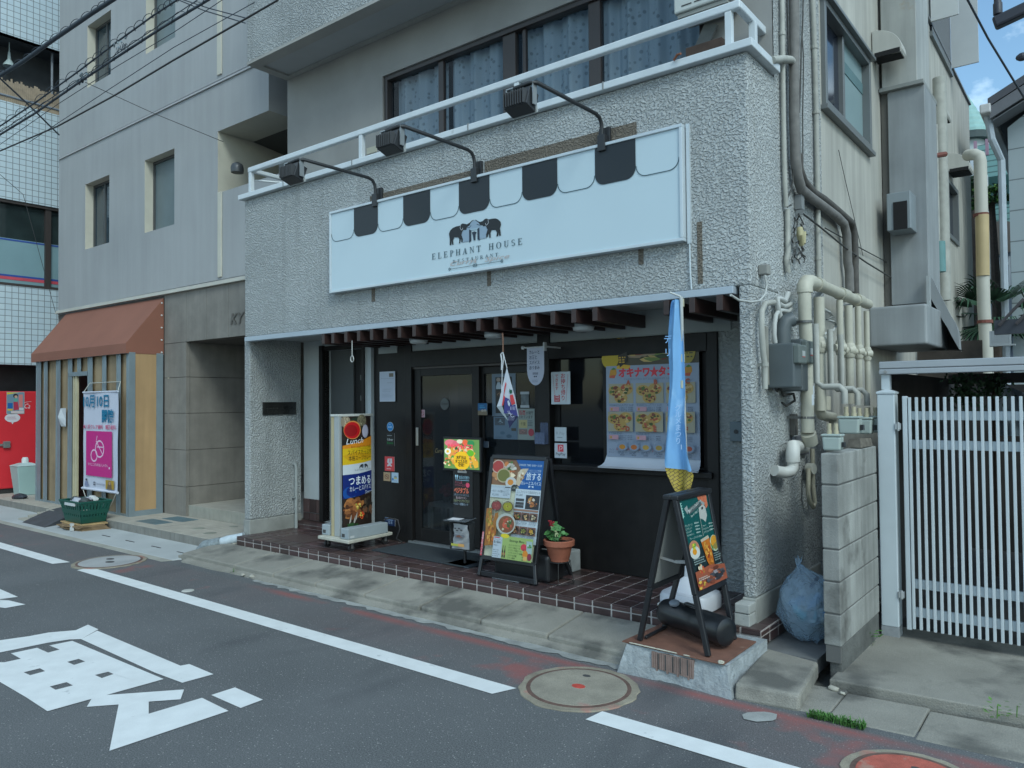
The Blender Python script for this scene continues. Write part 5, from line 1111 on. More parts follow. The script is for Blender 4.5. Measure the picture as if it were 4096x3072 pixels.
b = B(); b.hexa([(x0-.0,y-.06,zt+.024),(x0+.13,y-.06,zt+.029),(x0+.14,y-.0,zt+.038),(x0+.01,y-.0,zt+.035),(x0-.0,y-.06,zt+.025),(x0+.13,y-.06,zt+.030),(x0+.14,y-.0,zt+.039),(x0+.01,y-.0,zt+.036)]); b.obj('notice_card', mat('card_white', (.6,.6,.62), .6), lb)
b = B(); b.grid(lambda u, v_: Vector((x0+.03+(x1-x0-.05)*u+.01*v_*(u-.5), y-.02+.012*math.sin(u*5+v_*4)+.006*math.sin(v_*17+u*9), zt-.01+(zb-zt+.015)*v_)), 8, 14); b.obj('menu_sheet', mat('sheet_white', (.36,.37,.38), .6, var=.1), lb, smooth=70)
p = Print((x0+.03,y-.042,zt-.01),(x1-.02,y-.042,zt-.01),(x0+.03,y-.042,zb+.01))
for u,v in ((.25,.17),(.5,.16),(.38,.25),(.65,.22)): p.ell(u,v,.08,.035,'#4a4a4c',12)
p.text('Take out',.3,.36,.05,'#5a5f66',w=.5); p.poly([(.15,.42),(.8,.40),(.9,.48),(.6,.58),(.25,.57)],'#6d7076'); p.food(.52,.48,.25,.06,['#7a4a34','#8f5a40','#5a3428'],20,3,.3); p.rect(.0,.80,.5,.9,'#b0b04a'); p.rect(.45,.78,.85,.9,'#c89a5a'); p.bars(.05,.9,(.74,.93),.012,'#7a8088',4); p.obj('print', lb)
# --- folding sign boards
def frame_quad(b, tl, tr, bl, br, wd, th, nrm):
    for a_, c_ in ((tl,tr),(bl,br)): b.bar(a_, c_, th, wd, nrm.cross(c_-a_).normalized())
    for a_, c_ in ((tl,bl),(tr,br)): b.bar(a_, c_, th, wd, nrm.cross(c_-a_).normalized())
def aframe(name, label, loc, F, Rr, art, back_col, foot=.12, wd=.034):
    """F = (tl,tr,bl,br) of the facing frame with bl/br where the panel ends; feet extend on; Rr the other leaf"""
    t = thing(name, label, 'sign board', loc)
    for nm, (tl,tr,bl,br,fl_,fr_), isf in (('front_frame',F,True),('rear_frame',Rr,False)):
        nrm = (tr-tl).cross(bl-tl).normalized()*(-1)
        b = B(); frame_quad(b, tl, tr, bl, br, wd, .03, nrm); b.bar(bl, fl_, .028, wd*.85, nrm); b.bar(br, fr_, .028, wd*.85, nrm)
        b.bar(fl_+(bl-fl_)*.08, fr_+(br-fr_)*.08, .02, .022, nrm) if isf is None else None
        fo = b.obj(nm, BLACKF, t, bevel=.006, seg=3)
        ins = wd*.45; U = (tr-tl).normalized(); D = (bl-tl).normalized()
        b = B(); q = [tl+U*ins+D*ins, tr-U*ins+D*ins, br-U*ins-D*ins, bl+U*ins-D*ins]
        b.prism([v-nrm*.006 for v in q], nrm*.008); b.obj('panel', mat('panel_'+name+nm, back_col, .5, var=.06), fo)
        if isf:
            s0 = Print(q[0]+nrm*.003, q[1]+nrm*.003, q[3]+nrm*.003, step=.0001); art(s0); s0.obj('poster', fo)
    return t
TLp, TRp = P('l',960,285,1,.24), P('l',1815,320,1,.24)
yb_ = .105
zt1 = (TLp.z+TRp.z)/2; xl, xr = TLp.x+.02, TRp.x-.02
xlb, xrb = P('l',818,1640,1,.12).x, 3.655
ya, yz = .255, .09
def ff(x, k): pass
bl_ = V(P('p',225,1285,1,.13).x+.015, .127, P('p',225,1285,1,.13).z); br_ = V(P('p',890,1385,1,.13).x-.01, .127, bl_.z)
F = (V(xl,ya,zt1), V(xr,ya,zt1), bl_, br_, V(3.10,.09,0.01), V(3.655,.09,.01))
Rr = (V(xr,ya+.03,zt1), V(xl,ya+.03,zt1), V(br_.x+.0,.47,.22), V(bl_.x,.47,.22), V(3.655,.56,.0), V(3.10,.56,.0))
def dinner(p):
    p.rect(0,0,1,1,'#b9bba4')
    p.poly([(0,0),(.45,0),(.62,.14),(.55,.27),(0,.27)],'#7a5a40'); p.food(.22,.13,.26,.13,['#a8623c','#7a4a2e','#c08a5a','#4a5a34','#d8c8a8','#b5723c'],50,4,.3)
    p.ell(.11,.08,.13,.07,'#b9a090',20); p.ell(.11,.08,.11,.06,'#9c3a36',20); p.ell(.24,.17,.14,.075,'#a99c78',20); p.ell(.24,.17,.12,.062,'#6a6a34',20); p.ell(.40,.24,.11,.06,'#b8b8b4',18); p.ell(.39,.235,.06,.03,'#c08030',12); p.food(.38,.07,.12,.05,['#c0bcb0','#a8a498','#4a6a34'],14,3,.4)
    p.poly([(.46,0),(1,0),(1,.295),(.58,.295),(.52,.25),(.58,.10)],'#1a4f8f'); p.poly([(.52,.13),(.60,.09),(.72,.085),(.65,.16),(.57,.27),(.50,.25)],'#b9a88c'); p.food(.6,.16,.07,.06,['#c8baa0','#d2c8b2','#96724a'],10,5,.4)
    p.text('DINNER TIME 18:00～21:30',.53,.062,.022,'#a9b9cc',w=.44,bold=.01); p.text('ネパール&スリランカ料理',.66,.112,.018,'#a9bfd6',w=.30); p.rect(.66,.12,.96,.122,'#a9bfd6')
    p.text('旅する',.69,.195,.062,'#c8d4e0',w=.28,bold=.012); p.text('カレーとスパイス',.60,.248,.032,'#c8d4e0',w=.38,bold=.01)
    for sg_ in (-1,1): p.poly([(.80+sg_*.005,.262),(.80+sg_*.045,.258),(.80+sg_*.05,.275),(.80+sg_*.03,.275),(.80+sg_*.02,.268)],'#c8d4e0')
    p.rect(.02,.275,.42,.40,'#a9b3bb'); p.text('スパイスたっぷり',.04,.30,.018,'#7c868e',w=.26); p.rect(.30,.285,.41,.295,'#3a3a3c'); p.text('～ネパールの旅～',.03,.345,.020,'#4a525a',w=.26,bold=.01); p.text('¥2,580',.05,.382,.022,'#5a6a74',w=.14); p.bars(.28,.41,(.305,.318,.331,.344,.357,.37),.004,'#7c868e',3); p.ell(.48,.29,.055,.035,'#2c2f2c',14); p.text('人気',.48,.297,.016,'#b0b4a8',align='c',w=.06)
    p.rect(.52,.295,1,.83,'#b3bdc4'); p.text('エレファントつまめるセット',.54,.335,.024,'#4a525a',w=.45,bold=.008); p.text('¥1,200',.54,.365,.022,'#4a525a',w=.12,bold=.01)
    for v in (.39,.425,.455): p.rect(.54,v,.70,v+.028,'#3a3c40')
    p.photo(.73,.35,.99,.49,'#25262a',['#a86a3a','#c0b8a8','#8a5430','#b88a4a','#5a3a2a'],26,5,.3)
    p.rect(.53,.495,.99,.515,'#8a6a58')
    for r_ in range(2):
        for c_ in range(3):
            u0 = .53+.158*c_; v0 = .525+.14*r_; p.rect(u0,v0,u0+.148,v0+.082,'#6a4a3c'); p.ell(u0+.074,v0+.045,.068,.036,'#2a2420',16); p.food(u0+.074,v0+.045,.055,.028,(['#7a5a34','#4a7a2c','#a87a4a'],['#a8875a','#8a6a44','#b89c70'],['#b0a488','#8a7a5c','#a09070'],['#6a4430','#8f6a4a','#a88a64'],['#7a7a34','#8f8a4a','#66662c'],['#b08a30','#a87a24','#c0a048'])[r_*3+c_],14,r_*3+c_,.4); p.bars(u0,u0+.148,(v0+.092,v0+.102,v0+.112),.004,'#7c868e',r_*3+c_)
    for u,cc,c2 in ((.20,'#7a3434','#8f4a44'),(.43,'#8a861c','#9a962c')): p.ell(u,.485,.105,.055,'#4a3c34',20); p.ell(u,.483,.09,.046,cc,20); p.food(u,.483,.05,.025,[c2,'#6a3a2c'],6,3,.4); p.bars(u-.12,u+.06,(.41,.425,.44),.006,'#8a8c78',int(u*99))
    p.line([(.07,.42),(.07,.92)],.012,'#8a8880'); p.line([(.19,.52),(.17,.92)],.012,'#8a8880')
    p.poly([(.02,.52),(.13,.51),(.14,.60),(.17,.66),(.20,.56),(.26,.55),(.27,.60),(.24,.64),(.26,.75),(.23,.88),(.05,.90),(.04,.72),(.02,.62)],'#8f5f24'); p.food(.11,.62,.08,.10,['#a8742c','#7a4a1c','#b88a3c','#8a7a2c'],26,5,.3); p.food(.16,.78,.11,.11,['#a8742c','#7a4a1c','#b88a3c','#9a5a24'],36,6,.3)
    p.ell(.44,.655,.19,.105,'#a4a8a0',24); p.ell(.45,.66,.155,.085,'#75482c',22); p.food(.45,.66,.14,.075,['#7a4a2c','#8f5c34','#b0523a','#3f5a2c','#b8b090'],30,7,.3)
    p.rect(.52,.83,1,.84,'#b3bdc4'); p.rect(.0,.76,.035,1,'#a82a3c'); p.vtext('店自慢の味スパイス',.018,.765,.024,'#d8c0c4',1.05); p.rect(.24,.79,.42,1,'#a8b2ba'); p.rect(.25,.795,.36,.805,'#a83a4a'); p.text('ゴールデン',.25,.83,.018,'#5a626a',w=.16); p.text('直火鶏BBQ',.25,.855,.02,'#3a424a',w=.15,bold=.01); p.text('¥930～',.25,.885,.016,'#5a626a',w=.1); p.bars(.25,.41,(.92,.94,.96,.98),.006,'#6a727a',8)
    p.rect(.42,.775,1,1,'#8fa45c'); p.ell(.46,.775,.085,.022,'#c8b820',14)
    for u in (.445,.485): p.poly([(u-.014,.99),(u-.014,.93),(u-.006,.90),(u-.006,.87),(u+.006,.87),(u+.006,.90),(u+.014,.93),(u+.014,.99)],'#3a2a20'); p.rect(u-.013,.94,u+.013,.965,'#8a5a3a')
    p.text('Beverage Menu',.56,.825,.026,'#3a4a2c',w=.28,bold=.01); p.rect(.87,.805,.92,.828,'#a8702c'); p.ell(.84,.865,.06,.035,'#b53040',16)
    for i,(s_,pr) in enumerate((('ネパールククリラム','¥440~'),('ネパール瓶ビール','各¥730~'),('スリランカ瓶ビール',''),('ハイボール/サワー各種','¥420'),('カクテル各種','¥490~'),('ワイン各種','¥440~'))): p.text(s_,.55,.865+.025*i,.015,'#3f5030',w=min(.27,.028*len(s_))); p.text(pr,.90,.868+.025*i,.014,'#3f5030',align='r',w=.08) if pr and i not in (0,) else None
    p.poly([(.88,.80),(.99,.80),(1,.92),(.90,.92)],'#93a7a4'); p.food(.94,.84,.05,.03,['#4a7a3a','#a8b8b4','#6a9a5a'],8,3,.4); p.ell(.88,.93,.05,.04,'#c07a1c',14); p.rect(.85,.95,.92,.99,'#c0a05a'); p.ell(.96,.95,.04,.035,'#7a2438',14)
aframe('dinner_signboard', 'tall black folding board with a colourful dinner menu beside the flower pot', (3.375,.32,0), F, Rr, dinner, (.05,.055,.06))
# black water tank behind its legs with a pale stripe of metal
tk = thing('water_weight', 'black plastic water tank with a pale bar under the dinner menu board', 'weight', (3.37,.30,.0))
b = B(); b.box((3.15,.20,.0),(3.69,.42,.21)); b.obj('tank', mat('tank_black', (.014,.015,.017), .4, var=.2), tk, bevel=.03, seg=4)
b = B(); q0, q1 = P('b',745,835,1,.10), P('b',1040,885,1,.10); b.box((q0.x,.095,q0.z-.02),(q1.x,.115,q0.z+.005)); b.obj('pale_bar', mat('bar_pale', (.38,.41,.44), .4, metal=.2), tk, bevel=.003)
b = B(); b.box((3.12,.085,.012),(3.64,.113,.05)); b.obj('lower_bar', BLACKF, tk, bevel=.004)
# --- flower pot on a wire stand, with blocks behind
q = P('b',1485,690,1,.30); pc = V((P('b',1338,440,1,.30).x+P('b',1630,440,1,.30).x)/2, .30, P('b',1485,690,1,.24).z); rt_ = (P('b',1630,440,1,.30).x-P('b',1338,440,1,.30).x)/2*.97
zt_ = P('b',1485,435,1,.30).z; hp = zt_-pc.z
fp_ = thing('flower_pot', 'terracotta pot with a green leafy pelargonium and one red bloom', 'flower pot', tuple(pc))
b = B(); b.lathe(pc, [(rt_*.62,0),(rt_*.68,hp*.18),(rt_*.70,hp*.2),(rt_*.84,hp*.70),(rt_*.86,hp*.72),(rt_*1.0,hp*.74),(rt_*1.02,hp*.97),(rt_*.98,hp),(rt_*.88,hp*.99),(rt_*.84,hp*.86)], 32, cap=False); b.lathe(pc,[(rt_*.62,0),(rt_*.62,.004)],32)
b.obj('pot', mat('terracotta', (.30,.105,.06), .75, var=.2, vs=14, bump=.15, bs=120, dirt=((.34,.21,.16), .62, 10)), fp_, smooth=35)
b = B(); b.lathe(pc, [(rt_*.9,hp*.86),(rt_*.5,hp*.885),(.001,hp*.89)], 24); b.obj('soil', mat('soil', (.025,.018,.014), .95, var=.4, vs=60, bump=.8, bs=120), fp_)
rd = random.Random(4); b = B(); stems = B(); top_ = pc+V(-.025,0,hp*.9)
for i in range(44):
    a = rd.uniform(0,6.28); r_ = rd.uniform(.01,.088); h_ = rd.uniform(.02,.12)*(1.25-r_*5); c_ = top_+V(r_*math.cos(a)-.01, r_*math.sin(a)*.8, h_); s_ = rd.uniform(.016,.028)
    nrm = V(math.cos(a)*.6+rd.uniform(-.4,.4), math.sin(a)*.6-.35+rd.uniform(-.4,.3), .8).normalized(); u_ = nrm.orthogonal().normalized(); v_ = nrm.cross(u_); k = rd.uniform(.7,1.35); cc = (.075*k,.19*k,.055*k)
    ring_ = [c_+(u_*math.cos(6.283*j/10)+v_*math.sin(6.283*j/10))*s_*(1+.13*math.cos(j*math.pi*1.0))+nrm*s_*.18*math.cos(j*1.26) for j in range(10)]
    for j in range(10): b.face([c_-nrm*s_*.2, ring_[j], ring_[(j+1)%10]], cc)
    stems.tube([top_+V(rd.uniform(-.02,.02),rd.uniform(-.02,.02),-.01), c_-nrm*.004], .0022, 5)
b.obj('leaves', mat('leaf_green', attr=True, rough=.55, var=.2, vs=60), fp_); stems.obj('stem', mat('stem_green', (.07,.14,.05), .6), fp_)
b = B(); fx_ = P('b',1395,262,1,.28)
for i in range(26): b.blob(fx_+V(rd.uniform(-.022,.022),rd.uniform(-.015,.015),rd.uniform(-.016,.02)), .0075, 6, 4)
b.obj('bloom', mat('bloom_red', (.26,.02,.03), .7, var=.3, vs=90), fp_, smooth=60)
b = B(); b.tube([fx_+V(0,0,-.01), fx_+V(.005,.01,-.10)], .0025, 5)
for k_,a_,c_ in (('b',1405,310),('b',1450,355),('b',1455,390)):
    g_ = P(k_,a_,c_,1,.26)
    for i in range(8): b.blob(g_+V(rd.uniform(-.01,.01),rd.uniform(-.01,.01),rd.uniform(-.008,.01)), .006, 6, 4)
b.obj('flower_bud', mat('bud_pale', (.36,.42,.22), .7), fp_)
ws = thing('wire_stand', 'thin black wire plant stand under the terracotta pot', 'plant stand', (pc.x,pc.y,0)); b = B()
zr_ = pc.z-.004
b.tube([(pc.x+rt_*.72*math.cos(6.283*i/20),pc.y+rt_*.72*math.sin(6.283*i/20),zr_) for i in range(20)], .0035, 6, closed=True); b.tube([(pc.x+rt_*.95*math.cos(6.283*i/20),pc.y+rt_*.95*math.sin(6.283*i/20),.006) for i in range(20)], .003, 6, closed=True)
b.obj('ring', mat('wire_black', (.02,.02,.02), .5), ws)
for a in (220, 300, 20, 130):
    b = B(); b.tube([(pc.x+rt_*.72*math.cos(rad(a)),pc.y+rt_*.72*math.sin(rad(a)),zr_),(pc.x+rt_*.95*math.cos(rad(a)),pc.y+rt_*.95*math.sin(rad(a)),.004)], .003, 6); b.obj('leg', MATS['wire_black'], ws)
for i,(x0,y0,x1,y1,lb_) in enumerate(((3.335,.60,3.47,.72,'grey concrete block behind the tank of the dinner menu board'),(3.49,.60,3.62,.75,'grey concrete block behind the flower pot'))):
    b = B(); b.box((x0,y0,.001),(x1,y1,.17)); tag(b.obj('concrete_block', mat('block_grey', (.30,.32,.32), .8, var=.2, vs=9, bump=.4, bs=90), bevel=.008), lb_, 'block', 'concrete blocks behind the flower pot')
b = B(); b.box((3.46,.50,.002),(3.64,.57,.035)); b.hexa([(3.60,.47,.002),(3.64,.47,.002),(3.64,.52,.002),(3.60,.52,.002),(3.575,.52,.19),(3.605,.52,.19),(3.605,.57,.19),(3.575,.57,.19)]); tag(b.obj('shelf_bracket', BLACKF, bevel=.003), 'black metal bracket standing behind the flower pot', 'bracket')
# --- concrete and brick plinth with rusty plate at the corner, folding drinks board and its tank on top
pl = thing('brick_plinth', 'rough mortar and brick plinth with a rusty steel plate on top at the kerb', 'plinth', (5.10,-.36,-.2))
b = B(); nx, nz_ = 26, 8; x0, x1 = 4.80, 5.40
def pfront(u, v_):
    x = x0+(x1-x0)*u; z = -.235+.198*v_; sp = .05*(1-v_)*(.4+abs(2*u-1)) ; return Vector((x+(2*u-1)*sp*.8, -.578-sp*.7+.014*noise.noise((x*14,z*14,1)), z))
b.grid(pfront, nx, nz_); b.mesh([pfront(0,i/nz_) for i in range(nz_+1)]+[Vector((4.81,-.02,-.235+.198*i/nz_)) for i in range(nz_+1)], [(i,i+1,nz_+2+i,nz_+1+i) for i in range(nz_)]); b.mesh([pfront(1,i/nz_) for i in range(nz_+1)]+[Vector((5.42,-.02,-.235+.198*i/nz_)) for i in range(nz_+1)], [(nz_+1+i,nz_+2+i,i+1,i) for i in range(nz_)])
b.face([(4.79,-.575,-.038),(5.41,-.585,-.038),(5.42,-.02,-.038),(4.80,-.02,-.038)]); b.obj('mortar_body', mat('plinth_mortar', (.30,.325,.335), .85, var=.22, vs=12, bump=1., bs=34, bd=.012, fine=.1), pl, smooth=60)
bx0_, bx1_ = P('d',575,550,1,-.585), P('d',1045,840,1,-.585); b = B(); n = 20; xs0, xs1 = bx0_.x, bx1_.x
for i in range(n): 
    u0 = xs0+(xs1-xs0)*i/n; b.box((u0+.001,-.594,-.045-.09-(.012 if i%5==2 else 0)-.014*(i/n)),(u0+(xs1-xs0)/n-.0012,-.56,-.047))
b.obj('ribbed_brick', mat('brick_ribbed', (.235,.17,.145), .85, var=.2, vs=20), pl)
b = B()
for u in (.17,.34,.52,.69,.86): x = xs0+(xs1-xs0)*u; b.box((x-.003,-.596,-.135),(x+.003,-.56,-.05))
b.obj('rib_groove', mat('dark_slot'), pl)
b = B(); b.hexa([(4.765,-.575,-.036),(5.395,-.60,-.036),(5.40,-.14,-.030),(4.80,-.10,-.030),(4.765,-.575,-.028),(5.395,-.60,-.028),(5.40,-.14,-.022),(4.80,-.10,-.022)]); b.obj('rusty_plate', mat('rusty_plate', (.155,.075,.05), .8, var=.25, vs=10, bump=.2, bs=70, dirt=((.26,.17,.12), .64, 9)), pl, bevel=.002)
b = B(); rd = random.Random(8)
for i in range(16):
    u = rd.uniform(0,1); x = 4.82+.56*u; b.blob((x,-.582-.02*u,-.027), (rd.uniform(.01,.035),.006,.004), 7, 4, .3)
b.blob((5.375,-.585,-.028),(.02,.012,.012),8,5,.3); b.obj('mortar_crumb', mat('mortar_pale', (.44,.42,.34), .9), pl)
zf = -.024
xr_ = 5.07; zt2 = P('c',790,235,0,5.06).z-.01; y0f, y1f = P('c',830,250,0,5.09).y, P('c',1180,195,0,5.09).y
flf, frf = V(5.285,-.545,zf), V(5.285, P('d',1480,205,0,5.285).y, zf); 
lf2, rf2 = V(4.85,-.515,zf), V(4.85, P('d',835,70,0,4.85).y if False else -.05, zf)
tlF, trF = V(5.092,y0f,zt2), V(5.092,y1f,zt2)
pb1, pb2 = P('c',1075,1345,0,5.235), P('c',1400,1190,0,5.235)
kk = max(.2, min(.9, (zt2-(pb1.z+pb2.z)/2)/(zt2-zf)))
F2 = (tlF, trF, lerp(tlF,flf,kk), lerp(trF,frf,kk), flf, frf)
tlR, trR = V(5.045,y1f,zt2), V(5.045,y0f,zt2)
rfa, rfb = V(4.85,frf.y-.02,zf), V(4.85,-.515,zf)
R2 = (tlR, trR, lerp(tlR,rfa,kk), lerp(trR,rfb,kk), rfa, rfb)
def drinks(p):
    p.rect(0,0,1,1,'#0f4a48'); p.rect(0,.57,1,1,'#1c2c30'); p.rect(0,.50,1,.57,'#164044')
    for i in range(6): p.poly([(0,.02+.022*i),(.10,.03+.03*i),(.03,.06+.03*i)],'#8fb5ac')
    p.poly([(.62,0),(.95,0),(.93,.13),(.85,.16),(.82,.1),(.75,.15),(.68,.08)],'#b8694a'); p.line([(.72,0),(.74,.1)],.012,'#96503a'); p.line([(.82,0),(.84,.1)],.012,'#96503a')
    p.poly([(.60,.13),(.78,.10),(.83,.14),(.83,.24),(.74,.31),(.66,.27),(.57,.25)],'#a8aaa4'); p.poly([(.70,.13),(.76,.13),(.74,.16),(.68,.16)],'#33393a')
    p.poly([(.20,.12),(.72,.04),(.78,.09),(.26,.18)],'#4a5455'); p.poly([(.13,.10),(.24,.07),(.25,.13),(.2,.17)],'#8a9290'); p.poly([(.70,.045),(.84,.09),(.80,.12),(.72,.09)],'#8a9290'); p.text('夏のドリンク&スイーツ',.25,.16,.028,'#c6cac4',w=.5,bold=.02,rot=14); p.text('Ice or Hot !',.30,.215,.030,'#b5c4bc',w=.27,bold=.01,rot=12)
    rws = (('ドリップコーヒー','450yen'),('エスプレッソ','430yen'),('カフェラテ','480yen'),('ラテマキアート','480yen'))
    for i,(s_,pr) in enumerate(rws): p.text(s_,.04,.30+.036*i,.020,'#b9cac2',w=.028*len(s_)+.04); p.text(pr,.50,.295+.036*i,.019,'#b9cac2',align='r',w=.15,bold=.01)
    p.text('プレーンアイス+100yen',.10,.45,.019,'#b9cac2',w=.42)
    for i,(s_,pr) in enumerate((('チャイ','480yen'),('セイロンティー','430yen'),('ロイヤルミルクティー','480yen'))): p.text(s_,.60,.355+.036*i,.019,'#b9cac2',w=.022*len(s_)+.06); p.text(pr,.96,.345+.036*i,.018,'#b9cac2',align='r',w=.15,bold=.01)
    p.line([(.57,.25),(.555,.45)],.01,'#a8aaa0')
    p.ell(.18,.56,.17,.095,'#a8785a',20); p.ell(.18,.60,.16,.07,'#bdc0b8',18); p.ell(.17,.59,.07,.035,'#c88a1c',12); p.rect(.13,.50,.22,.565,'#b8b030'); p.food(.18,.52,.08,.03,['#5a9a3a','#c8c040'],8,4,.4)
    p.ell(.86,.57,.15,.095,'#a9b8a0',20); p.ell(.87,.56,.125,.08,'#c08a24',18); p.poly([(.76,.60),(.98,.55),(.96,.63),(.86,.655)],'#8a7a3c'); p.poly([(.72,.55),(.78,.60),(.80,.655),(.74,.62)],'#4a7a3a')
    p.poly([(.42,.485),(.70,.46),(.72,.50),(.43,.52)],'#b0a894'); p.poly([(.43,.515),(.72,.495),(.72,.70),(.70,.84),(.62,.88),(.50,.74)],'#b0661c'); p.food(.58,.62,.12,.10,['#c88a30','#a04a18','#8a3a18','#d09a40'],26,5,.35); p.food(.62,.78,.07,.07,['#b8742c','#8a4a1c','#c88a38'],14,6,.4)
    p.bars(.05,.42,(.665,.69,.715),.012,'#7f8f8c',2); p.bars(.72,.97,(.675,.70,.725,.75,.80,.82),.012,'#7f8f8c',3)
    p.poly([(0,.80),(.5,.78),(1,.83),(1,1),(0,1)],'#8f4f38'); p.food(.2,.79,.12,.06,['#b0442c','#d0c4a8','#a87a3a','#c89a6a'],16,3,.4); p.food(.6,.90,.4,.09,['#6a3a2c','#9a5a40','#4a4a50','#8a8488','#b0684a','#33343a'],44,9,.3); p.food(.1,.95,.15,.05,['#c0a040','#b05a30'],8,2,.4); p.bars(.03,.4,(.87,.89),.012,'#b8a89c',3)
aframe('drinks_signboard', 'black folding board with a green summer drinks poster on the rusty plate at the corner', (5.07,-.33,zf), F2, R2, drinks, (.28,.29,.28), wd=.036)
b = B(); b.bar((5.092,y0f-.02,zt2+.005),(5.092,y1f+.02,zt2+.005),.05,.03); b.bar((5.045,y0f-.02,zt2+.005),(5.045,y1f+.02,zt2+.005),.05,.03); b.bar(lerp(rfb,flf,.0)+V(.02,.03,.012),lerp(rfa,frf,.0)+V(.02,-.03,.012),.02,.02)
hg = b.obj('top_hinge', BLACKF, [o for o in bpy.data.objects if o.name == 'drinks_signboard'][0], bevel=.008, seg=3)
b = B(); a_, c_ = lerp(trR,rfb,.42), lerp(tlF,flf,.42); b.bar(a_+V(0,.05,0),lerp(a_,c_,.55)+V(0,.05,-.015),.012,.012); b.bar(lerp(a_,c_,.5)+V(0,.05,-.012),c_+V(0,.05,.0),.016,.018); b.obj('stay_bar', mat('stay_grey', (.32,.32,.31), .5), [o for o in bpy.data.objects if o.name == 'drinks_signboard'][0])
# black ribbed water tank lying across the board's feet
wt_ = thing('water_weight', 'black rounded water tank with a grey cap lying through the legs of the drinks board', 'weight', (5.09,-.27,-.02))
A0, A1 = P('d',740,210,1,-.20), P('d',1450,390,1,-.30); A0 = V(4.84,-.19,.075); A1 = V(5.335,-.385,.072)
b = B(); d = (A1-A0); Ln = d.length; prof = [(.02,0),(.058,.004),(.074,.016),(.080,.035),(.081,Ln*.28),(.076,Ln*.34),(.074,Ln*.5),(.079,Ln*.56),(.083,Ln*.62),(.083,Ln-.035),(.077,Ln-.014),(.058,Ln-.003),(.03,Ln)]
b.lathe(A0, prof, 28, d); b.obj('tank', mat('tank_rubber', (.012,.014,.017), .32, var=.2, vs=20, spec=.5), wt_, smooth=40)
b = B(); e = d.normalized(); b.bar(A0+e*Ln*.36+V(0,0,.088),A0+e*Ln*.56+V(0,0,.088),.035,.018); b.obj('handle', mat('tank_rubber'), wt_, bevel=.008)
b = B(); b.lathe(A0+e*Ln*.27+V(-.02,-.03,.075),[(.030,0),(.032,.012),(.022,.02)],16,(0,-.3,1)); b.obj('cap', mat('cap_grey', (.22,.25,.29), .5), wt_, smooth=40)
# stone ledge and blocks at the right wall end
b = B(); q0 = P('c',1365,1600,1,.10); b.box((5.205,.02,.0),(5.30,.125,.075)); b.box((5.21,.015,.079),(5.302,.125,.135)); tag(b.obj('concrete_block', mat('block_stack', (.36,.37,.35), .85, var=.2, vs=9, bump=.4, bs=70, dirt=((.2,.2,.19), .6, 12)), bevel=.006), 'two stacked pale concrete blocks against the foot of the right wall end', 'block')
# plaque and drain pipe on the left wall end
X_ = -.128; q = [P('q12',55,160,0,X_), P('q12',342,152,0,X_), P('q12',55,268,0,X_)]
t = thing('name_plaque', 'dark name plaque with faint letters on the left stucco wall end of the porch', 'plaque', (X_, (q[0].y+q[1].y)/2, q[2].z))
b = B(); b.box((X_,q[0].y,q[2].z),(X_+.012,q[1].y,(q[0].z+q[1].z)/2)); b.obj('plate', mat('plaque_black', (.018,.018,.017), .25, var=.3, vs=9, spec=.6), t, bevel=.002)
p = Print((X_+.012,q[0].y,(q[0].z+q[1].z)/2),(X_+.012,q[1].y,(q[0].z+q[1].z)/2),(X_+.012,q[0].y,q[2].z)); p.text('館 IV',.62,.62,.3,'#0b0b0b',w=.3,bold=.01); p.bars(.1,.55,(.45,),.1,'#2a2a28',3); p.obj('lettering', t)
b = B(); q0 = P('q12',345,700,0,-.09); q1 = P('q12',345,1240,0,-.09); b.tube([(-.14,q1.y,q0.z+.0),(-.10,q1.y,q0.z+.015),(-.085,q1.y,q0.z-.02),(-.085,q1.y,.0)], .019, 10); b.box((-.13,q1.y-.025,.33),(-.07,q1.y+.025,.345))
tag(b.obj('drain_pipe', mat('pipe_grey', (.29,.31,.30), .6, var=.15, vs=9), smooth=50), 'grey drain pipe ending at the tiles by the left porch wall', 'pipe')
# ================================================================ SIDE WALL SERVICES (alley wall faces +X at SX)
PVC = mat('pvc_cream', (.44,.425,.345), .5, var=.10, vs=8, dirt=((.30,.29,.24), .66, 9))
PIPEG = mat('pipe_painted', (.37,.37,.33), .6, var=.15, vs=10, streak=.15)
CABLE = mat('cable_dark', (.045,.045,.042), .7, var=.2, vs=20)
LAG = mat('lagging_grey', (.17,.165,.155), .8, var=.2, vs=18, bump=.3, bs=70)
STEEL = mat('duct_steel', (.30,.315,.32), .55, metal=.15, var=.12, vs=2.5, streak=.2)
def sp_(k, a, c, off=.03): return P(k, a, c, 0, SX+off)
def pipe(name, label, pts, r, m_, off=.03, n=10, cat_='pipe', group=None, clips=(), smooth=50):
    q = [sp_(*t, off) if isinstance(t[0], str) else Vector(t) for t in pts]
    t = thing(name, label, cat_, tuple(min(q, key=lambda v: v.z)), group)
    b = B(); b.tube(q, r, n); b.obj('run', m_, t, smooth=smooth)
    for i, tt in enumerate(clips):
        a = lerp(q[0], q[-1], tt) if len(q) == 2 else q[int(tt*(len(q)-1))]
        b = B(); b.lathe(a-V(0,0,.012), [(r*1.25,0),(r*1.25,.024)], n); b.bar(a, a-V(off,0,0), .012, .02); b.obj('clip', m_, t)
    return t
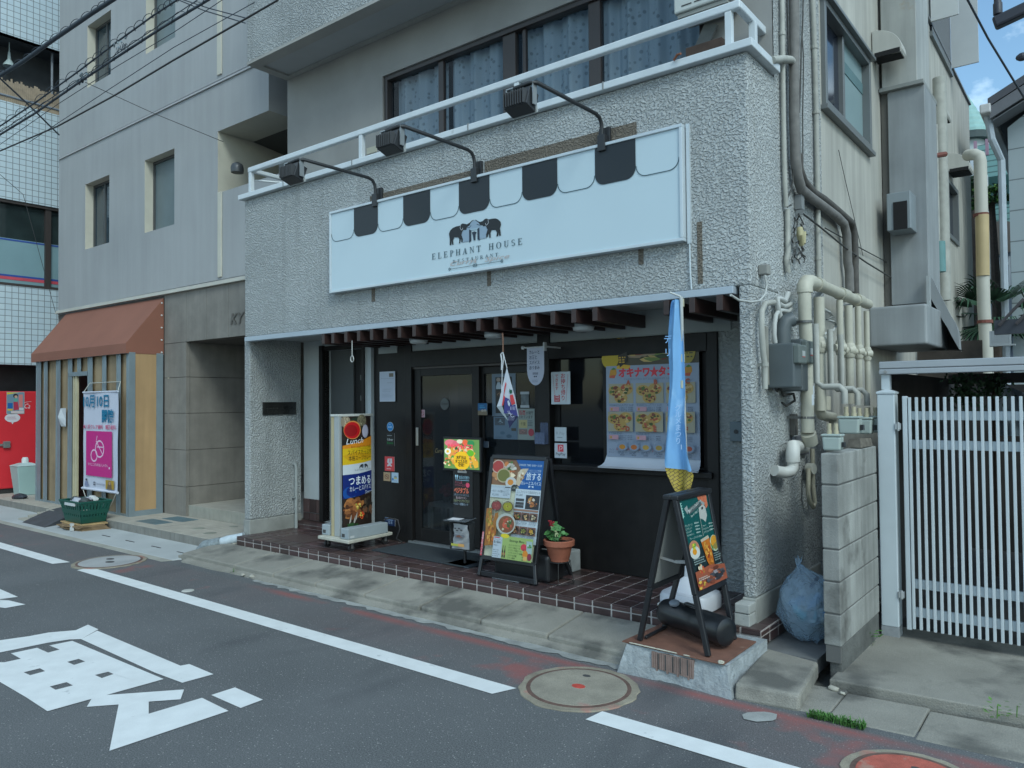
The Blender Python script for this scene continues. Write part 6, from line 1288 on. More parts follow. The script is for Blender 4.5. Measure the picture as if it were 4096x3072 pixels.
# upright conduits
pipe('conduit', 'thin pale upright conduit nearest the front corner of the alley wall', [('w',840,-200),('w',845,500),('w',860,1659),('x',690,300),('x',715,840)], .017, PIPEG, .02, clips=(.4,))
pipe('conduit', 'short pale upright conduit below the thin one, ending above the meter cables', [('x',735,880),('x',745,1500),('r',905,130),('r',930,330)], .019, PIPEG, .02)
pipe('conduit', 'upright pale conduit left of the dark side window', [('w',1290,-100),('w',1320,700),('w',1345,1659),('x',1180,640)], .020, PIPEG, .022, clips=(.34,.9))
pipe('conduit', 'upright pale conduit running down behind the cream pipe bracket', [('x',1185,860),('x',1195,1600),('r',1385,460)], .019, PIPEG, .022, clips=(.5,))
pipe('lagged_pipe', 'thick grey lagged pipe bending off to the right beneath the side window', [('w',1015,-200),('w',1025,500),('w',1020,1100),('w',1020,1659),('x',855,120),('x',880,360),('x',940,580),('x',1080,700),('x',1260,830),('x',1460,980),('x',1570,1090),('x',1610,1250),('x',1625,1659),('r',1830,300),('r',1840,620)], .035, LAG, .05, 12)
pipe('lagged_pipe', 'dark grey lagged pipe with brown ties above the thicker lagged pipe', [('x',900,60),('x',915,280),('x',980,460),('x',1110,620),('x',1270,720),('x',1440,860),('x',1590,990),('x',1690,1080),('x',1725,1250),('x',1740,1659),('r',1920,250),('r',1930,660)], .028, mat('lagging_dark', (.085,.08,.073), .85, var=.25, vs=18, bump=.3, bs=70), .045, 12)
pipe('cable', 'black cable running down beside the lagged pipe', [('w',915,-100),('w',935,600),('w',955,1200),('w',965,1659),('x',810,200),('x',822,440),('x',790,590),('x',730,720),('x',735,840),('x',790,810)], .006, CABLE, .03, 6, 'cable')
pipe('cable', 'pair of thin dark cables left of the pale conduit by the side window', [('w',1155,-100),('w',1145,400),('w',1125,700),('w',1120,1000),('w',1095,1659)], .006, CABLE, .015, 6, 'cable')
pipe('cable', 'thin dark cable looping beside the paired cables down to the lagged bend', [('w',1160,-100),('w',1135,500),('w',1155,800),('w',1155,1200),('w',1145,1659),('x',965,300),('x',960,380)], .005, CABLE, .015, 6, 'cable')
pipe('cable', 'thin wire drawn down the smooth plaster below the side window', [('x',1490,0),('x',1590,450),('x',1720,1000),('x',1850,1560)], .003, CABLE, .008, 5, 'cable')
pipe('cable', 'black cable slanting from the wire splice down to the steel duct', [('x',965,940),('x',1200,1120),('x',1600,1450),('x',1900,1659),('u',570,380)], .007, CABLE, .06, 6, 'cable')
pipe('cable', 'grey cable slanting behind the lagged pipes to the duct', [('x',1290,1150),('x',1580,1310),('x',1780,1430),('x',2212,1659),('u',520,215)], .005, CABLE, .02, 6, 'cable')
pipe('overflow_pipe', 'short level grey pipe from the balcony coping turning down beside the lagged pipe', [('w',690,890),('w',860,870),('w',960,880),('w',1010,920),('w',1020,1010)], .026, PIPEG, .045)
# cable splice with cream insulators
q = sp_('x',920,1250,.05); t = thing('cable_splice', 'cream taped cable splice bundle hanging on the alley wall under the lagged bend', 'cable splice', tuple(q-V(0,0,.15)))
b = B(); b.tube([sp_('x',915,1150,.06),sp_('x',930,1250,.07),sp_('x',945,1400,.06)],[.02,.028,.018],10); b.tube([sp_('x',985,1210,.06),sp_('x',975,1380,.06)],.014,8); b.obj('taped_joint', mat('tape_cream', (.46,.42,.24), .7, var=.15), t, smooth=50)
b = B(); rd = random.Random(6)
for i in range(16):
    u0, v0 = rd.uniform(830,980), rd.uniform(880,1500); b.tube([sp_('x',u0+rd.uniform(-30,30)*k,v0+60*k+rd.uniform(-20,20),.045+rd.uniform(-.02,.02)) for k in range(4)], .005, 5)
b.obj('loose_wire', CABLE, t)
b = B(); b.box(sp_('x',880,700,.0), sp_('x',945,860,.05)); b.box(sp_('x',860,890,.02), sp_('x',970,960,.07)); b.obj('anchor', mat('anchor_grey', (.20,.21,.21), .5, var=.2), t)
b = B(); b.tube([sp_('x',905,1500,.04),sp_('x',880,1640,.03)],.007,6); b.obj('white_tail', mat('tail_white', (.5,.5,.47), .6), t)
# meter cupboards
def metbox(name, lb, p0, p1, d, win, grp):
    y0, y1, z0, z1 = p0.y, p1.y, p1.z, p0.z
    t = thing(name, lb, 'meter box', (SX+d/2,(y0+y1)/2,z0), grp)
    b = B(); b.box((SX+.002,y0,z0),(SX+d,y1,z1)); c = b.obj('case', mat('meter_grey', (.085,.10,.105), .5, var=.12, vs=6), t, bevel=.012, seg=3)
    b = B(); b.box((SX+d-.01,y0+(y1-y0)*.0,z1-(z1-z0)*.47),(SX+d+.035,y1+.0,z1-.012)); b.obj('hood', mat('meter_hood', (.115,.135,.125), .5, var=.12, vs=6), t, bevel=.01)
    b = B(); b.box((SX+d+.034,y0+(y1-y0)*.35,z1-(z1-z0)*.30),(SX+d+.0365,y0+(y1-y0)*.72,z1-(z1-z0)*.18)); b.obj('meter_window', mat('window_pale', (.36,.38,.37), .4), t)
    b = B(); b.box((SX+d+.034,y0+(y1-y0)*.35,z1-(z1-z0)*.32),(SX+d+.0368,y0+(y1-y0)*.72,z1-(z1-z0)*.305)); b.obj('red_stripe', mat('stripe_red', (.4,.05,.04), .5), t)
    return t
# case seen end-on: front face towards the street is the narrow side
z1_, z0_ = sp_('r',605,1380,.02).z, sp_('s',620,700,.02).z
y0_ = P('r',605,1400,0,SX+.01).y; 
metbox('meter_box', 'dark grey electricity meter box on the alley wall, nearer the street', V(0,y0_,z1_), V(0,y0_+.15,z0_-.02), .185, 1, 'electricity meter boxes on the alley wall')
metbox('meter_box', 'dark grey electricity meter box behind the first one, partly hidden by the cream pipe', V(0,y0_+.24,z1_+.04), V(0,y0_+.40,z0_-.04), .16, 1, 'electricity meter boxes on the alley wall')
b = B(); yy = y0_+.17; b.tube([(SX+.06,yy,z1_-.04),(SX+.06,yy,z1_+.10),(SX+.075,yy+.02,z1_+.155),(SX+.11,yy+.05,z1_+.17)], .05, 14); tag(b.obj('cable_hood', mat('meter_grey'), smooth=50), 'dark grey curved cable hood between the two meter boxes', 'hood')
b = B(); b.box((SX+.001,y0_-.06,z0_-.0),(SX+.03,y0_-.005,z1_+.11)); tag(b.obj('backing_board', mat('board_weathered', (.28,.275,.24), .85, var=.2, vs=9, streak=.3), bevel=.003), 'weathered pale backing board left of the meter box', 'board')
pipe('conduit', 'pale conduit looping over into the front of the meter box', [('s',590,760),('s',590,400),('r',560,1500),('r',540,1100),('r',545,900),('r',590,790),('r',720,770)], .018, PIPEG, .045, clips=(.28,))
for i,(lb,pts,r_) in enumerate((
 ('thick white cable curving from the wall conduit down into the meter box', [('r',930,640),('r',880,760),('r',820,720),('r',765,720),('r',780,860),('r',820,1020),('r',845,1150),('r',830,1290),('r',790,1370)], .019),
 ('thick white cable looping under the first one beside the meter hood', [('r',980,740),('r',985,860),('r',930,910),('r',840,890),('r',790,900),('r',750,960),('r',730,1100),('r',725,1250),('r',740,1370)], .015),
 ('white cable looping high on the wall above the meter box', [('r',990,780),('r',930,820),('r',860,830),('r',800,790)], .015),
 ('grey cable coiling out of the bottom of the meter box', [('s',720,720),('s',770,790),('s',810,720),('s',860,860),('s',930,840),('s',1010,830),('s',1030,930),('s',900,1010),('s',840,960)], .008),
 ('thin white cable hanging from the porch lintel to the junction box', [('q21',1890,890),('q21',1960,935),('q21',2060,950),('q21',2140,940),('q21',2190,880),('q21',2200,800),('r',590,400),('r',590,370)], .007))):
    pipe('cable', lb, pts, r_, mat('cable_white', (.42,.43,.41), .6, var=.1) if i != 3 else CABLE, .045, 8, 'cable')
b = B(); b.box(sp_('r',540,240,.0), sp_('r',625,350,.06)); tag(b.obj('junction_box', mat('jbox', (.25,.25,.23), .7, var=.2), bevel=.006), 'small grey junction box high on the lit corner of the alley wall', 'junction box')
b = B(); b.box((SX,P('r',930,1020,0,SX).y,P('r',930,1100,0,SX).z),(SX+.10,P('r',1090,1040,0,SX+.05).y,P('r',930,1030,0,SX).z)); tag(b.obj('pipe_bracket', mat('bracket_cream', (.40,.40,.37), .6), bevel=.004), 'cream channel bracket holding the big cream pipe above the meter boxes', 'bracket')
# big cream riser pipes
def pv(k,a,c,off=.14): return P(k,a,c,0,SX+off)
t = thing('cream_pipe', 'thick cream plastic pipe rising from the wall and elbowing back along the alley', 'pipe', tuple(pv('s',1220,1500)))
b = B(); b.tube([pv('s',1225,1400),pv('s',1205,700),pv('s',1195,0),pv('r',1180,1000),pv('r',1175,640),pv('r',1180,520),pv('r',1215,470),pv('r',1300,490),pv('r',1400,520),pv('r',1600,605),pv('r',1800,690),pv('r',2000,760),pv('r',2110,800)], .042, 14); b.obj('run', PVC, t, smooth=50)
b = B(); e = [pv('r',1178,630),pv('r',1176,530),pv('r',1205,475),pv('r',1270,478)]; b.tube(e, .052, 14); b.tube([pv('r',1345,500),pv('r',1400,520)], .050, 14); b.tube([pv('r',1690,640),pv('r',1790,680)], .050, 14); b.tube([pv('r',1930,730),pv('r',2000,755)], .050, 14); b.obj('elbow', PVC, t, smooth=50)
b = B(); b.tube([pv('s',1228,1410),pv('s',1245,1480),pv('s',1262,1560)], .05, 14)
b.obj('lower_elbow', PVC, t, smooth=50)
b = B()
for k,a,c in (('r',1178,1060),('s',1222,1180)): q = pv(k,a,c); b.lathe(q-V(0,0,.008),[(.047,0),(.047,.016)],16); b.bar(q,q-V(.14,0,0),.01,.016)
b.obj('strap', mat('strap_steel', (.16,.16,.155), .45, metal=.6), t)
b = B(); b.lathe(pv('s',1215,1000)-V(0,0,.0),[(.0435,0),(.0435,.13)],14); b.obj('repair_tape', mat('tape_white', (.50,.54,.57), .6), t)
def riser(x_r, top, bot, r_, lb, valve=None, off=.16):
    q0, q1 = pv('r',x_r,top,off), pv(*bot, off); q1 = V(q0.x,q0.y,q1.z)
    t = thing('gas_riser', lb, 'pipe', tuple(q1), 'riser pipes in the alley')
    b = B(); b.tube([q0,q1], r_, 12); b.obj('run', PVC, t, smooth=50)
    if valve:
        z = pv('r',x_r,valve,off).z; c = V(q0.x,q0.y,z); b = B(); b.lathe(c-V(0,0,.055),[(r_*1.25,0),(r_*1.5,.02),(r_*1.5,.09),(r_*1.25,.11)],12); b.lathe(c+V(-.005,-.02,0),[(r_*1.3,-.0),(r_*1.5,.03),(r_*1.5,.045)],12,(.6,.6,0)); b.lathe(c,[(r_*1.1,0),(r_*1.2,.06)],10,(-.5,-.8,0)); b.obj('valve_body', PVC, t, smooth=45)
    return q0, q1
riser(1385,700,('s',1390,1080),.036,'thick cream riser pipe with a round valve body behind the tall cream pipe',1400)
riser(1690,740,('s',1700,640),.024,'thin cream riser pipe, second behind the valve riser',1440)
riser(1820,820,('s',1830,980),.030,'pinkish grey riser pipe in the alley shade behind the thin riser',1480)
riser(1960,830,('s',1970,900),.024,'grey riser pipe with a cross valve, fourth from the street',1500)
riser(2085,900,('s',2090,900),.022,'last grey riser pipe before the duct box',1530)
for k,a,c,a2,c2 in (('r',1440,560,1260,820),('r',1900,800,1730,970)):
    b = B(); q0, q1 = pv(k,a,c,.10), pv(k,a2,c2,.02); b.bar(q0,q1,.012,.035); b.bar(q0,V(SX,q0.y,q0.z),.035,.012); tag(b.obj('angle_bracket', mat('bracket_grey', (.33,.35,.35), .6)), 'grey steel angle bracket under the level cream pipe, %s' % ('nearest the street' if a == 1440 else 'further back in the alley'), 'bracket')
pipe('cable', 'white curled cable hanging between the risers behind the big cream pipe', [('r',1450,870),('r',1540,920),('r',1585,990),('r',1500,1030),('r',1600,1060),('r',1640,1110),('r',1590,1190),('r',1450,1245)], .010, mat('cable_white'), .12, 7, 'cable')
# elbows at the meter level
t = thing('cream_elbow', 'cream double elbow pipe leading from the riser to the first gas meter', 'pipe', tuple(pv('s',1600,1300)))
b = B(); b.tube([pv('s',1390,900),pv('s',1390,1080),pv('s',1420,1140),pv('s',1500,1165),pv('s',1590,1175),pv('s',1610,1240),pv('s',1610,1360)], .036, 14); b.tube([pv('s',1500,870,.10),pv('s',1500,1070,.10)],.030,12); b.tube([pv('s',1700,1165),pv('s',1690,1240),pv('s',1690,1350)], .026, 12); b.obj('run', PVC, t, smooth=50)
b = B(); b.lathe(pv('s',1400,970)-V(0,0,.012),[(.040,0),(.040,.03)],14); b.obj('strap', MATS['strap_steel'], t)
# gas meters on the block wall
def gasmeter(lb, q, s_, m_=None):
    t = thing('gas_meter', lb, 'gas meter', tuple(q), 'gas meters on the block wall')
    b = B(); w_, h_ = .085*s_, .13*s_; b.hexa([(q.x-w_*.9,q.y-w_*.7,q.z),(q.x+w_*.9,q.y-w_*.7,q.z),(q.x+w_*.9,q.y+w_*.7,q.z),(q.x-w_*.9,q.y+w_*.7,q.z),(q.x-w_,q.y-w_*.75,q.z+h_),(q.x+w_,q.y-w_*.75,q.z+h_),(q.x+w_,q.y+w_*.75,q.z+h_),(q.x-w_,q.y+w_*.75,q.z+h_)])
    b.obj('body', mat('meter_pale', (.34,.39,.36), .5, var=.1), t, bevel=.012, seg=3)
    b = B(); b.box((q.x-w_*1.05,q.y-w_*.8,q.z+h_),(q.x+w_*1.05,q.y+w_*.8,q.z+h_+.014)); b.obj('lid', mat('meter_pale'), t, bevel=.005)
    for dx in (-.35,.35):
        b = B(); b.lathe((q.x+dx*w_,q.y,q.z+h_+.014),[(.022*s_,0),(.022*s_,.02),(.017*s_,.02),(.017*s_,.06)],12); b.obj('union', mat('union_cream', (.42,.38,.26), .6), t, smooth=45)
    b = B(); b.box((q.x+w_*.95,q.y-w_*.3,q.z+h_*.25),(q.x+w_*1.25,q.y+w_*.3,q.z+h_*.6)); b.obj('counter', BLACKF, t)
    return t
gasmeter('pale green gas meter standing on the front end of the block wall', V(5.775,.11,1.075), .62)
# wall bits low on the corner
t = thing('wall_vent_pipe', 'white plastic pipe elbow coming out of the corner wall and turning down and left', 'pipe', tuple(sp_('t',600,700,.05)))
b = B(); b.tube([sp_('t',790,330,.0),sp_('t',720,320,.06),sp_('t',640,320,.10),sp_('t',630,420,.10),sp_('t',635,540,.10)], .045, 14); b.tube([sp_('t',635,520,.10),sp_('t',632,640,.10),sp_('t',600,680,.10),sp_('t',520,700,.07),sp_('t',440,690,.05),sp_('t',360,670,.03)], .037, 14); b.obj('run', mat('pvc_white', (.52,.52,.48), .45, var=.06, vs=9), t, smooth=50)
b = B(); b.box(sp_('t',605,170,.002), sp_('t',870,430,.03)); tag(b.obj('cover_plate', mat('plate_steel_dark', (.15,.155,.175), .5, metal=.3, var=.1), bevel=.004), 'dark steel cover plate behind the white wall elbow', 'plate')
b = B(); b.box(sp_('s',950,1130,.0), sp_('s',1080,1440,.035)); tag(b.obj('channel_box', mat('channel_brown', (.14,.13,.115), .7, var=.3, vs=12), bevel=.004), 'rusty brown open channel fixed above the steel cover plate', 'channel')
t = thing('pipe_loop', 'cream drain pipe loop with a round cap low on the corner wall', 'pipe', tuple(sp_('t',900,1230,.05)))
b = B(); b.tube([sp_('t',860,640,.05),sp_('t',860,800,.05),sp_('t',855,1000,.05),sp_('t',880,1130,.05),sp_('t',930,1215,.05),sp_('t',955,1150,.05),sp_('t',930,900,.05),sp_('t',920,350,.05)], .016, 10); b.obj('run', mat('loop_cream', (.36,.34,.26), .6, var=.1), t, smooth=50)
b = B(); b.lathe(sp_('t',850,640,.03),[(.038,0),(.040,.02),(.038,.05)],18,(1,-.25,0)); b.obj('round_cap', mat('cap_stone', (.40,.40,.35), .7, var=.1), t, smooth=45)
# vent hoods
def hood(lb, y0, y1, zt_, zb_, pr, m_):
    t = thing('vent_hood', lb, 'vent hood', (SX+pr/2,(y0+y1)/2,zb_), 'quarter round vent hoods on the alley wall')
    n = 8; prof = [(SX,zt_)]+[(SX+pr*math.sin(math.pi/2*i/n), zb_+(zt_-zb_)*(.10+.90*math.cos(math.pi/2*i/n))) for i in range(1,n+1)]
    b = B(); q = [Vector((x,y0,z)) for x,z in prof]+[Vector((SX+pr*.95,y0,zb_+.0)),Vector((SX,y0,zb_+.02))]
    b.prism(q,(0,y1-y0,0)); b.obj('shell', m_, t, bevel=.004)
    b = B(); b.face([(SX+.01,y0-.003+.02,zb_-.001),(SX+pr*.93,y0+.017,zb_-.004),(SX+pr*.93,y1-.02,zb_-.004),(SX+.01,y1-.02,zb_-.001)]); b.box((SX+.02,y0-.002,zb_+.0),(SX+pr*.93,y0+.0,zb_+.045)); b.obj('opening', mat('opening_black', (.008,.008,.009), .9), t); return t
HM = mat('hood_cream', (.43,.425,.385), .6, var=.08, vs=4, streak=.15)
h0 = P('q30',890,490,0,SX); hood('cream quarter round vent hood beside the side window', 3.40, 3.60, P('q30',890,262,0,SX).z, h0.z, .26, HM)
hood('cream vent hood with a rusty foot low on the rear wall', 7.72, 8.1, 4.82, 4.55, .27, HM)
hood('small cream vent hood half hidden behind the steel duct', 6.21, 6.55, 5.11, 4.87, .22, HM)
# steel exhaust duct: tall box with a lip, shield at the bottom
t = thing('exhaust_duct', 'tall grey steel exhaust duct on the alley wall with a flared hood', 'duct', (5.5,4.0,1.7))
dy = 3.70; d0 = P('v',480,200,1,dy).x; d1 = P('v',880,140,1,dy).x; d0b, d1b = P('u',570,300,1,dy).x, P('u',1000,300,1,dy).x
b = B(); zl = P('v',640,160,1,dy).z
b.box((SX+.02,dy-.02,zl+.02),(P('q30',1285,400,1,dy).x,4.35,8.5)); b.obj('upper_duct', mat('duct_upper', (.38,.385,.36), .55, var=.12, vs=2.5, streak=.25, dirt=((.30,.22,.13), .68, 3)), t, bevel=.006)
b = B(); b.box((SX-.0,dy-.05,zl-.02),(P('q30',1350,700,1,dy).x,4.40,zl+.02)); b.obj('duct_lip', mat('lip_grey', (.26,.27,.255), .6, var=.15), t, bevel=.004)
zb2 = P('u',700,690,1,dy).z
b = B(); b.box(((d0+d0b)/2-.02,dy,zb2),(d1b,4.32,zl-.02)); b.obj('lower_duct', STEEL, t, bevel=.006)
b = B(); b.box((SX+.0,dy+.02,2.2),((d0+d0b)/2-.021,dy+.05,8.4)); b.obj('dark_gap', mat('gap_brown', (.10,.095,.085), .9, var=.2, vs=3), t)
by_ = 3.05; q0, q1 = P('u',235,760,1,by_), P('u',985,1200,1,by_); zt_ = P('u',600,705,1,by_).z; zb_ = P('u',600,1215,1,by_).z
b = B(); b.box((q0.x,by_,zb_),(q1.x,4.25,zt_)); b.obj('fan_box', STEEL, t, bevel=.02, seg=3)
b = B(); b.box((P('u',980,700,1,3.6).x,3.58,P('u',990,1130,1,3.6).z),(P('u',1018,700,1,3.6).x,3.66,P('u',990,330,1,3.6).z)); b.obj('corner_strip', mat('strip_pale', (.36,.38,.38), .5, metal=.2), t)
yy = 3.75; pts = [P('u',a,c,1,yy) for a,c in ((1015,320),(1060,380),(1100,470),(1180,640),(1280,830),(1350,940),(1380,1060),(1390,1258))]; ins = [P('u',a,c,1,yy) for a,c in ((1015,560),(1040,640),(1100,740),(1170,880),(1240,990),(1290,1090),(1340,1180),(1388,1262))]
b = B()
for i in range(7): b.prism([ins[i],ins[i+1],pts[i+1],pts[i]],(.0,.02,0)); b.face([pts[i],pts[i+1],pts[i+1]+V(-.05,.5,0),pts[i]+V(-.05,.5,0)])
b.obj('flared_hood', STEEL, t)
b = B(); b.face([P('u',a,c,1,yy+.35) for a,c in ((1000,330),(1060,400),(1280,830),(1400,1080),(1400,1275),(960,1275),(960,700))][::-1]); b.face([ins[7],P('u',1020,1270,1,yy),P('u',1020,1270,1,yy+.3),ins[7]+V(0,.3,0)]); b.obj('hood_inside', mat('hood_dark', (.018,.016,.014), .8, var=.4, vs=9), t)
b = B(); b.box((P('v',470,1550,1,3.45).x,3.42,P('q31',1060,340,1,3.45).z),(P('v',775,1515,1,3.45).x,3.70,P('v',600,1500,1,3.45).z)); vb = b.obj('side_vent', mat('vent_grey', (.24,.27,.285), .5, metal=.2, var=.1), t, bevel=.008)
b = B(); b.box((P('q31',1080,80,1,3.41).x,3.408,P('q31',1110,325,1,3.41).z),(P('q31',1200,80,1,3.41).x,3.43,P('q31',1150,80,1,3.41).z)); b.obj('vent_mouth', mat('opening_black'), vb)
# rear wall downpipes
def drop(lb, k,a,c,k2,a2,c2,y,r_,m_, col=None):
    q0, q1 = P(k,a,c,1,y), P(k2,a2,c2,1,y); b = B(); b.tube([q0,V(q0.x,y,q1.z)], r_, 12); return tag(b.obj('downpipe', m_, smooth=60), lb, 'pipe', 'downpipes in the alley')
drop('thick cream downpipe on the rear alley wall behind the steel duct','v',1135,40,'u',1225,640,5.9,.075,PIPEG)
drop('thin cream downpipe left of the thick cream downpipe','v',1055,640,'u',1080,300,5.6,.05,PIPEG)
drop('thin grey downpipe between duct and cream pipes','v',1010,680,'q31',1425,60,5.2,.03,PIPEG)
b = B(); q0, q1 = P('q31',1480,430,1,5.5), P('u',1140,280,1,5.5); b.tube([q0,V(q0.x,5.5,q1.z)], .062, 12); tag(b.obj('downpipe', mat('pipe_teal', (.14,.27,.27), .6, var=.15), smooth=60), 'teal section of downpipe low behind the duct', 'pipe')
b = B(); b.tube([P('v',1000,1040,1,5.5),P('v',1120,1020,1,5.6),P('v',1215,1005,1,5.7)], .03, 8); tag(b.obj('pipe_clamp', mat('clamp_rust', (.17,.06,.045), .8, var=.3)), 'rusty red clamp across the cream downpipes', 'clamp')
t = thing('yellow_pipe', 'cream and yellow pipe standing free with an elbow at the top beyond the alley', 'pipe', (P('u',1735,1280,1,7).x,7,P('u',1735,1280,1,7).z-1.5))
q0 = P('v',1655,1100,1,7); q1 = P('u',1735,1280,1,7); b = B(); b.tube([P('v',1500,1020,1,7.2),P('v',1580,1010,1,7),P('v',1640,1030,1,7),P('v',1655,1100,1,7),P('q31',1845,180,1,7),P('u',1700,700,1,7),q1,q1-V(0,0,1.6)], .075, 12); b.obj('run', mat('pipe_ivory', (.47,.46,.40), .6, var=.1, vs=2), t, smooth=60)
b = B(); b.tube([P('q31',1850,200,1,6.98),P('u',1690,330,1,6.98)], .0775, 12); b.obj('yellow_length', mat('pipe_yellow', (.46,.36,.19), .6, var=.1), t, smooth=60)
b = B()
for k,a,c in (('q31',1840,200),('u',1715,912)): q = P(k,a,c,1,7); b.lathe(q-V(0,0,.02),[(.09,0),(.09,.04)],12)
b.obj('rust_clamp', MATS['clamp_rust'], t)
# ---------------------------------------------------------------- block wall, meters behind, gate, carport
bw_ = thing('block_wall', 'weathered grey concrete block pier wall between the alley and the white gate', 'wall', (5.74,.4,-.2))
def blockm():
    M = mat('concrete_block_wall', (.30,.305,.285), .88, var=.2, vs=4, bump=.5, bs=90, bd=.004, fine=.1, streak=.35, dirt=((.11,.11,.10), .58, 3.2)); return M
BM = blockm(); bxa, bxb = 5.742, 5.834; byf = -.02; byb = .87
b = B(); rows_z = [1.068-.1797*i for i in range(7)]
for i in range(6):
    z1, z0 = rows_z[i], rows_z[i+1]; y = byf
    for L_ in (.485,.405):
        b.box((bxa+.0,y+.003,z0+.004),(bxb,y+L_-.003,z1-.004)); y += L_
b.obj('block', BM, bw_, bevel=.006)
b = B(); b.box((bxa+.008,byf+.008,-.1),(bxb-.006,byb-.02,1.06)); b.obj('joint', mat('joint_dark', (.11,.11,.105), .9), bw_)
b = B(); b.box((bxa+.02,byf+.03,-.26),(bxb-.004,byb,rows_z[6]+.002)); b.obj('footing', DARKC, bw_, bevel=.01)
b = B(); b.hexa([(5.75,.52,1.07),(5.83,.50,1.07),(5.83,.80,1.07),(5.75,.82,1.07),(5.755,.53,1.12),(5.82,.52,1.128),(5.825,.78,1.118),(5.76,.80,1.112)]); tag(b.obj('broken_block', mat('rubble_brown', (.14,.125,.10), .9, var=.4, vs=20, bump=.8, bs=40)), 'brown broken lump of block lying on top of the block wall', 'rubble')
for i,(k,a,c,y,s_,lb) in enumerate((('s',1850,1420,.62,.75,'grey gas meter behind the block wall, second from the street'),('s',2040,1420,.95,.75,'grey blue gas meter behind the second one'),('s',2170,1400,1.35,.8,'blue grey gas meter furthest back against the gate post'))):
    q = P(k,a,c,1,y); gasmeter(lb, q, s_)
    b = B(); z_ = q.z+.21; b.tube([(q.x-.03,y,q.z+.19),(q.x-.03,y,z_+.06),(q.x-.06,y,z_+.09),(q.x-.16,y,z_+.09),(q.x-.2,y,z_+.12),(q.x-.2,y,z_+.5)], .020, 10); tag(b.obj('meter_pipe', PIPEG, smooth=50), 'grey bent pipe rising from the %s gas meter on the block wall' % ('second','third','rearmost')[i], 'pipe', 'bent pipes over the gas meters')
b = B(); b.wall(1, 5.2, (5.31,5.95), (-.2,2.0), []); b.box((5.33,4.6,.2),(5.7,5.0,1.55)); tag(b.obj('rear_clutter', mat('clutter_brown', (.05,.042,.035), .9, var=.5, vs=5)), 'dark brown stacked clutter at the end of the alley under the duct', 'clutter')
# plastic rubbish bag
t = thing('rubbish_bag', 'translucent pale blue rubbish bag of bottles knotted at the top, behind the block wall', 'rubbish bag', (5.53,.36,-.115))
bc = V(5.545,.36,.095); b = B()
def bagpt(u, v_):
    th = math.pi*v_; ph = 6.2832*u; d = Vector((math.sin(th)*math.cos(ph), math.sin(th)*math.sin(ph), math.cos(th)))
    r = 1+.13*noise.noise(d*2.6)+.06*noise.noise(d*7)+.025*math.sin(ph*11+3*d.z)
    x = bc+Vector((d.x*.185*r, d.y*.185*r, d.z*.21*r)); 
    if d.z > .55: k = max(0,(d.z-.8)/.2); x.x = x.x+(bc.x-.06-x.x)*k*.85; x.y = x.y+(bc.y-x.y)*k*.85; x.z += k*.035
    if d.z < -.75: x.z = max(x.z, -.108)
    return x
b.grid(bagpt, 40, 26)
def bagm():
    M, N, L, bb = nodes('bag_film'); bb.inputs['Base Color'].default_value = (.42,.58,.74,1); bb.inputs['Roughness'].default_value = .18; bb.inputs['Alpha'].default_value = .42; bb.inputs['Specular IOR Level'].default_value = .7
    geo = N.new('ShaderNodeNewGeometry'); n_ = N.new('ShaderNodeTexNoise'); n_.inputs['Scale'].default_value = 26; n_.inputs['Distortion'].default_value = 1.8; L.new(geo.outputs['Position'], n_.inputs[0]); bn = N.new('ShaderNodeBump'); bn.inputs['Strength'].default_value = .9; bn.inputs['Distance'].default_value = .02; L.new(n_.outputs[0], bn.inputs['Height']); L.new(bn.outputs[0], bb.inputs['Normal']); return M
b.obj('film', bagm(), t, smooth=180)
b = B(); tp = bc+V(-.06,0,.24)
for a in (0,1.2,2.4,3.9,5.1): b.face([tp+V(0,0,-.03), tp+V(.022*math.cos(a),.02*math.sin(a),.03), tp+V(.03*math.cos(a+.7),.025*math.sin(a+.7),.065), tp+V(.012*math.cos(a+1.1),.01*math.sin(a+1.1),.02)])
b.obj('knot', MATS['bag_film'], t)
rd = random.Random(12); cols_ = [(.10,.22,.42),(.25,.38,.48),(.05,.30,.42),(.35,.42,.45),(.12,.14,.18)]
for i in range(16):
    a = rd.uniform(0,6.28); r_ = rd.uniform(0,.12); c_ = bc+V(r_*math.cos(a), r_*math.sin(a), rd.uniform(-.11,.07)); d_ = Vector((rd.uniform(-1,1),rd.uniform(-1,1),rd.uniform(-.6,.6))).normalized()
    b = B(); b.tube([c_-d_*.06,c_-d_*.055,c_+d_*.03,c_+d_*.05,c_+d_*.065],[.012,.024,.024,.010,.010],10); b.obj('bottle', mat('bottle_%d' % (i%5) if False else ('bottle_blue','bottle_pale','bottle_teal','bottle_clear','bottle_dark')[i%5], cols_[i%5], .2, var=.1), t, smooth=40)
q = [P('e',75,350,0,5.69),P('e',150,240,0,5.69),P('e',115,395,0,5.69)]
p = Print(q[0],q[1],q[2]); p.text('プラスチック製容器',.0,.9,.55,'#1a2c4a',w=1.0,bold=.02); p.obj('bag_print', t)
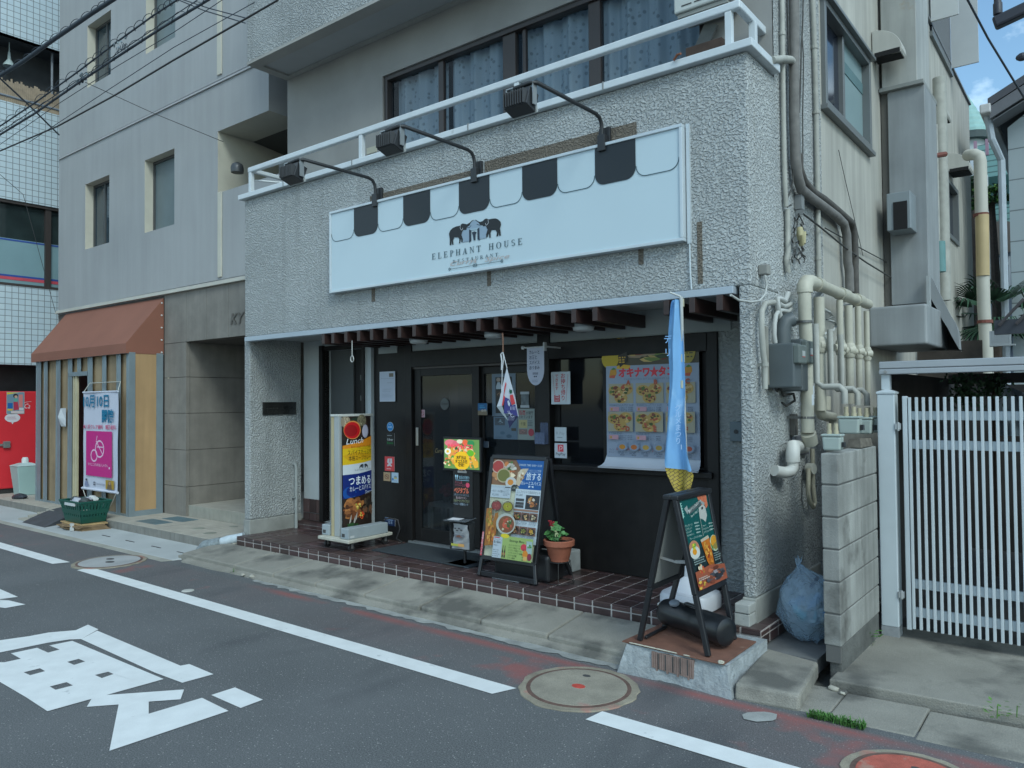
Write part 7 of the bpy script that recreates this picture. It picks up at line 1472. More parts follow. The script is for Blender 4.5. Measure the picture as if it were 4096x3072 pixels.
# gate
WG = mat('gate_white', (.50,.55,.575), .4, var=.05, vs=5)
gt = thing('gate', 'white slatted metal gate with many upright bars', 'gate', (6.3,.9,-.1))
gy_ = .92
b = B(); zt_, zb_ = 1.385, -.10; b.box((5.985,gy_-.022,zb_),(6.015,gy_+.022,zt_)); b.obj('end_stile', WG, gt, bevel=.005)
for z0_,z1_ in ((1.232,1.288),(1.048,1.106),(.163,.222),(-.016,.044)):
    b = B(); b.box((6.015,gy_-.004,z0_),(8.0,gy_+.020,z1_)); b.obj('rail', WG, gt, bevel=.004)
x = 6.028; i = 0; pit = .0395
while x < 7.6:
    b = B(); b.box((x-.0085,gy_-.026,-.09),(x+.0085,gy_-.0045,1.377)); b.obj('bar', WG, gt, bevel=.003) if i == 0 else None
    if i == 0: bar0 = [o for o in gt.children if o.name.startswith('bar')][0]
    else: c = bar0.copy(); COL.objects.link(c); c.location.x += x-6.028
    x += pit; i += 1
gp = thing('gate_post', 'square white metal gate post with a flat pyramid cap', 'post', (5.885,.95,-.17))
b = B(); b.box((5.835,.905,-.10),(5.94,1.01,1.40)); b.obj('shaft', WG, gp, bevel=.006)
b = B(); b.box((5.83,.90,1.40),(5.945,1.015,1.415)); b.hexa([(5.832,.902,1.415),(5.943,.902,1.415),(5.943,1.013,1.415),(5.832,1.013,1.415),(5.878,.948,1.432),(5.897,.948,1.432),(5.897,.967,1.432),(5.878,.967,1.432)]); b.obj('cap', WG, gp, bevel=.003)
b = B(); b.box((5.836,.906,-.19),(5.939,1.009,-.10)); b.obj('dirty_foot', mat('gate_foot', (.27,.285,.295), .6, var=.2, vs=20), gp)
b = B()
for z_ in (1.19,.115): b.box((5.94,.895,z_-.02),(5.975,.93,z_+.02)); b.lathe((5.96,.90,z_-.028),[(.008,0),(.008,.056)],10)
b.obj('hinge', mat('hinge_grey', (.42,.44,.45), .4, metal=.4), gp, bevel=.003)
# carport beam, roof edge and dark bay
cp = thing('carport', 'pale metal carport beam and dark roof over the bay behind the gate', 'carport', (6.6,2.0,-.2))
k0, k1 = P('u',380,1440,1,.95), P('u',2212,1240,1,.95); kb = P('u',380,1600,1,.95)
b = B(); b.box((5.845,.93,1.528),(9.0,1.0,1.562)); b.box((5.845,.935,1.566),(9.0,.99,1.612)); b.box((5.85,.945,1.56),(8.99,.985,1.57)); b.obj('front_beam', mat('carport_alu', (.36,.38,.40), .4, metal=.2, var=.06), cp, bevel=.008)
b = B(); b.box((5.855,.95,1.43),(5.905,1.0,1.528)); b.obj('post_top', WG, cp)
b = B(); b.lathe((5.885,.928,1.545),[(.010,0),(.010,.006)],10,(0,-1,0)); b.obj('bolt', mat('bolt_steel', (.3,.3,.3), .3, metal=.8), cp)
b = B(); b.hexa([(5.86,.99,1.59),(9,.99,1.59),(9,3.6,1.66),(5.86,3.6,1.66),(5.86,.99,1.612),(9,.99,1.612),(9,3.6,1.68),(5.86,3.6,1.68)]); b.obj('roof_sheet', mat('roof_smoke', (.05,.05,.05), .5), cp)
b = B(); b.box((5.86,3.55,1.50),(9,3.6,1.59)); b.obj('rear_beam', mat('carport_dark', (.05,.045,.045), .6), cp)
b = B(); b.wall(1, 4.6, (5.86,9), (-.17,1.5), []); b.obj('dark_back_wall', mat('bay_dark', (.028,.026,.025), .9, var=.4, vs=3), cp)
b = B(); b.box((5.83,1.2,-.2),(5.86,4.4,1.55)); b.obj('side_panel', mat('bay_dark'), cp)
# ================================================================ GREY BUILDING ON THE LEFT
LY = .714
LW = mat('left_paint', (.36,.365,.365), .8, var=.06, vs=1.1, bump=.22, bs=140, bd=.003, streak=.08)
LIT_CREAM = mat('reveal_lit_cream', (.52,.50,.42), .7, var=.06, vs=5)  # warm side light on reveals and trims put into this cream colour
STONE = mat('stone_panel', (.215,.20,.175), .7, var=.14, vs=5, bump=.12, bs=120, fine=.07, streak=.15)
lb_ = thing('grey_building', 'plain grey rendered building with small deep windows and brown stone ground floor', 'building', (-3.3,.9,-.08))
wins = [(-5.475,-4.66,3.805,4.825),(-3.58,-2.765,3.79,4.815),(-5.425,-4.63,6.335,7.31),(-3.556,-2.75,6.32,7.35)]
rec = (-1.705,-.0,3.62,4.80)
b = B(); b.wall(1, LY, (-6.465,-.13), (2.93,9.5), wins+[(-1.705,-.13,4.02,4.80),(-.62,-.13,4.02,9.5)], .0); b.wall(0, -6.465, (LY,6), (2.2,9.5), []); b.obj('rendered_wall', LW, lb_)
b = B(); b.wall(0,-.62,(LY,3),(4.80,9.5),[]); b.obj('wall_return', LW, lb_)
for i,(x0,x1,z0,z1) in enumerate(wins):
    d = .14; b = B()
    b.face([(x0,LY,z0),(x0,LY+d,z0),(x0,LY+d,z1),(x0,LY,z1)]); b.face([(x1,LY,z0),(x1,LY,z1),(x1,LY+d,z1),(x1,LY+d,z0)]); b.face([(x0,LY,z1),(x0,LY+d,z1),(x1,LY+d,z1),(x1,LY,z1)]); b.face([(x0,LY,z0),(x1,LY,z0),(x1,LY+d,z0),(x0,LY+d,z0)])
    b.obj('window_reveal', LIT_CREAM, lb_)
    f = .035; b = B(); y0, y1 = LY+d-.02, LY+d+.03
    b.box((x0,y0,z0),(x0+f,y1,z1)); b.box((x1-f,y0,z0),(x1,y1,z1)); b.box((x0+f,y0,z0),(x1-f,y1,z0+f)); b.box((x0+f,y0,z1-f),(x1-f,y1,z1))
    if i in (0,2): b.box((x0+.36,y0+.005,z0+f),(x0+.40,y1-.005,z1-f))
    w_ = b.obj('window', mat('frame_dark_grey', (.075,.078,.078), .5), lb_)
    b = B(); b.face([(x0+f,y0+.02,z0+f),(x1-f,y0+.02,z0+f),(x1-f,y0+.02,z1-f),(x0+f,y0+.02,z1-f)]); b.obj('pane', mat('frosted_grey', (.13,.165,.175), .3, var=.12, vs=3) if i in (1,3) else mat('reflect_pane', (.03,.05,.065), .06, var=.3, vs=4, spec=.8), w_)
    if i in (0,2):
        b = B(); b.box((x0+.40,y0+.03,z0+f),(x1-f,y0+.035,z1-f)); b.obj('blind', mat('blind_blue', (.10,.14,.19), .6, var=.3, vs=4), w_)
# moulded joints and vertical drip channel
b = B(); b.hexa([(-6.465,LY-.02,5.405),(-.62,LY-.02,5.395),(-.62,LY,5.395),(-6.465,LY,5.405),(-6.465,LY-.012,5.435),(-.62,LY-.012,5.425),(-.62,LY,5.425),(-6.465,LY,5.435)]); b.box((-6.465,LY-.006,5.44),(-.9,LY,5.455)); b.obj('string_course', LW, lb_, bevel=.004)
b = B(); b.box((-1.685,LY-.018,2.955),(-1.60,LY,4.02)); b.box((-1.70,LY-.018,5.50),(-1.60,LY,9.5)); b.obj('joint_strip', LIT_CREAM, lb_, bevel=.006)
b = B(); b.hexa([(-6.5,LY-.045,2.875),(-.13,LY-.045,2.855),(-.13,LY+.02,2.855),(-6.5,LY+.02,2.875),(-6.5,LY-.02,2.93),(-.13,LY-.02,2.91),(-.13,LY+.02,2.91),(-6.5,LY+.02,2.93)]); b.obj('ledge', mat('ledge_cream', (.40,.39,.34), .75, var=.12), lb_, bevel=.005)
# open recess of the second floor: parapet, soffit slope, dark interior
b = B(); x0, x1 = -1.705, -.13
b.face([(x0,LY,4.02),(x0,LY+1.2,4.02),(x0,LY+1.2,4.80),(x0,LY,4.80)]); b.obj('recess_side', LIT_CREAM, lb_)
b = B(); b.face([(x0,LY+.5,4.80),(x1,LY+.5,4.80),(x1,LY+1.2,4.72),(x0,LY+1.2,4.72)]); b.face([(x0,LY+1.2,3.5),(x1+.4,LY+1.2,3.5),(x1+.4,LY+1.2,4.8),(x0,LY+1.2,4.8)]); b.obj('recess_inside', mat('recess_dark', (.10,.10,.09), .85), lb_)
q = P('q00',2075,1450,1,LY+.10); b = B(); b.lathe((q.x,LY+.06,q.z-.07),[(.075,0),(.078,.03),(.078,.06),(.065,.10),(.03,.125)],18); wl = tag(b.obj('wall_ventilator', mat('vent_cap_grey', (.075,.08,.085), .4, metal=.3), smooth=45), 'dark domed metal vent cap in the recess of the grey building', 'vent'); 
b = B(); b.box((-1.15,LY+.5,3.95),(-.5,LY+.8,4.45)); tag(b.obj('recess_unit', mat('unit_grey', (.20,.21,.215), .6), bevel=.01), 'grey equipment box inside the dark recess of the grey building', 'equipment')
b = B(); b.face([(-1.705,LY,4.80),(-.62,LY,4.80),(-.62,LY+.5,4.80),(-1.705,LY+.5,4.80)]); b.obj('recess_soffit', LIT_CREAM, lb_)
# stone ground floor
b = B(); zt = 2.865; jx = [-3.02,-2.46,-1.96,-1.47,-.97,-.42,-.13]
for a_, c_ in zip(jx, jx[1:]): b.box((a_+.003,LY-.0,2.20),(c_-.003,LY+.05,zt))
for z0,z1 in ((-.08,.30),(.306,.78),(.786,1.26),(1.266,1.735),(1.741,2.194)): b.box((-3.01,LY,z0),(-2.46,LY+.05,z1))
yj = [LY+.052,1.62,2.5,3.4]
for z0,z1 in ((.07,.30),(.306,.78),(.786,1.26),(1.266,1.735),(1.741,2.194)):
    for a_, c_ in zip(yj, yj[1:]): b.box((-2.52,a_+.003,z0),(-2.462,c_-.003,z1))
b.obj('stone_cladding', STONE, lb_)
b = B(); b.box((-6.45,LY+.01,-.08),(-3.03,LY+.05,2.86)); b.box((-3.0,LY+.055,-.08),(-2.53,3.4,2.86)); b.box((-2.46,3.4,.0),(-.13,3.45,2.5)); b.box((-2.46,LY+.06,2.19),(-.13,3.4,2.25)); b.obj('inner_wall', mat('joint_brown', (.085,.075,.065), .85), lb_)
vs, fs = glyphs('KY BLD 7', .02, .25); tb = B(); x0_, x1_ = -1.42, -.50; mx_ = max(v[0] for v in vs); kx = (x1_-x0_)/mx_; kz = .14/.74
n_ = len(vs); tb.mesh([(x0_+v[0]*kx,LY-.014,2.35+v[1]*kz) for v in vs],[tuple(f) for f in fs]); tb.mesh([(x0_+v[0]*kx,LY-.001,2.35+v[1]*kz) for v in vs],[tuple(f)[::-1] for f in fs])
tb.obj('building_name', mat('stone_letter', (.12,.11,.095), .6, var=.1), lb_)
PT = mat('beige_tile', (.37,.345,.29), .7, var=.14, vs=6, bump=.1, bs=120)
pf = thing('tiled_platform', 'beige tiled entrance platform in front of the grey building', 'platform', (-3.4,.4,-.2))
b = B(); b.box((-7.6,.012,-.25),(-.17,3.4,-.088)); b.obj('bed', mat('bed_grey', (.24,.23,.20), .85), pf)
b = B(); x = -7.6
while x < -.2:
    x1 = min(x+.1, -.17); b.box((x+.003,.0,-.2),(x1-.003,.03,-.088)); x += .1
b.obj('riser_tile', mat('riser_tile', (.20,.195,.175), .75, var=.18, vs=7, bump=.15, bs=90), pf)
b = B(); y = 0
for j in range(8):
    x = -7.6
    while x < -.2:
        x1 = min(x+.20,-.17); b.box((x+.002,y+.002,-.092),(x1-.002,y+.098,-.08)); x += .20
    y += .1
b.obj('top_tile', PT, pf, bevel=.002)
b = B()
for x0_,y0_ in ((-2.62,.14),(-2.55,.44)): b.hexa([(x0_,y0_,-.0795),(x0_+.50,y0_,-.0795),(x0_+.50,y0_+.22,-.0795),(x0_,y0_+.22,-.0795),(x0_,y0_,-.077),(x0_+.50,y0_,-.077),(x0_+.50,y0_+.22,-.077),(x0_,y0_+.22,-.077)])
b.obj('blue_tile', mat('blue_grey_tile', (.10,.155,.175), .5, var=.12), pf)
b = B()
for x_,y_,r_ in ((-1.42,.30,.07),(-1.0,.20,.07),(-1.2,.62,.05)): b.lathe((x_,y_,-.08),[(r_,0),(r_,.003),(r_-.01,.004)],18)
b.obj('drain_cap', mat('drain_cap', (.30,.31,.26), .5, metal=.3, var=.2), pf)
es = thing('entrance_step', 'taller beige tiled step into the grey building entrance', 'step', (-1.3,1.2,-.08))
b = B(); b.box((-2.46,.765,-.08),(-.25,3.4,.06)); b.obj('bed', mat('bed_grey'), es)
b = B(); x = -2.46
while x < -.26: b.box((x+.002,.75,-.078),(min(x+.1,-.25)-.002,.77,.064)); x += .1
b.obj('riser_tile', mat('riser_tile2', (.30,.29,.245), .7, var=.14, vs=7), es)
b = B(); b.box((-2.46,.75,.064),(-.25,3.4,.068)); b.obj('top_sheet', PT, es)
# awning
aw = thing('awning', 'brown fabric awning with a sloping top above the plywood hoarding', 'awning', (-4.6,.46,2.05))
AX0, AX1, AYF, AZT, ZM, ZB = -6.15, -3.04, .21, 2.825, 2.185, 2.055
b = B(); b.face([(AX0,AYF,ZM),(AX1,AYF,ZM),(AX1,LY-.0,AZT),(AX0,LY-.0,AZT+.03)]); b.face([(AX0,AYF,ZB),(AX1,AYF,ZB),(AX1,AYF,ZM),(AX0,AYF,ZM)]); b.face([(AX1,AYF,ZB),(AX1,LY,ZB),(AX1,LY,AZT),(AX1,AYF,ZM)]); b.face([(AX0,AYF,ZB),(AX0,AYF,ZM),(AX0,LY,AZT+.03),(AX0,LY,ZB)])
AWM = mat('awning_brown', (.225,.095,.062), .75, var=.08, vs=2, bump=.1, bs=260)
b.obj('canvas', AWM, aw)
b = B(); b.tube([(AX0,AYF+.012,ZB+.01),(AX1-.01,AYF+.012,ZB+.01)],.012,6); b.tube([(AX1-.012,AYF+.012,ZB+.01),(AX1-.012,LY,ZB+.01)],.012,6); b.obj('frame_tube', mat('tube_grey', (.3,.3,.3), .4, metal=.5), aw)
b = B()
for i in range(5): b.lathe((AX1+.0,LY-.03,ZB+.03+i*(AZT-ZB-.1)/4),[(.012,0),(.010,.01)],8,(1,0,0))
b.obj('fixing_button', mat('button_white', (.6,.6,.58), .5), aw)
# plywood hoarding with steel studs
ho = thing('plywood_hoarding', 'plywood hoarding with grey steel studs and a dark doorway under the awning', 'hoarding', (-4.5,.45,-.08))
HY = .25
PLY = mat('plywood', (.40,.265,.13), .7, var=.12, vs=2.4, streak=.18, bump=.08, bs=60)
PLYS = mat('plywood_dull', (.31,.235,.14), .7, var=.2, vs=3, streak=.25)  # duller, greyer plywood tone for the street-facing boards
b = B(); b.box((-6.04,HY+.045,-.06),(-4.90,HY+.057,2.08)); b.box((-4.26,HY+.045,-.06),(-3.06,HY+.057,2.08)); b.box((-4.90,HY+.045,1.86),(-4.26,HY+.057,2.08)); b.obj('board', PLYS, ho)
b = B(); b.box((-3.058,.285,-.06),(-3.045,LY-.02,2.08)); b.obj('end_board', PLY, ho)
STUD = mat('steel_stud', (.25,.30,.325), .42, metal=.35, var=.1, vs=6)
for x0,x1,z0 in ((-6.07,-5.905,-.08),(-5.775,-5.66,-.08),(-5.33,-5.195,-.08),(-4.915,-4.79,-.08),(-4.265,-4.13,-.08),(-3.815,-3.71,-.08),(-3.395,-3.29,-.08),(-3.115,-3.045,-.08),(-4.60,-4.50,1.86)):
    b = B(); b.box((x0,HY,z0),(x0+.012,HY+.045,2.07)); b.box((x0+.012,HY+.006,z0),(x1,HY+.012,2.07)); b.obj('stud', STUD, ho)
b = B(); b.box((-3.045,HY+.0,-.08),(-3.035,HY+.08,2.07)); b.box((-3.045,LY-.10,-.08),(-3.035,LY-.01,2.07)); b.box((-3.044,HY+.08,-.08),(-3.034,LY-.10,-.01)); b.box((-6.07,HY+.012,-.08),(-4.9,HY+.044,-.055)); b.box((-4.26,HY+.012,-.08),(-3.12,HY+.044,-.055)); b.box((-4.91,HY+.0,1.80),(-4.25,HY+.05,1.86)); b.obj('runner', STUD, ho)
b = B(); b.box((-4.79,HY+.02,-.05),(-4.75,HY+.05,1.80)); b.box((-4.715,HY+.02,-.05),(-4.66,HY+.05,1.80)); b.obj('door_jamb', mat('jamb_cream', (.46,.42,.28), .6, var=.15), ho)
b = B(); b.wall(1, LY-.06, (-4.95,-4.2), (-.08,1.9), []); b.obj('doorway_dark', mat('doorway_dark', (.022,.018,.015), .9, var=.4, vs=6), ho)
q0, q1 = P('g',890,490,1,HY-.004), P('g',972,760,1,HY-.004); t = thing('pinned_note', 'white paper note folding off the hoarding left of the doorway', 'note', ((q0.x+q1.x)/2,HY,q1.z))
b = B(); mz = P('g',900,640,1,HY).z; b.mesh([(q0.x,HY+.0,q0.z),(q1.x,HY-.004,q0.z),(q1.x,HY-.004,mz-.03),(q0.x-.02,HY-.03,mz+.02),(q1.x,HY-.006,q1.z),(q0.x+.02,HY-.001,q1.z)],[(0,3,2,1),(3,5,4,2)]); b.obj('paper_sheet', PAPER, t)
# hanging cloth banner
by2 = .17; q0, q1, q2 = P('g',1230,270,1,by2), P('g',1738,228,1,by2), P('h',1232,205,1,by2); zt, zb = (q0.z+q1.z)/2, P('h',1500,230,1,by2).z; x0, x1 = q0.x, q1.x
bn_ = thing('opening_banner', 'white hanging cloth banner announcing an opening with a magenta square', 'banner', ((x0+x1)/2,by2,zb))
b = B(); b.grid(lambda u, v_: Vector((x0+(x1-x0)*u, by2+.006*math.sin(u*7+v_*3)+.004*math.sin(v_*9), zt+(zb-zt)*v_)), 10, 18); b.obj('cloth', mat('banner_white', (.50,.52,.60), .8, var=.03), bn_, smooth=70)
b = B(); b.tube([(x0-.01,by2,zt),(x1+.01,by2,zt)],.012,8); b.tube([(x0-.01,by2-.004,zb),(x1+.01,by2-.004,zb)],.018,8); b.obj('rod', mat('rod_lilac', (.52,.54,.62), .5), bn_, smooth=60)
b = B(); hz = zt+.13; b.tube([(x0,by2,zt),(x0+.06,by2+.06,hz),(x1-.06,by2+.06,hz),(x1,by2,zt)],.005,6); 
sag = [(x0+.03+(x1-x0-.06)*i/12, by2-.01, zb-.02-.30*math.sin(math.pi*i/12)**.8) for i in range(13)]; b.tube(sag,.005,6); b.obj('cord', mat('cord_pale', (.5,.5,.45), .8), bn_)
p = Print((x0,by2-.0115,zt),(x1,by2-.0115,zt),(x0,by2-.0115,zb)); TB = '#1f6f93'
p.text('10月10日',.03,.145,.105,TB,w=.74,bold=.02); p.text('開院',.58,.295,.10,TB,w=.33,bold=.035); p.text('本八幡クレア歯科　矯正歯科',.03,.375,.036,'#c04a72',w=.94,bold=.015)
p.rect(.12,.40,.87,.86,'#b5247c')
for cu,cv,ru,rv,t_ in ((.52,.58,.13,.09,.02),(.36,.65,.10,.065,.02)): p.ring(cu,cv,ru,rv,t_,'#d8bcd0',20)
p.line([(.42,.50),(.62,.64)],.014,'#d8bcd0'); p.line([(.45,.56),(.64,.56)],.014,'#d8bcd0'); p.line([(.43,.49),(.45,.45)],.014,'#d8bcd0'); p.text('ママとこどものはいしゃさん',.18,.755,.026,'#d8bcd0',w=.58,bold=.01); p.ell(.80,.765,.02,.012,'#d8bcd0')
p.ell(.13,.905,.025,.012,'#33384a'); p.poly([(.08,.97),(.1,.92),(.16,.92),(.22,.97)],'#7f86a4'); p.ring(.37,.935,.035,.02,.012,'#4a5060',8); p.text('invisalign',.44,.945,.024,'#6a7080',w=.24); p.rect(.70,.885,.93,.975,'#a88a2a'); p.poly([(.74,.975),(.77,.90),(.83,.89),(.86,.93),(.88,.975)],'#6a5a44'); p.ell(.81,.915,.03,.018,'#a88a74',10)
p.obj('banner_print', bn_)
# crate, cardboard, ramp
cb = V(-3.36,-.10,-.125)
cd_ = thing('cardboard_stack', 'stack of flattened brown cardboard on the pavement under the green crate', 'cardboard', (-3.33,-.20,-.19))
for i in range(5):
    b = B(); rd = random.Random(20+i); z = -.188+.017*i; jj = lambda: rd.uniform(-.04,.04)
    pts = [(-3.66+jj(),-.36+jj(),z),(-3.36+jj(),-.40+jj(),z),(-3.03+jj(),-.33+jj(),z),(-2.96+jj(),-.05+jj(),z),(-3.2+jj(),.0,z),(-3.58+jj(),-.02,z)]
    b.prism(pts,(0,0,.014)); b.obj('sheet', mat('cardboard', (.40,.28,.13) , .85, var=.25, vs=8) if i==4 else mat('cardboard_dark', (.22,.15,.08), .85, var=.3, vs=8), cd_)
b = B(); b.box((-3.22,-.39,-.185),(-3.17,-.36,-.095)); b.obj('tape', mat('tape_clear', (.55,.56,.55), .4), cd_)
cr = thing('shopping_crate', 'dark green plastic basket crate filled with white packets', 'crate', (cb.x,cb.y,-.10))
W0, W1, D0, D1, H0, H1 = .23,.30,.14,.19,-.098,.165; cy = -.16; cx = -3.33
GM = mat('crate_green', (.012,.075,.055), .4, var=.12)
b = B()
def side(p0,p1,p2,p3):  # bottom a,b ; top b,a, slats
    for i in range(9):
        u0, u1 = i/9+.012, (i+1)/9-.025; A = lambda u,v_: lerp(lerp(p0,p1,u),lerp(p3,p2,u),v_)
        n_ = (p1-p0).cross(p3-p0).normalized()*.006; b.prism([A(u0,0),A(u1,0),A(u1,1),A(u0,1)],n_)
    for v0,v1 in ((0,.30),(.42,.62),(.90,1)):
        A = lambda u,v_: lerp(lerp(p0,p1,u),lerp(p3,p2,u),v_); n_ = (p1-p0).cross(p3-p0).normalized()*.007; b.prism([A(0,v0),A(1,v0),A(1,v1),A(0,v1)],n_)
c_b = [V(cx-W0,cy-D0,H0),V(cx+W0,cy-D0,H0),V(cx+W0,cy+D0,H0),V(cx-W0,cy+D0,H0)]; c_t = [V(cx-W1,cy-D1,H1),V(cx+W1,cy-D1,H1),V(cx+W1,cy+D1,H1),V(cx-W1,cy+D1,H1)]
for i in range(4): side(c_b[i],c_b[(i+1)%4],c_t[(i+1)%4],c_t[i])
b.face(c_b); b.obj('basket', GM, cr)
b = B()
for i in range(4): b.bar(c_t[i],c_t[(i+1)%4],.022,.022)
b.obj('rim', GM, cr, bevel=.004)
b = B(); b.bar(lerp(c_t[0],c_t[1],.30)+V(0,-.006,-.03),lerp(c_t[0],c_t[1],.78)+V(0,-.006,-.03),.012,.035); b.obj('handle_gap', mat('label_white'), cr)
rd = random.Random(9)
for i in range(9):
    b = B(); c_ = V(cx+rd.uniform(-.22,.22),cy+rd.uniform(-.10,.10),H1-.02+rd.uniform(-.02,.05)); b.blob(c_,(rd.uniform(.06,.10),rd.uniform(.05,.08),rd.uniform(.03,.055)),10,7,.35)
    tag(b.obj('packet', (mat('packet_white', (.50,.52,.50), .6, var=.12, vs=12),mat('packet_dark', (.05,.06,.06), .6),mat('packet_grey', (.36,.38,.42), .5))[i%3], smooth=60), ('white','dark','grey')[i%3]+' packet heaped in the green basket crate', 'packet', 'packets heaped in the green crate')
b = B(); n = 12
def ramp_pt(u,v_):
    x0_,x1_ = -4.55,-3.80; y = -.46+.56*v_; z = -.19+.125*math.sin(v_*1.45)+.0; return Vector((x0_+(x1_-x0_)*u-.25*v_*(1-u)*0-.20*v_, y, z))
b.grid(ramp_pt, 6, n); b.mesh([ramp_pt(0,i/n) for i in range(n+1)]+[ramp_pt(0,i/n)*1-V(0,0,ramp_pt(0,i/n).z+.2) for i in range(n+1)],[(i,n+1+i,n+2+i,i+1) for i in range(n)]); b.mesh([ramp_pt(1,i/n) for i in range(n+1)]+[ramp_pt(1,i/n)-V(0,0,ramp_pt(1,i/n).z+.2) for i in range(n+1)],[(i+1,n+2+i,n+1+i,i) for i in range(n)])
tag(b.obj('kerb_ramp', mat('ramp_rubber', (.055,.06,.066), .7, var=.2, vs=9, bump=.3, bs=50), smooth=60), 'dark rubber kerb ramp leading up to the hoarding doorway', 'ramp')
b = B()
for i in range(4): b.box((-4.86+.02*i,-.40+.11*i,-.19),(-4.62+.02*i,-.30+.11*i,-.165+.028*i))
tag(b.obj('wedge_ramp', mat('wedge_beige', (.36,.345,.29), .8, var=.1), bevel=.004), 'small beige stepped wedge beside the dark rubber ramp', 'ramp')
# wrapped pipe end by the step
b = B(); b.tube([(-.17,.10,-.02),(-.30,.0,-.055),(-.44,-.12,-.10)],[.045,.05,.035],12); t = tag(b.obj('wrapped_pipe', mat('wrap_white', (.46,.52,.56), .45, var=.15, vs=14, bump=.5, bs=30), smooth=60), 'pale plastic wrapped pipe end lying between step and platform', 'pipe')
b = B(); b.tube([(-.36,-.05,-.075),(-.48,-.16,-.11),(-.55,-.20,-.16)],[.055,.06,.03],10); tag(b.obj('tape_wrap', mat('wrap_grey', (.20,.23,.24), .4, var=.4, vs=30, bump=.6, bs=40), smooth=60), 'crumpled grey plastic around the wrapped pipe end', 'wrapping')
# ---------------------------------------------------------------- white tiled building and vending machine
def tilem():
    M, N, L, bb = nodes('white_tile_wall'); geo = N.new('ShaderNodeNewGeometry'); sp = N.new('ShaderNodeSeparateXYZ'); L.new(geo.outputs['Position'], sp.inputs[0]); cbn = N.new('ShaderNodeCombineXYZ'); L.new(sp.outputs[1], cbn.inputs[0]); L.new(sp.outputs[2], cbn.inputs[1])
    br = N.new('ShaderNodeTexBrick'); br.offset = 0; br.inputs['Scale'].default_value = 1; br.inputs['Brick Width'].default_value = .10; br.inputs['Row Height'].default_value = .10; br.inputs['Mortar Size'].default_value = .0055; br.inputs['Mortar Smooth'].default_value = .2; br.inputs['Color1'].default_value = (.50,.58,.62,1); br.inputs['Color2'].default_value = (.46,.54,.59,1); br.inputs['Mortar'].default_value = (.17,.19,.20,1)
    L.new(cbn.outputs[0], br.inputs['Vector']); L.new(br.outputs['Color'], bb.inputs['Base Color']); bb.inputs['Roughness'].default_value = .3; return M
TW = tilem(); tx = -7.52
tb_ = thing('tiled_building', 'white tiled building with a blue lined shop window at the far left edge', 'building', (tx-1,0,-.1))
zz = lambda k,a,c: P(k,a,c,0,tx)
wz = [(zz('q01',0,800).z, zz('q01',0,50).z),(zz('q00',0,860).z, zz('q00',0,275).z)]
y0t, y1t = -3.0, 2.5
b = B(); b.wall(0, tx, (y0t,y1t), (2.08,10.5), [(y0t,1.45,wz[0][0],wz[0][1]),(y0t,1.45,wz[1][0],wz[1][1])], -.12); b.obj('tiled_wall', TW, tb_)
b = B(); b.wall(0, tx-.6, (y0t,2.5), (-.1,2.10), []); b.face([(tx-.6,y0t,2.08),(tx,y0t,2.08),(tx,2.5,2.08),(tx-.6,2.5,2.08)]); b.obj('dark_ground_floor', mat('ground_floor_dark', (.03,.034,.036), .7, var=.5, vs=3, dirt=((.04,.09,.05), .66, 3)), tb_)
b = B(); z0, z1 = wz[0]; b.face([(tx-.11,y0t,z0),(tx-.11,1.45,z0),(tx-.11,1.45,z1),(tx-.11,y0t,z1)]); b.obj('upper_glass', mat('shop_glass', (.02,.03,.03), .08, var=.3, spec=.6), tb_)
fz = z0+(z1-z0)*.56
b = B(); b.box((tx-.10,y0t,z0+.05),(tx-.09,1.45,fz)); fr_ = b.obj('frosted_band', mat('frost_teal', (.20,.30,.33), .35, var=.06), tb_)
b = B(); b.box((tx-.089,y0t,fz-.035),(tx-.085,1.45,fz-.01)); b.box((tx-.089,y0t,z0+.17),(tx-.085,1.45,z0+.20)); b.obj('blue_line', mat('line_blue', (.03,.07,.30), .5), fr_)
b = B(); b.box((tx-.089,y0t,z0+.115),(tx-.085,1.45,z0+.165)); b.obj('red_line', mat('line_red', (.48,.07,.10), .5), fr_)
b = B(); yb1 = P('q01',415,500,0,tx-.05).y; b.box((tx-.10,yb1-.045,z0),(tx-.04,yb1+.045,z1)); b.box((tx-.12,y0t,z0),(tx-.02,1.45,z0+.05)); b.box((tx-.12,y0t,z1-.05),(tx-.02,1.45,z1)); b.obj('window_frame', BROWNF, tb_)
b = B(); yb2 = P('q01',340,200,0,tx-.15).y; b.box((tx-.20,yb2-.02,fz+.05),(tx-.18,yb2+.02,z1-.1)); b.obj('white_post', mat('post_pale', (.42,.5,.45), .5), tb_)
z0, z1 = wz[1]
b = B(); b.wall(0, tx-.55, (y0t,1.45), (z0,z1), []); b.face([(tx-.55,y0t,z1),(tx,y0t,z1),(tx,1.45,z1),(tx-.55,1.45,z1)]); b.face([(tx-.55,1.45,z0),(tx,1.45,z0),(tx,1.45,z1),(tx-.55,1.45,z1)]); b.obj('balcony_dark', mat('balcony_dark', (.05,.055,.06), .8, var=.3), tb_)
zs = zz('q00',200,680).z; b = B(); rd = random.Random(4); y = y0t
while y < 1.44: b.box((tx-.10,y,z0),(tx-.085,min(y+.028,1.44),zs+rd.uniform(-.05,.02)-.05)); y += .03
b.obj('reed_screen', mat('reed', (.30,.24,.17), .8, var=.25, vs=9), tb_)
b = B(); b.tube([(tx-.08,y0t,z0+.15),(tx-.08,1.44,z0+.12)],.02,6); b.tube([(tx-.2,P('q00',490,600,0,tx).y,z0),(tx-.2,P('q00',490,600,0,tx).y,z1)],.02,8); b.obj('rail_pipe', mat('pipe_blue_grey', (.2,.22,.25), .5), tb_)
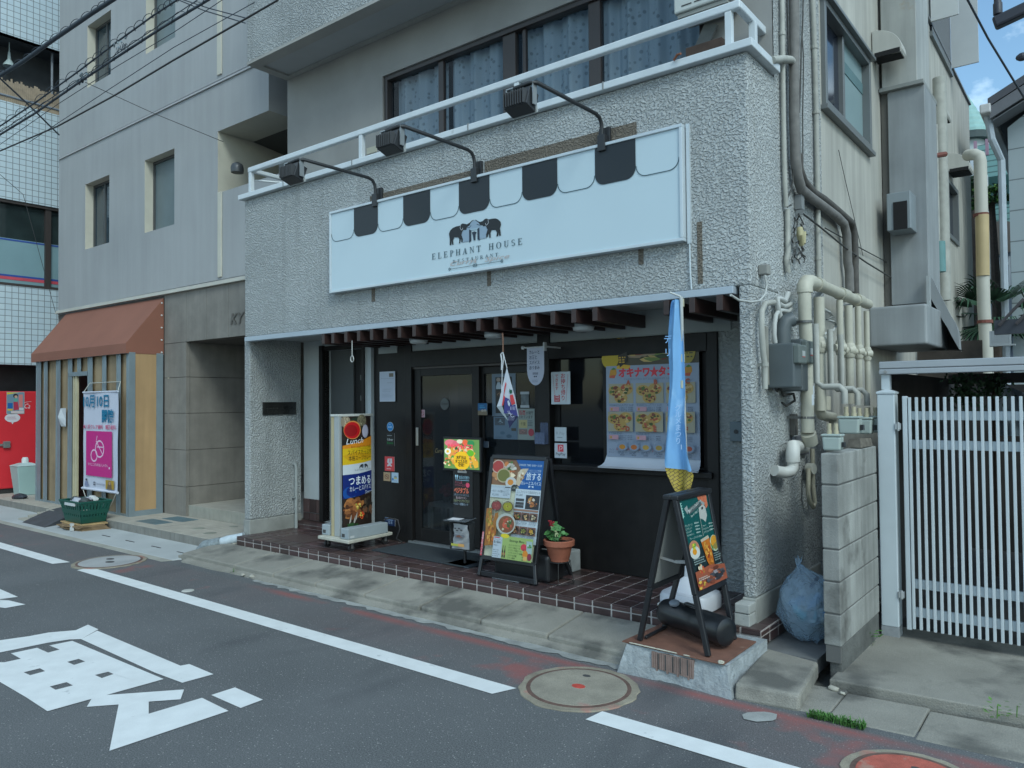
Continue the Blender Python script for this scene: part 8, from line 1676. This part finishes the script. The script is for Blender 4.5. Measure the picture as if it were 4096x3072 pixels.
lp = P('q00',80,500,0,tx-.3); b = B(); b.tube([(lp.x,lp.y,z1),(lp.x,lp.y,lp.z+.1)],.01,6); b.lathe((lp.x,lp.y,lp.z-.15),[(.10,0),(.09,.03),(.03,.12),(.02,.25)],14); tag(b.obj('hanging_lamp', mat('lamp_enamel', (.35,.42,.42), .3, var=.1), smooth=45), 'pale enamel lamp hanging in the dark balcony of the tiled building', 'lamp')
vm = thing('vending_machine', 'red drinks vending machine with a white script and a poster at the far left', 'vending machine', (-7.9,.4,-.07))
vx = -7.50; b = B(); b.box((vx-.75,-.6,-.0),(vx,.82,1.63)); b.obj('cabinet', mat('vending_red', (.52,.025,.035), .38, var=.06), vm, bevel=.02, seg=3)
b = B(); b.box((vx-.72,-.58,-.075),(vx-.03,.80,-.0)); b.obj('plinth', mat('plinth_black', (.02,.02,.02), .7), vm)
def vq(k,a,c): return P(k,a,c,0,vx+.004)
t0, t1, t2 = vq('g',97,248), vq('g',362,246), vq('g',100,578)
p = Print((vx+.002,t0.y,t0.z),(vx+.002,t1.y,t0.z),(vx+.002,t0.y,t2.z)); p.rect(0,0,1,1,'#8f9698'); p.rect(.03,.03,.97,.97,'#6f8694'); p.poly([(.03,.03),(.7,.03),(.03,.12)],'#c8b82a'); p.ell(.5,.18,.14,.1,'#2a2a2e'); p.ell(.52,.22,.08,.06,'#b89a84'); p.poly([(.38,.45),(.62,.43),(.7,.8),(.4,.84)],'#a03048'); p.rect(.42,.3,.6,.45,'#5f9a8a'); p.rect(.68,.12,.9,.7,'#c07874'); p.rect(.06,.5,.34,.75,'#2a5a9a'); p.rect(.06,.76,.34,.84,'#c0a83a'); p.rect(.7,.72,.95,.84,'#b8bcc0'); p.rect(.25,.86,.97,.97,'#c0b4b4'); p.obj('poster', vm)
s0 = vq('g',362,390); p = Print((vx+.002,s0.y,s0.z),(vx+.002,s0.y+.14,s0.z),(vx+.002,s0.y,s0.z-.14)); p.text('Ca',.0,.85,.62,'#d8c0c4',w=.62,shear=.35); p.line([(.0,.15),(.3,.05),(.75,.02)],.04,'#d8c0c4'); p.obj('script_lettering', vm)
c_ = vq('g',185,630); r_ = abs(vq('g',300,630).y-vq('g',70,630).y)/2; p = Print((vx+.002,c_.y-r_,c_.z+.075),(vx+.002,c_.y+r_,c_.z+.075),(vx+.002,c_.y-r_,c_.z-.11)); p.ell(.5,.42,.5,.4,'#c6c2c6',22); p.poly([(.42,.78),(.6,.76),(.5,1)],'#c6c2c6'); p.bars(.15,.85,(.32,.48),.06,'#a8868e',3); p.obj('speech_sticker', vm)
h0 = vq('g',90,1030); b = B(); b.box((vx,h0.y-.05,h0.z-.05),(vx+.05,h0.y+.05,h0.z+.06)); b.box((vx+.01,h0.y-.6,h0.z-.02),(vx+.03,h0.y-.05,h0.z+.02)); b.obj('lock_box', mat('lock_steel', (.22,.22,.21), .45, metal=.5), vm, bevel=.006)
bn0 = P('h',370,290,2,-.08); t = thing('recycle_bin', 'tapered pale green recycling bin with a knob on top before the vending machine', 'bin', (-7.05,.44,-.08))
b = B(); b.hexa([(-7.17,.33,-.08),(-6.93,.33,-.08),(-6.93,.57,-.08),(-7.17,.57,-.08),(-7.22,.28,.40),(-6.88,.28,.40),(-6.88,.62,.40),(-7.22,.62,.40)]); b.obj('body', mat('bin_green', (.32,.44,.42), .5, var=.06), t, bevel=.01)
b = B(); b.hexa([(-7.23,.27,.40),(-6.87,.27,.40),(-6.87,.63,.40),(-7.23,.63,.40),(-7.12,.38,.445),(-6.98,.38,.445),(-6.98,.52,.445),(-7.12,.52,.445)]); b.obj('lid', mat('bin_lid', (.40,.5,.48), .5), t, bevel=.006)
b = B(); b.lathe((-7.05,.45,.445),[(.05,0),(.05,.06),(.035,.09)],12); b.obj('knob', mat('knob_white', (.55,.58,.57), .5), t, smooth=45)
p = Print((-6.905,.29,.36),(-6.905,.61,.36),(-6.93,.31,.0)); p.bars(.1,.5,(.1,.25,.4,.55),.05,'#5a807c',3); p.bars(.6,.95,(.15,.3),.06,'#5a807c',4); p.obj('bin_label', t)
b = B(); b.blob((-6.55,.20,-.05),(.16,.10,.05),10,6,.3); tag(b.obj('dark_bag', mat('bag_dark', (.03,.035,.045), .5, var=.4, vs=20)), 'small dark bag lying beside the hoarding at the far left', 'bag')
# ================================================================ HOUSES AND TREES BEYOND, WIRES, WEEDS
hy = 9.0; hc = P('q30',2070,1100,1,hy)
rh = thing('siding_house', 'pale blue sided house with a dark eave at the right edge', 'house', (hc.x+2,hy+2,0))
SIDM = None
def sidm(nm, c1, period, gap, axis=2):
    M, N, L, bb = nodes(nm); geo = N.new('ShaderNodeNewGeometry'); sp = N.new('ShaderNodeSeparateXYZ'); L.new(geo.outputs['Position'], sp.inputs[0])
    m1 = N.new('ShaderNodeMath'); m1.operation = 'MULTIPLY'; m1.inputs[1].default_value = 1/period; L.new(sp.outputs[axis], m1.inputs[0]); m2 = N.new('ShaderNodeMath'); m2.operation = 'FRACT'; L.new(m1.outputs[0], m2.inputs[0])
    r = N.new('ShaderNodeMapRange'); r.inputs[1].default_value = gap; r.inputs[2].default_value = gap*1.6; L.new(m2.outputs[0], r.inputs[0])
    mx = N.new('ShaderNodeMix'); mx.data_type = 'RGBA'; L.new(r.outputs[0], mx.inputs[0]); mx.inputs[6].default_value = (*[q*.45 for q in c1],1); mx.inputs[7].default_value = (*c1,1); L.new(mx.outputs[2], bb.inputs['Base Color']); bb.inputs['Roughness'].default_value = .6
    bn = N.new('ShaderNodeBump'); bn.inputs['Distance'].default_value = .03; L.new(m2.outputs[0], bn.inputs['Height']); L.new(bn.outputs[0], bb.inputs['Normal']); return M
b = B(); b.box((hc.x,hy,-.2),(hc.x+6,hy+7,5.4)); b.prism([(hc.x,hy,5.401),(hc.x+6,hy,5.401),(hc.x+3,hy,7.6)],(0,7,0)); b.obj('sided_wall', sidm('blue_siding', (.36,.41,.43), .46, .03), rh)
e0 = P('q30',1940,920,1,hy-.35); e1 = P('q30',2212,745,1,hy-.35); sl = (e1.z-e0.z)/(e1.x-e0.x); xe = e0.x-.05
b = B(); x9 = xe+4.2; z9 = e0.z+sl*4.2; b.prism([(xe,hy-.45,e0.z-.02),(x9,hy-.45,z9-.02),(x9,hy-.45,z9+.10),(xe,hy-.45,e0.z+.10)],(0,7.9,0)); b.obj('roof', mat('roof_slate', (.07,.072,.085), .6, var=.1), rh)
b = B(); b.prism([(xe+.02,hy-.44,e0.z-.20),(x9,hy-.44,z9-.20),(x9,hy-.44,z9-.025),(xe+.02,hy-.44,e0.z-.025)],(0,.05,0)); b.prism([(xe+.05,hy-.39,e0.z-.23),(x9,hy-.39,z9-.23),(x9,hy-.39,z9-.21),(xe+.05,hy-.39,e0.z-.21)],(0,.38,0)); b.obj('barge_board', mat('barge_grey', (.13,.135,.15), .6, var=.1), rh)
b = B(); b.box((xe-.10,hy-.5,e0.z-.12),(xe+.04,hy+7,e0.z+.02)); b.obj('gutter', mat('gutter_pale', (.5,.5,.5), .5), rh, bevel=.02)
b = B(); b.tube([(xe-.02,hy-.30,e0.z-.1),(xe+.02,hy-.25,e0.z-.45),(hc.x-.08,hy-.08,e0.z-.75),(hc.x-.08,hy-.08,.2)],.05,8); b.obj('downpipe', mat('downpipe_white', (.40,.45,.50), .5), rh)
# turquoise house with a round shingled turret
ty = 18.0
tq = thing('turquoise_house', 'turquoise boarded house with a conical turret roof beyond the alley', 'house', (P('v',1700,1000,1,ty).x, ty, 0))
TQ = sidm('turquoise_boards', (.25,.42,.39), .145, .16)
a0, a1 = P('v',1640,930,1,ty), P('v',2050,870,1,ty); z_t = a1.z
b = B(); b.box((P('v',1640,930,1,ty).x,ty,P('q31',1780,460,1,ty).z),(a1.x+2.2,ty+4,P('q31',1780,150,1,ty).z)); b.box((a0.x,ty-.3,P('v',1700,1345,1,ty).z),(a1.x+2.2,ty+4,(a0.z+a1.z)/2)); b.obj('boarded_wall', TQ, tq)
pc_ = P('v',1490,750,1,ty+1.0); ra = abs(P('v',1800,780,1,ty+1).x-pc_.x); zt_ = P('v',1480,250,1,ty+1).z; zb_ = P('v',1700,745,1,ty+1).z
b = B(); n = 7; prof = []
for i in range(n*2+1):
    k = i/(n*2); r_ = ra*(1-k)*(1+.0)+.02; z = zb_+(zt_-zb_)*k
    prof.append((r_*(1.0 if i%2==0 else 1.05), z-.0))
b.lathe((pc_.x,ty+1,0),[(q,z) for q,z in prof],20); b.obj('turret_roof', mat('turret_turquoise', (.27,.43,.40), .6, var=.15, vs=3), tq)
b = B(); b.lathe((pc_.x,ty+1,0),[(ra*.72,3),(ra*.72,zb_+.05)],18); b.obj('turret_wall', mat('turret_white', (.40,.44,.44), .8, var=.1), tq)
b = B(); b.lathe((pc_.x,ty+1,zb_-.18),[(ra*1.02,0),(ra*1.04,.17)],20); b.obj('turret_fascia', mat('fascia_dark', (.06,.08,.08), .7), tq)
# boxy lower part with lattice window and small arch
b = B(); c0 = P('q31',1830,480,1,ty-.05); b.box((P('q31',1790,440,1,ty).x,ty+.2,1),(a1.x+2.2,ty+.4,P('q31',1780,460,1,ty).z)); b.obj('lower_wall', mat('lower_mauve', (.17,.20,.25), .8, var=.15), tq)
b = B(); q0, q1 = P('q31',1820,640,1,ty-.1), P('q31',2090,800,1,ty-.1)
for i in range(13): x = q0.x+(q1.x-q0.x)*i/12; b.box((x-.02,ty-.1,q1.z-.2),(x+.02,ty-.06,P('q31',1900,575,1,ty-.1).z))
b.box((q0.x,ty-.12,P('q31',1900,650,1,ty).z),(q1.x,ty-.08,P('q31',1900,630,1,ty).z)); b.box((q0.x,ty-.14,P('q31',1900,850,1,ty).z),(q1.x,ty-.04,P('q31',1900,800,1,ty).z)); b.obj('balustrade', mat('lattice_white', (.5,.53,.56), .6), tq)
ar = P('q31',2010,400,1,ty-.15); b = B(); b.lathe((ar.x,ty-.15,ar.z),[(.42,0),(.42,.1)],20,(0,-1,0)); b.obj('arch_window', mat('arch_brown', (.12,.10,.085), .7), tq)
ws_ = thing('white_house', 'narrow sunlit white wall between the alley wall and the turquoise house', 'house', (P('v',1560,1150,1,15).x,15,0)); q0, q1 = P('v',1500,1040,1,15), P('v',1615,1290,1,15); b = B(); b.box((q0.x-.5,15,0),(q1.x,17,q0.z)); b.obj('wall', mat('white_wall', (.62,.66,.68), .8), ws_)
for i in range(3):
    b = B(); xx = q0.x+.1+.22*i; b.box((xx,15.1,q0.z),(xx+.06,15.16,q0.z+.35)); b.obj('finial', mat('finial_mauve', (.35,.22,.28), .7), ws_)
def tree(label, c, R_, n, cols, leaf_, nm='garden_tree', trunk=True):
    t = thing(nm, label, 'tree', (c.x,c.y,0)); rd = random.Random(int(c.x*100)+n); b = B()
    lobes = [(Vector((rd.uniform(-.6,.6)*R_.x, rd.uniform(-.6,.6)*R_.y, rd.uniform(-.6,.6)*R_.z)), rd.uniform(.3,.55)) for _ in range(9)]
    for i in range(n):
        o_, k = rd.choice(lobes); d = Vector((rd.gauss(0,1),rd.gauss(0,1),rd.gauss(0,1))).normalized()*k*rd.uniform(.5,1.05); p_ = c+o_+Vector((d.x*R_.x,d.y*R_.y,d.z*R_.z))
        u_ = Vector((rd.gauss(0,1),rd.gauss(0,1),rd.gauss(0,.6))).normalized(); v_ = u_.cross(Vector((rd.gauss(0,1),rd.gauss(0,1),rd.gauss(0,1)))).normalized(); s_ = leaf_*rd.uniform(.6,1.4); cc = rd.choice(cols); k2 = rd.uniform(.7,1.3)
        b.face([p_-u_*s_, p_+v_*s_*.45, p_+u_*s_, p_-v_*s_*.45], tuple(q*k2 for q in cc))
    b.obj('crown', mat('foliage', attr=True, rough=.6, var=0, spec=.3), t)
    tb = B(); tb.tube([(c.x,c.y,0),(c.x+.05,c.y,c.z*.6),(c.x,c.y,c.z)],[.12,.09,.05],8)
    for o_, k in lobes[:5]: tb.tube([c-V(0,0,R_.z*.5), c+o_], [.05,.02], 6)
    tb.obj('trunk', mat('bark', (.06,.045,.035), .9, var=.3, vs=20), t); return t
GR_ = [(.05,.11,.035),(.08,.17,.04),(.13,.24,.05),(.03,.07,.03)]
c0 = P('q31',1930,40,1,13); tree('leafy green tree between the turquoise house and the siding house', c0, V(.42,.4,.30), 1800, GR_, .045)
c1 = P('v',1560,1420,1,14); tree('dark green tree top beside the white wall beyond the alley', c1, V(.22,.3,.35), 600, [(.03,.07,.03),(.05,.10,.03),(.02,.05,.025)], .05)
# palm
pq = P('u',1830,900,1,8.5); pm = thing('palm_tree', 'dark green fan palm behind the cream and yellow pipe', 'palm', (pq.x,8.5,0)); b = B(); rd = random.Random(5)
for i in range(26):
    a = rd.uniform(0,6.28); el = rd.uniform(-.5,1.2); d = V(math.cos(a)*math.cos(el), math.sin(a)*math.cos(el), math.sin(el)); tip = pq+d*.35+V(0,0,.05); L_ = rd.uniform(.35,.55); sx_ = d.cross(V(0,0,1)).normalized()
    for j in range(11):
        an = (j-5)*.19; dd = (d*math.cos(an)+sx_*math.sin(an)); e_ = tip+dd*L_-V(0,0,.16*abs(an)+.08); w_ = dd.cross(d.cross(sx_)).normalized()*.016; k = rd.uniform(.6,1.3)
        b.face([tip-w_, tip+dd*L_*.6-w_, e_, tip+dd*L_*.6+w_, tip+w_], (.028*k,.062*k,.034*k))
b.obj('fronds', mat('foliage'), pm); b = B(); b.tube([(pq.x,8.5,0),(pq.x,8.5,pq.z)],.09,8); b.obj('trunk', mat('bark'), pm)
# things over the carport: dark rack beams, thin stays
rk = thing('roof_rack', 'dark steel beam frame with thin stays above the carport at the right edge', 'frame', (P('u',2000,1000,1,5).x,5,1.6)); q0, q1 = P('u',1840,990,1,5), P('u',2300,960,1,5); b = B(); b.bar(q0,q1,.10,.15); b.bar(q0+V(.5,0,-.19),q1+V(.3,0,-.19),.1,.10); b.obj('beam', mat('beam_blue_black', (.045,.05,.065), .5), rk)
b = B(); b.tube([P('u',1890,960,1,4.9),P('u',2212,620,1,4.9)],.018,6); b.tube([P('u',2110,940,1,4.9),P('u',2300,740,1,4.9)],.018,6); b.obj('stay', mat('stay_dark', (.07,.065,.07), .6), rk)
b = B()
for i in range(9): x = P('u',1770+8*i+ i*22,1000,1,5.6).x; b.box((x,5.6,P('u',1800,1230,1,5.6).z),(x+.025,5.63,P('u',1800,1030,1,5.6).z))
b.box((P('u',1770,1000,1,5.6).x,5.59,P('u',1800,1225,1,5.6).z),(P('u',2100,1000,1,5.6).x,5.64,P('u',1800,1205,1,5.6).z)); tag(b.obj('railing', mat('rail_faded', (.33,.36,.38), .5)), 'pale upright railing low behind the carport roof', 'railing')
# shrubs and white tarpaulin glimpsed behind the gate under the carport
for i,(k,a,c,y,R_,n,lb) in enumerate((('q32',1700,60,2.9,V(.10,.12,.13),420,'dark green shrub in a pot seen over the gate under the carport'),('q32',1950,30,3.2,V(.10,.1,.10),260,'small green shrub over the gate near its right end'))):
    q = P(k,a,c,1,y); t = thing('potted_shrub', lb, 'plant', (q.x,y,-.15)); rd = random.Random(i); b = B()
    for _ in range(n):
        d = Vector((rd.gauss(0,.5)*R_.x,rd.gauss(0,.5)*R_.y,rd.gauss(0,.6)*R_.z)); u_ = Vector((rd.gauss(0,1),rd.gauss(0,1),rd.gauss(0,1))).normalized(); v_ = u_.orthogonal(); s_ = .022; kk_ = rd.uniform(.6,1.4); b.face([q+d-u_*s_,q+d+v_*s_*.4,q+d+u_*s_,q+d-v_*s_*.4],(.04*kk_,.085*kk_,.045*kk_))
    b.obj('foliage', mat('foliage'), t); b = B(); b.tube([(q.x,y,-.15),(q.x,y,q.z)],.015,6); b.obj('stem', mat('bark'), t)
q = P('q32',2080,100,1,3.4); b = B(); b.grid(lambda u,v_: V(q.x-.12+.26*u+.02*math.sin(v_*9), 3.4+.05*math.sin(u*9+v_*4), q.z-.35+.48*v_*(1-.25*u)), 12, 10); tag(b.obj('tarpaulin', mat('tarp_blue_white', (.30,.36,.44), .6, var=.2, vs=9), smooth=60), 'pale blue white tarpaulin draped behind the gate under the carport', 'tarpaulin')
# street lamp arm at the top right
ly = 3.0; t = thing('street_lamp', 'dark street lamp arm hanging into the top right corner', 'street lamp', tuple(P('q30',2000,200,1,ly))); b = B(); b.bar(P('q30',1950,210,1,ly),P('q30',2330,30,1,ly),.10,.10); b.obj('arm', mat('lamp_dark_blue', (.03,.032,.045), .5), t, bevel=.02)
b = B(); q = P('q30',1985,60,1,ly); b.lathe((q.x,ly,P('q30',1985,135,1,ly).z),[(.015,-.05),(.018,0),(.035,.01),(.035,.10),(.028,.11),(.028,.6)],12); b.obj('hanger_rod', mat('lamp_dark_blue'), t, smooth=40)
b = B(); q = P('q30',2200,490,1,ly); b.blob((q.x,ly,q.z),(.05,.03,.035),8,6); b.bar((q.x,ly,q.z),(q.x+.4,ly,q.z+.0),.03,.03); tag(b.obj('wire_clamp', mat('lamp_dark_blue')), 'small dark clamp at the right edge below the street lamp arm', 'clamp')
# ---- overhead wires, each strung between two far points of the street
WIRE = mat('wire_black', (.02,.022,.026), .6)
WB = mat('wire_blue_grey', (.035,.045,.06), .6, var=.1)
def wire(label, pts, r, depth, m_=WIRE, loops=None, rad_=.004):
    """pts: survey points; depth = (Y at first, Y at last) so that each wire hangs at its own distance over the street"""
    q = []; n = len(pts)
    for i, (k,a,c) in enumerate(pts): q.append(P(k,a,c,1,depth[0]+(depth[1]-depth[0])*i/max(1,n-1)))
    o = []
    for i in range(len(q)-1):
        for j in range(8): o.append(lerp(q[i],q[i+1],j/8))
    o.append(q[-1]); t = thing('overhead_wire', label, 'wire', tuple(min(o, key=lambda v: v.z)), 'overhead wires')
    b = B(); b.tube(o, r, 8); b.obj('strand', m_, t, smooth=60)
    if loops:
        b = B(); s_ = []; n = loops*10; tot = len(o)-1
        for i in range(n+1):
            f = i/n*tot; a = min(int(f),tot-1); p_ = lerp(o[a],o[a+1],f-a); ph = i/10*6.283; s_.append(p_+V(.02*math.cos(ph),.03*math.sin(ph),.035*math.cos(ph)+.02))
        b.tube(s_, rad_, 5); b.obj('lashing_coil', m_, t, smooth=60)
    return t
wire('thickest black overhead cable crossing the top left corner', [('q00',-60,690),('q00',200,530),('q00',480,330),('q00',800,110),('q00',1000,-20)], .026, (-.7,-.5), WB, 14)
wire('black overhead cable with coils, second below the thickest one', [('q00',-60,1130),('q00',300,890),('q00',700,600),('q00',1000,370),('q00',1330,130),('q00',1560,-20)], .010, (-.55,-.3), WB, 22)
wire('twisted black overhead cable through the clamps, third from the top', [('q00',-60,1200),('q00',300,980),('q00',700,700),('q00',1000,500),('q00',1400,240),('q00',1830,-20)], .014, (-.55,-.25), WB, 16)
wire('thin grey overhead wire between the coiled cables', [('q00',-60,1180),('q00',560,770),('q00',800,610),('q00',1150,370),('q00',1720,-10)], .005, (-.5,-.25), WB)
wire('thin overhead wire just under the twisted cable', [('q00',-60,1290),('q00',500,900),('q00',1000,580),('q00',1500,280),('q00',1950,-20)], .004, (-.45,-.2), WB)
wire('faint thin overhead wire crossing the grey wall', [('q00',250,1230),('q00',900,800),('q00',1500,410),('q00',2200,20)], .004, (-.35,-.1), WB)
wire('long black overhead wire, lowest, running from the left edge to the stucco balcony', [('q00',-60,1330),('q00',500,1090),('q00',980,830),('q00',1500,520),('q00',2212,110),('q10',190,0)], .010, (-.4,-.15), WIRE)
wire('black wire pair upper strand slanting down to the right at the top', [('q00',1560,-10),('q00',1800,70),('q00',2140,160)], .006, (-.25,.1), WB)
wire('black wire pair lower strand slanting down to the right at the top', [('q00',1520,-10),('q00',1760,90),('q00',2120,200)], .006, (-.25,.1), WB)
wire('dark straight wire crossing in front of the tiled building downward to the right', [('q00',-40,640),('q00',240,900),('q00',510,1165)], .012, (-.8,.5), WB)
wire('thin drop wire from the cable clamps down to the recess of the grey building', [('q00',735,710),('q00',1000,830),('q00',1330,980),('q00',1930,1225)], .004, (-.4,.68), WIRE)
wire('thin wire at the left edge crossing the tiled wall', [('q00',-20,1490),('q00',200,1680),('q01',480,1040)], .004, (-.2,.55), WIRE)
wire('grey wire slanting over the open sky at the top right', [('q30',1715,-20),('q30',1900,330),('q30',2180,790),('q30',2260,920)], .011, (4.0,5.5), WB)
for i,(k,a,c,lb) in enumerate((('q00',1040,390,'cluster of pale clamps on the coiled overhead cable'),('q00',700,670,'cluster of cable clamps and ties over the upper window'))):
    q = P(k,a,c,1,-.42); t = thing('cable_clamp', lb, 'clamp', tuple(q)); rd = random.Random(i+3)
    b = B()
    for _ in range(5): d = V(rd.uniform(-.12,.12),rd.uniform(-.02,.02),rd.uniform(-.06,.06)); b.bar(q+d,q+d+V(rd.uniform(-.06,.06),.01,rd.uniform(-.05,.05)),.014,.02)
    b.obj('clamp_body', mat('clamp_pale', (.20,.24,.26), .4, metal=.3), t)
    b = B()
    for _ in range(5): d = V(rd.uniform(-.1,.1),0,0); b.tube([q+d,q+d+V(.03,0,-.08),q+d+V(.06,0,-.02),q+d+V(.10,.01,-.06)],.004,5)
    b.obj('tie_wire', WB, t)
# ---- weeds and grass
rd = random.Random(14)
def weed(label, c, n, h, spread, col, nm='weed'):
    b = B()
    for i in range(n):
        a = rd.uniform(0,6.28); d = V(math.cos(a),math.sin(a),0); hh = h*rd.uniform(.5,1.1); p0 = c+V(rd.uniform(-1,1)*spread[0],rd.uniform(-1,1)*spread[1],0); w_ = d.cross(V(0,0,1))*rd.uniform(.002,.0045)*(h/.05)**.5; k = rd.uniform(.6,1.4); cc = tuple(q*k for q in col)
        m1 = p0+d*hh*.25+V(0,0,hh*.7); tp_ = p0+d*hh*.7+V(0,0,hh*rd.uniform(.7,1.0)); b.face([p0-w_,p0+w_,m1+w_,m1-w_],cc); b.face([m1-w_,m1+w_,tp_],cc)
    return tag(b.obj(nm, mat('foliage')), label, 'weed')
c_ = P('q33',590,1260,2,-.198); g_ = weed('', c_, 420, .035, (.13,.03), (.07,.16,.035), 'grass_tuft'); tag(g_, 'low tuft of short green grass at the kerb before the drain cover', 'grass tuft')
def leafy(label, c, n, s_, col):
    b = B()
    for i in range(n):
        a = rd.uniform(0,6.28); r_ = rd.uniform(.0,s_*1.6); p0 = c+V(r_*math.cos(a),r_*math.sin(a)*.6,rd.uniform(.2,2.6)*s_); d = V(math.cos(a),math.sin(a),rd.uniform(-.2,.6)).normalized(); w_ = d.cross(V(0,0,1)).normalized(); L_ = s_*rd.uniform(.7,1.2); k = rd.uniform(.7,1.3); b.face([p0,p0+d*L_*.5+w_*L_*.28,p0+d*L_,p0+d*L_*.5-w_*L_*.28],tuple(q*k for q in col))
    b.tube([c,c+V(.003,0,s_*2.2)],.0025,5,col=col); return tag(b.obj('weed', mat('foliage')), label, 'weed')
leafy('green leafy weed at the foot of the block wall beside the gate post', V(5.825,.66,-.165), 26, .035, (.09,.22,.04))
leafy('small weed in the apron joint at the bottom right', P('q33',1980,1230,2,-.165), 16, .028, (.10,.20,.04)); leafy('small weed on the apron step at the right edge', P('q33',2150,1220,2,-.16), 9, .025, (.10,.20,.04))
leafy('tiny weed in the kerb gap beneath the left end of the kerb slabs', P('a',95,805,2,-.19), 18, .018, (.08,.18,.04))
for i,(k,a,c,s_) in enumerate((('q33',560,985,.022),('q33',640,1025,.012),('a',200,835,.020),('a',300,855,.024))):
    q = P(k,a,c,2,-.19); b = B(); b.blob(q+V(0,0,.008),(s_*1.4,s_,s_*.7),8,6,.4); tag(b.obj('stone', mat('stone_grey', (.36,.345,.29), .9, var=.2, vs=30), smooth=60), ('broken stone in the gap under the block wall','pebble beside the broken stone under the block wall','loose stone at the left end of the kerb','larger loose stone at the left end of the kerb')[i], 'stone')
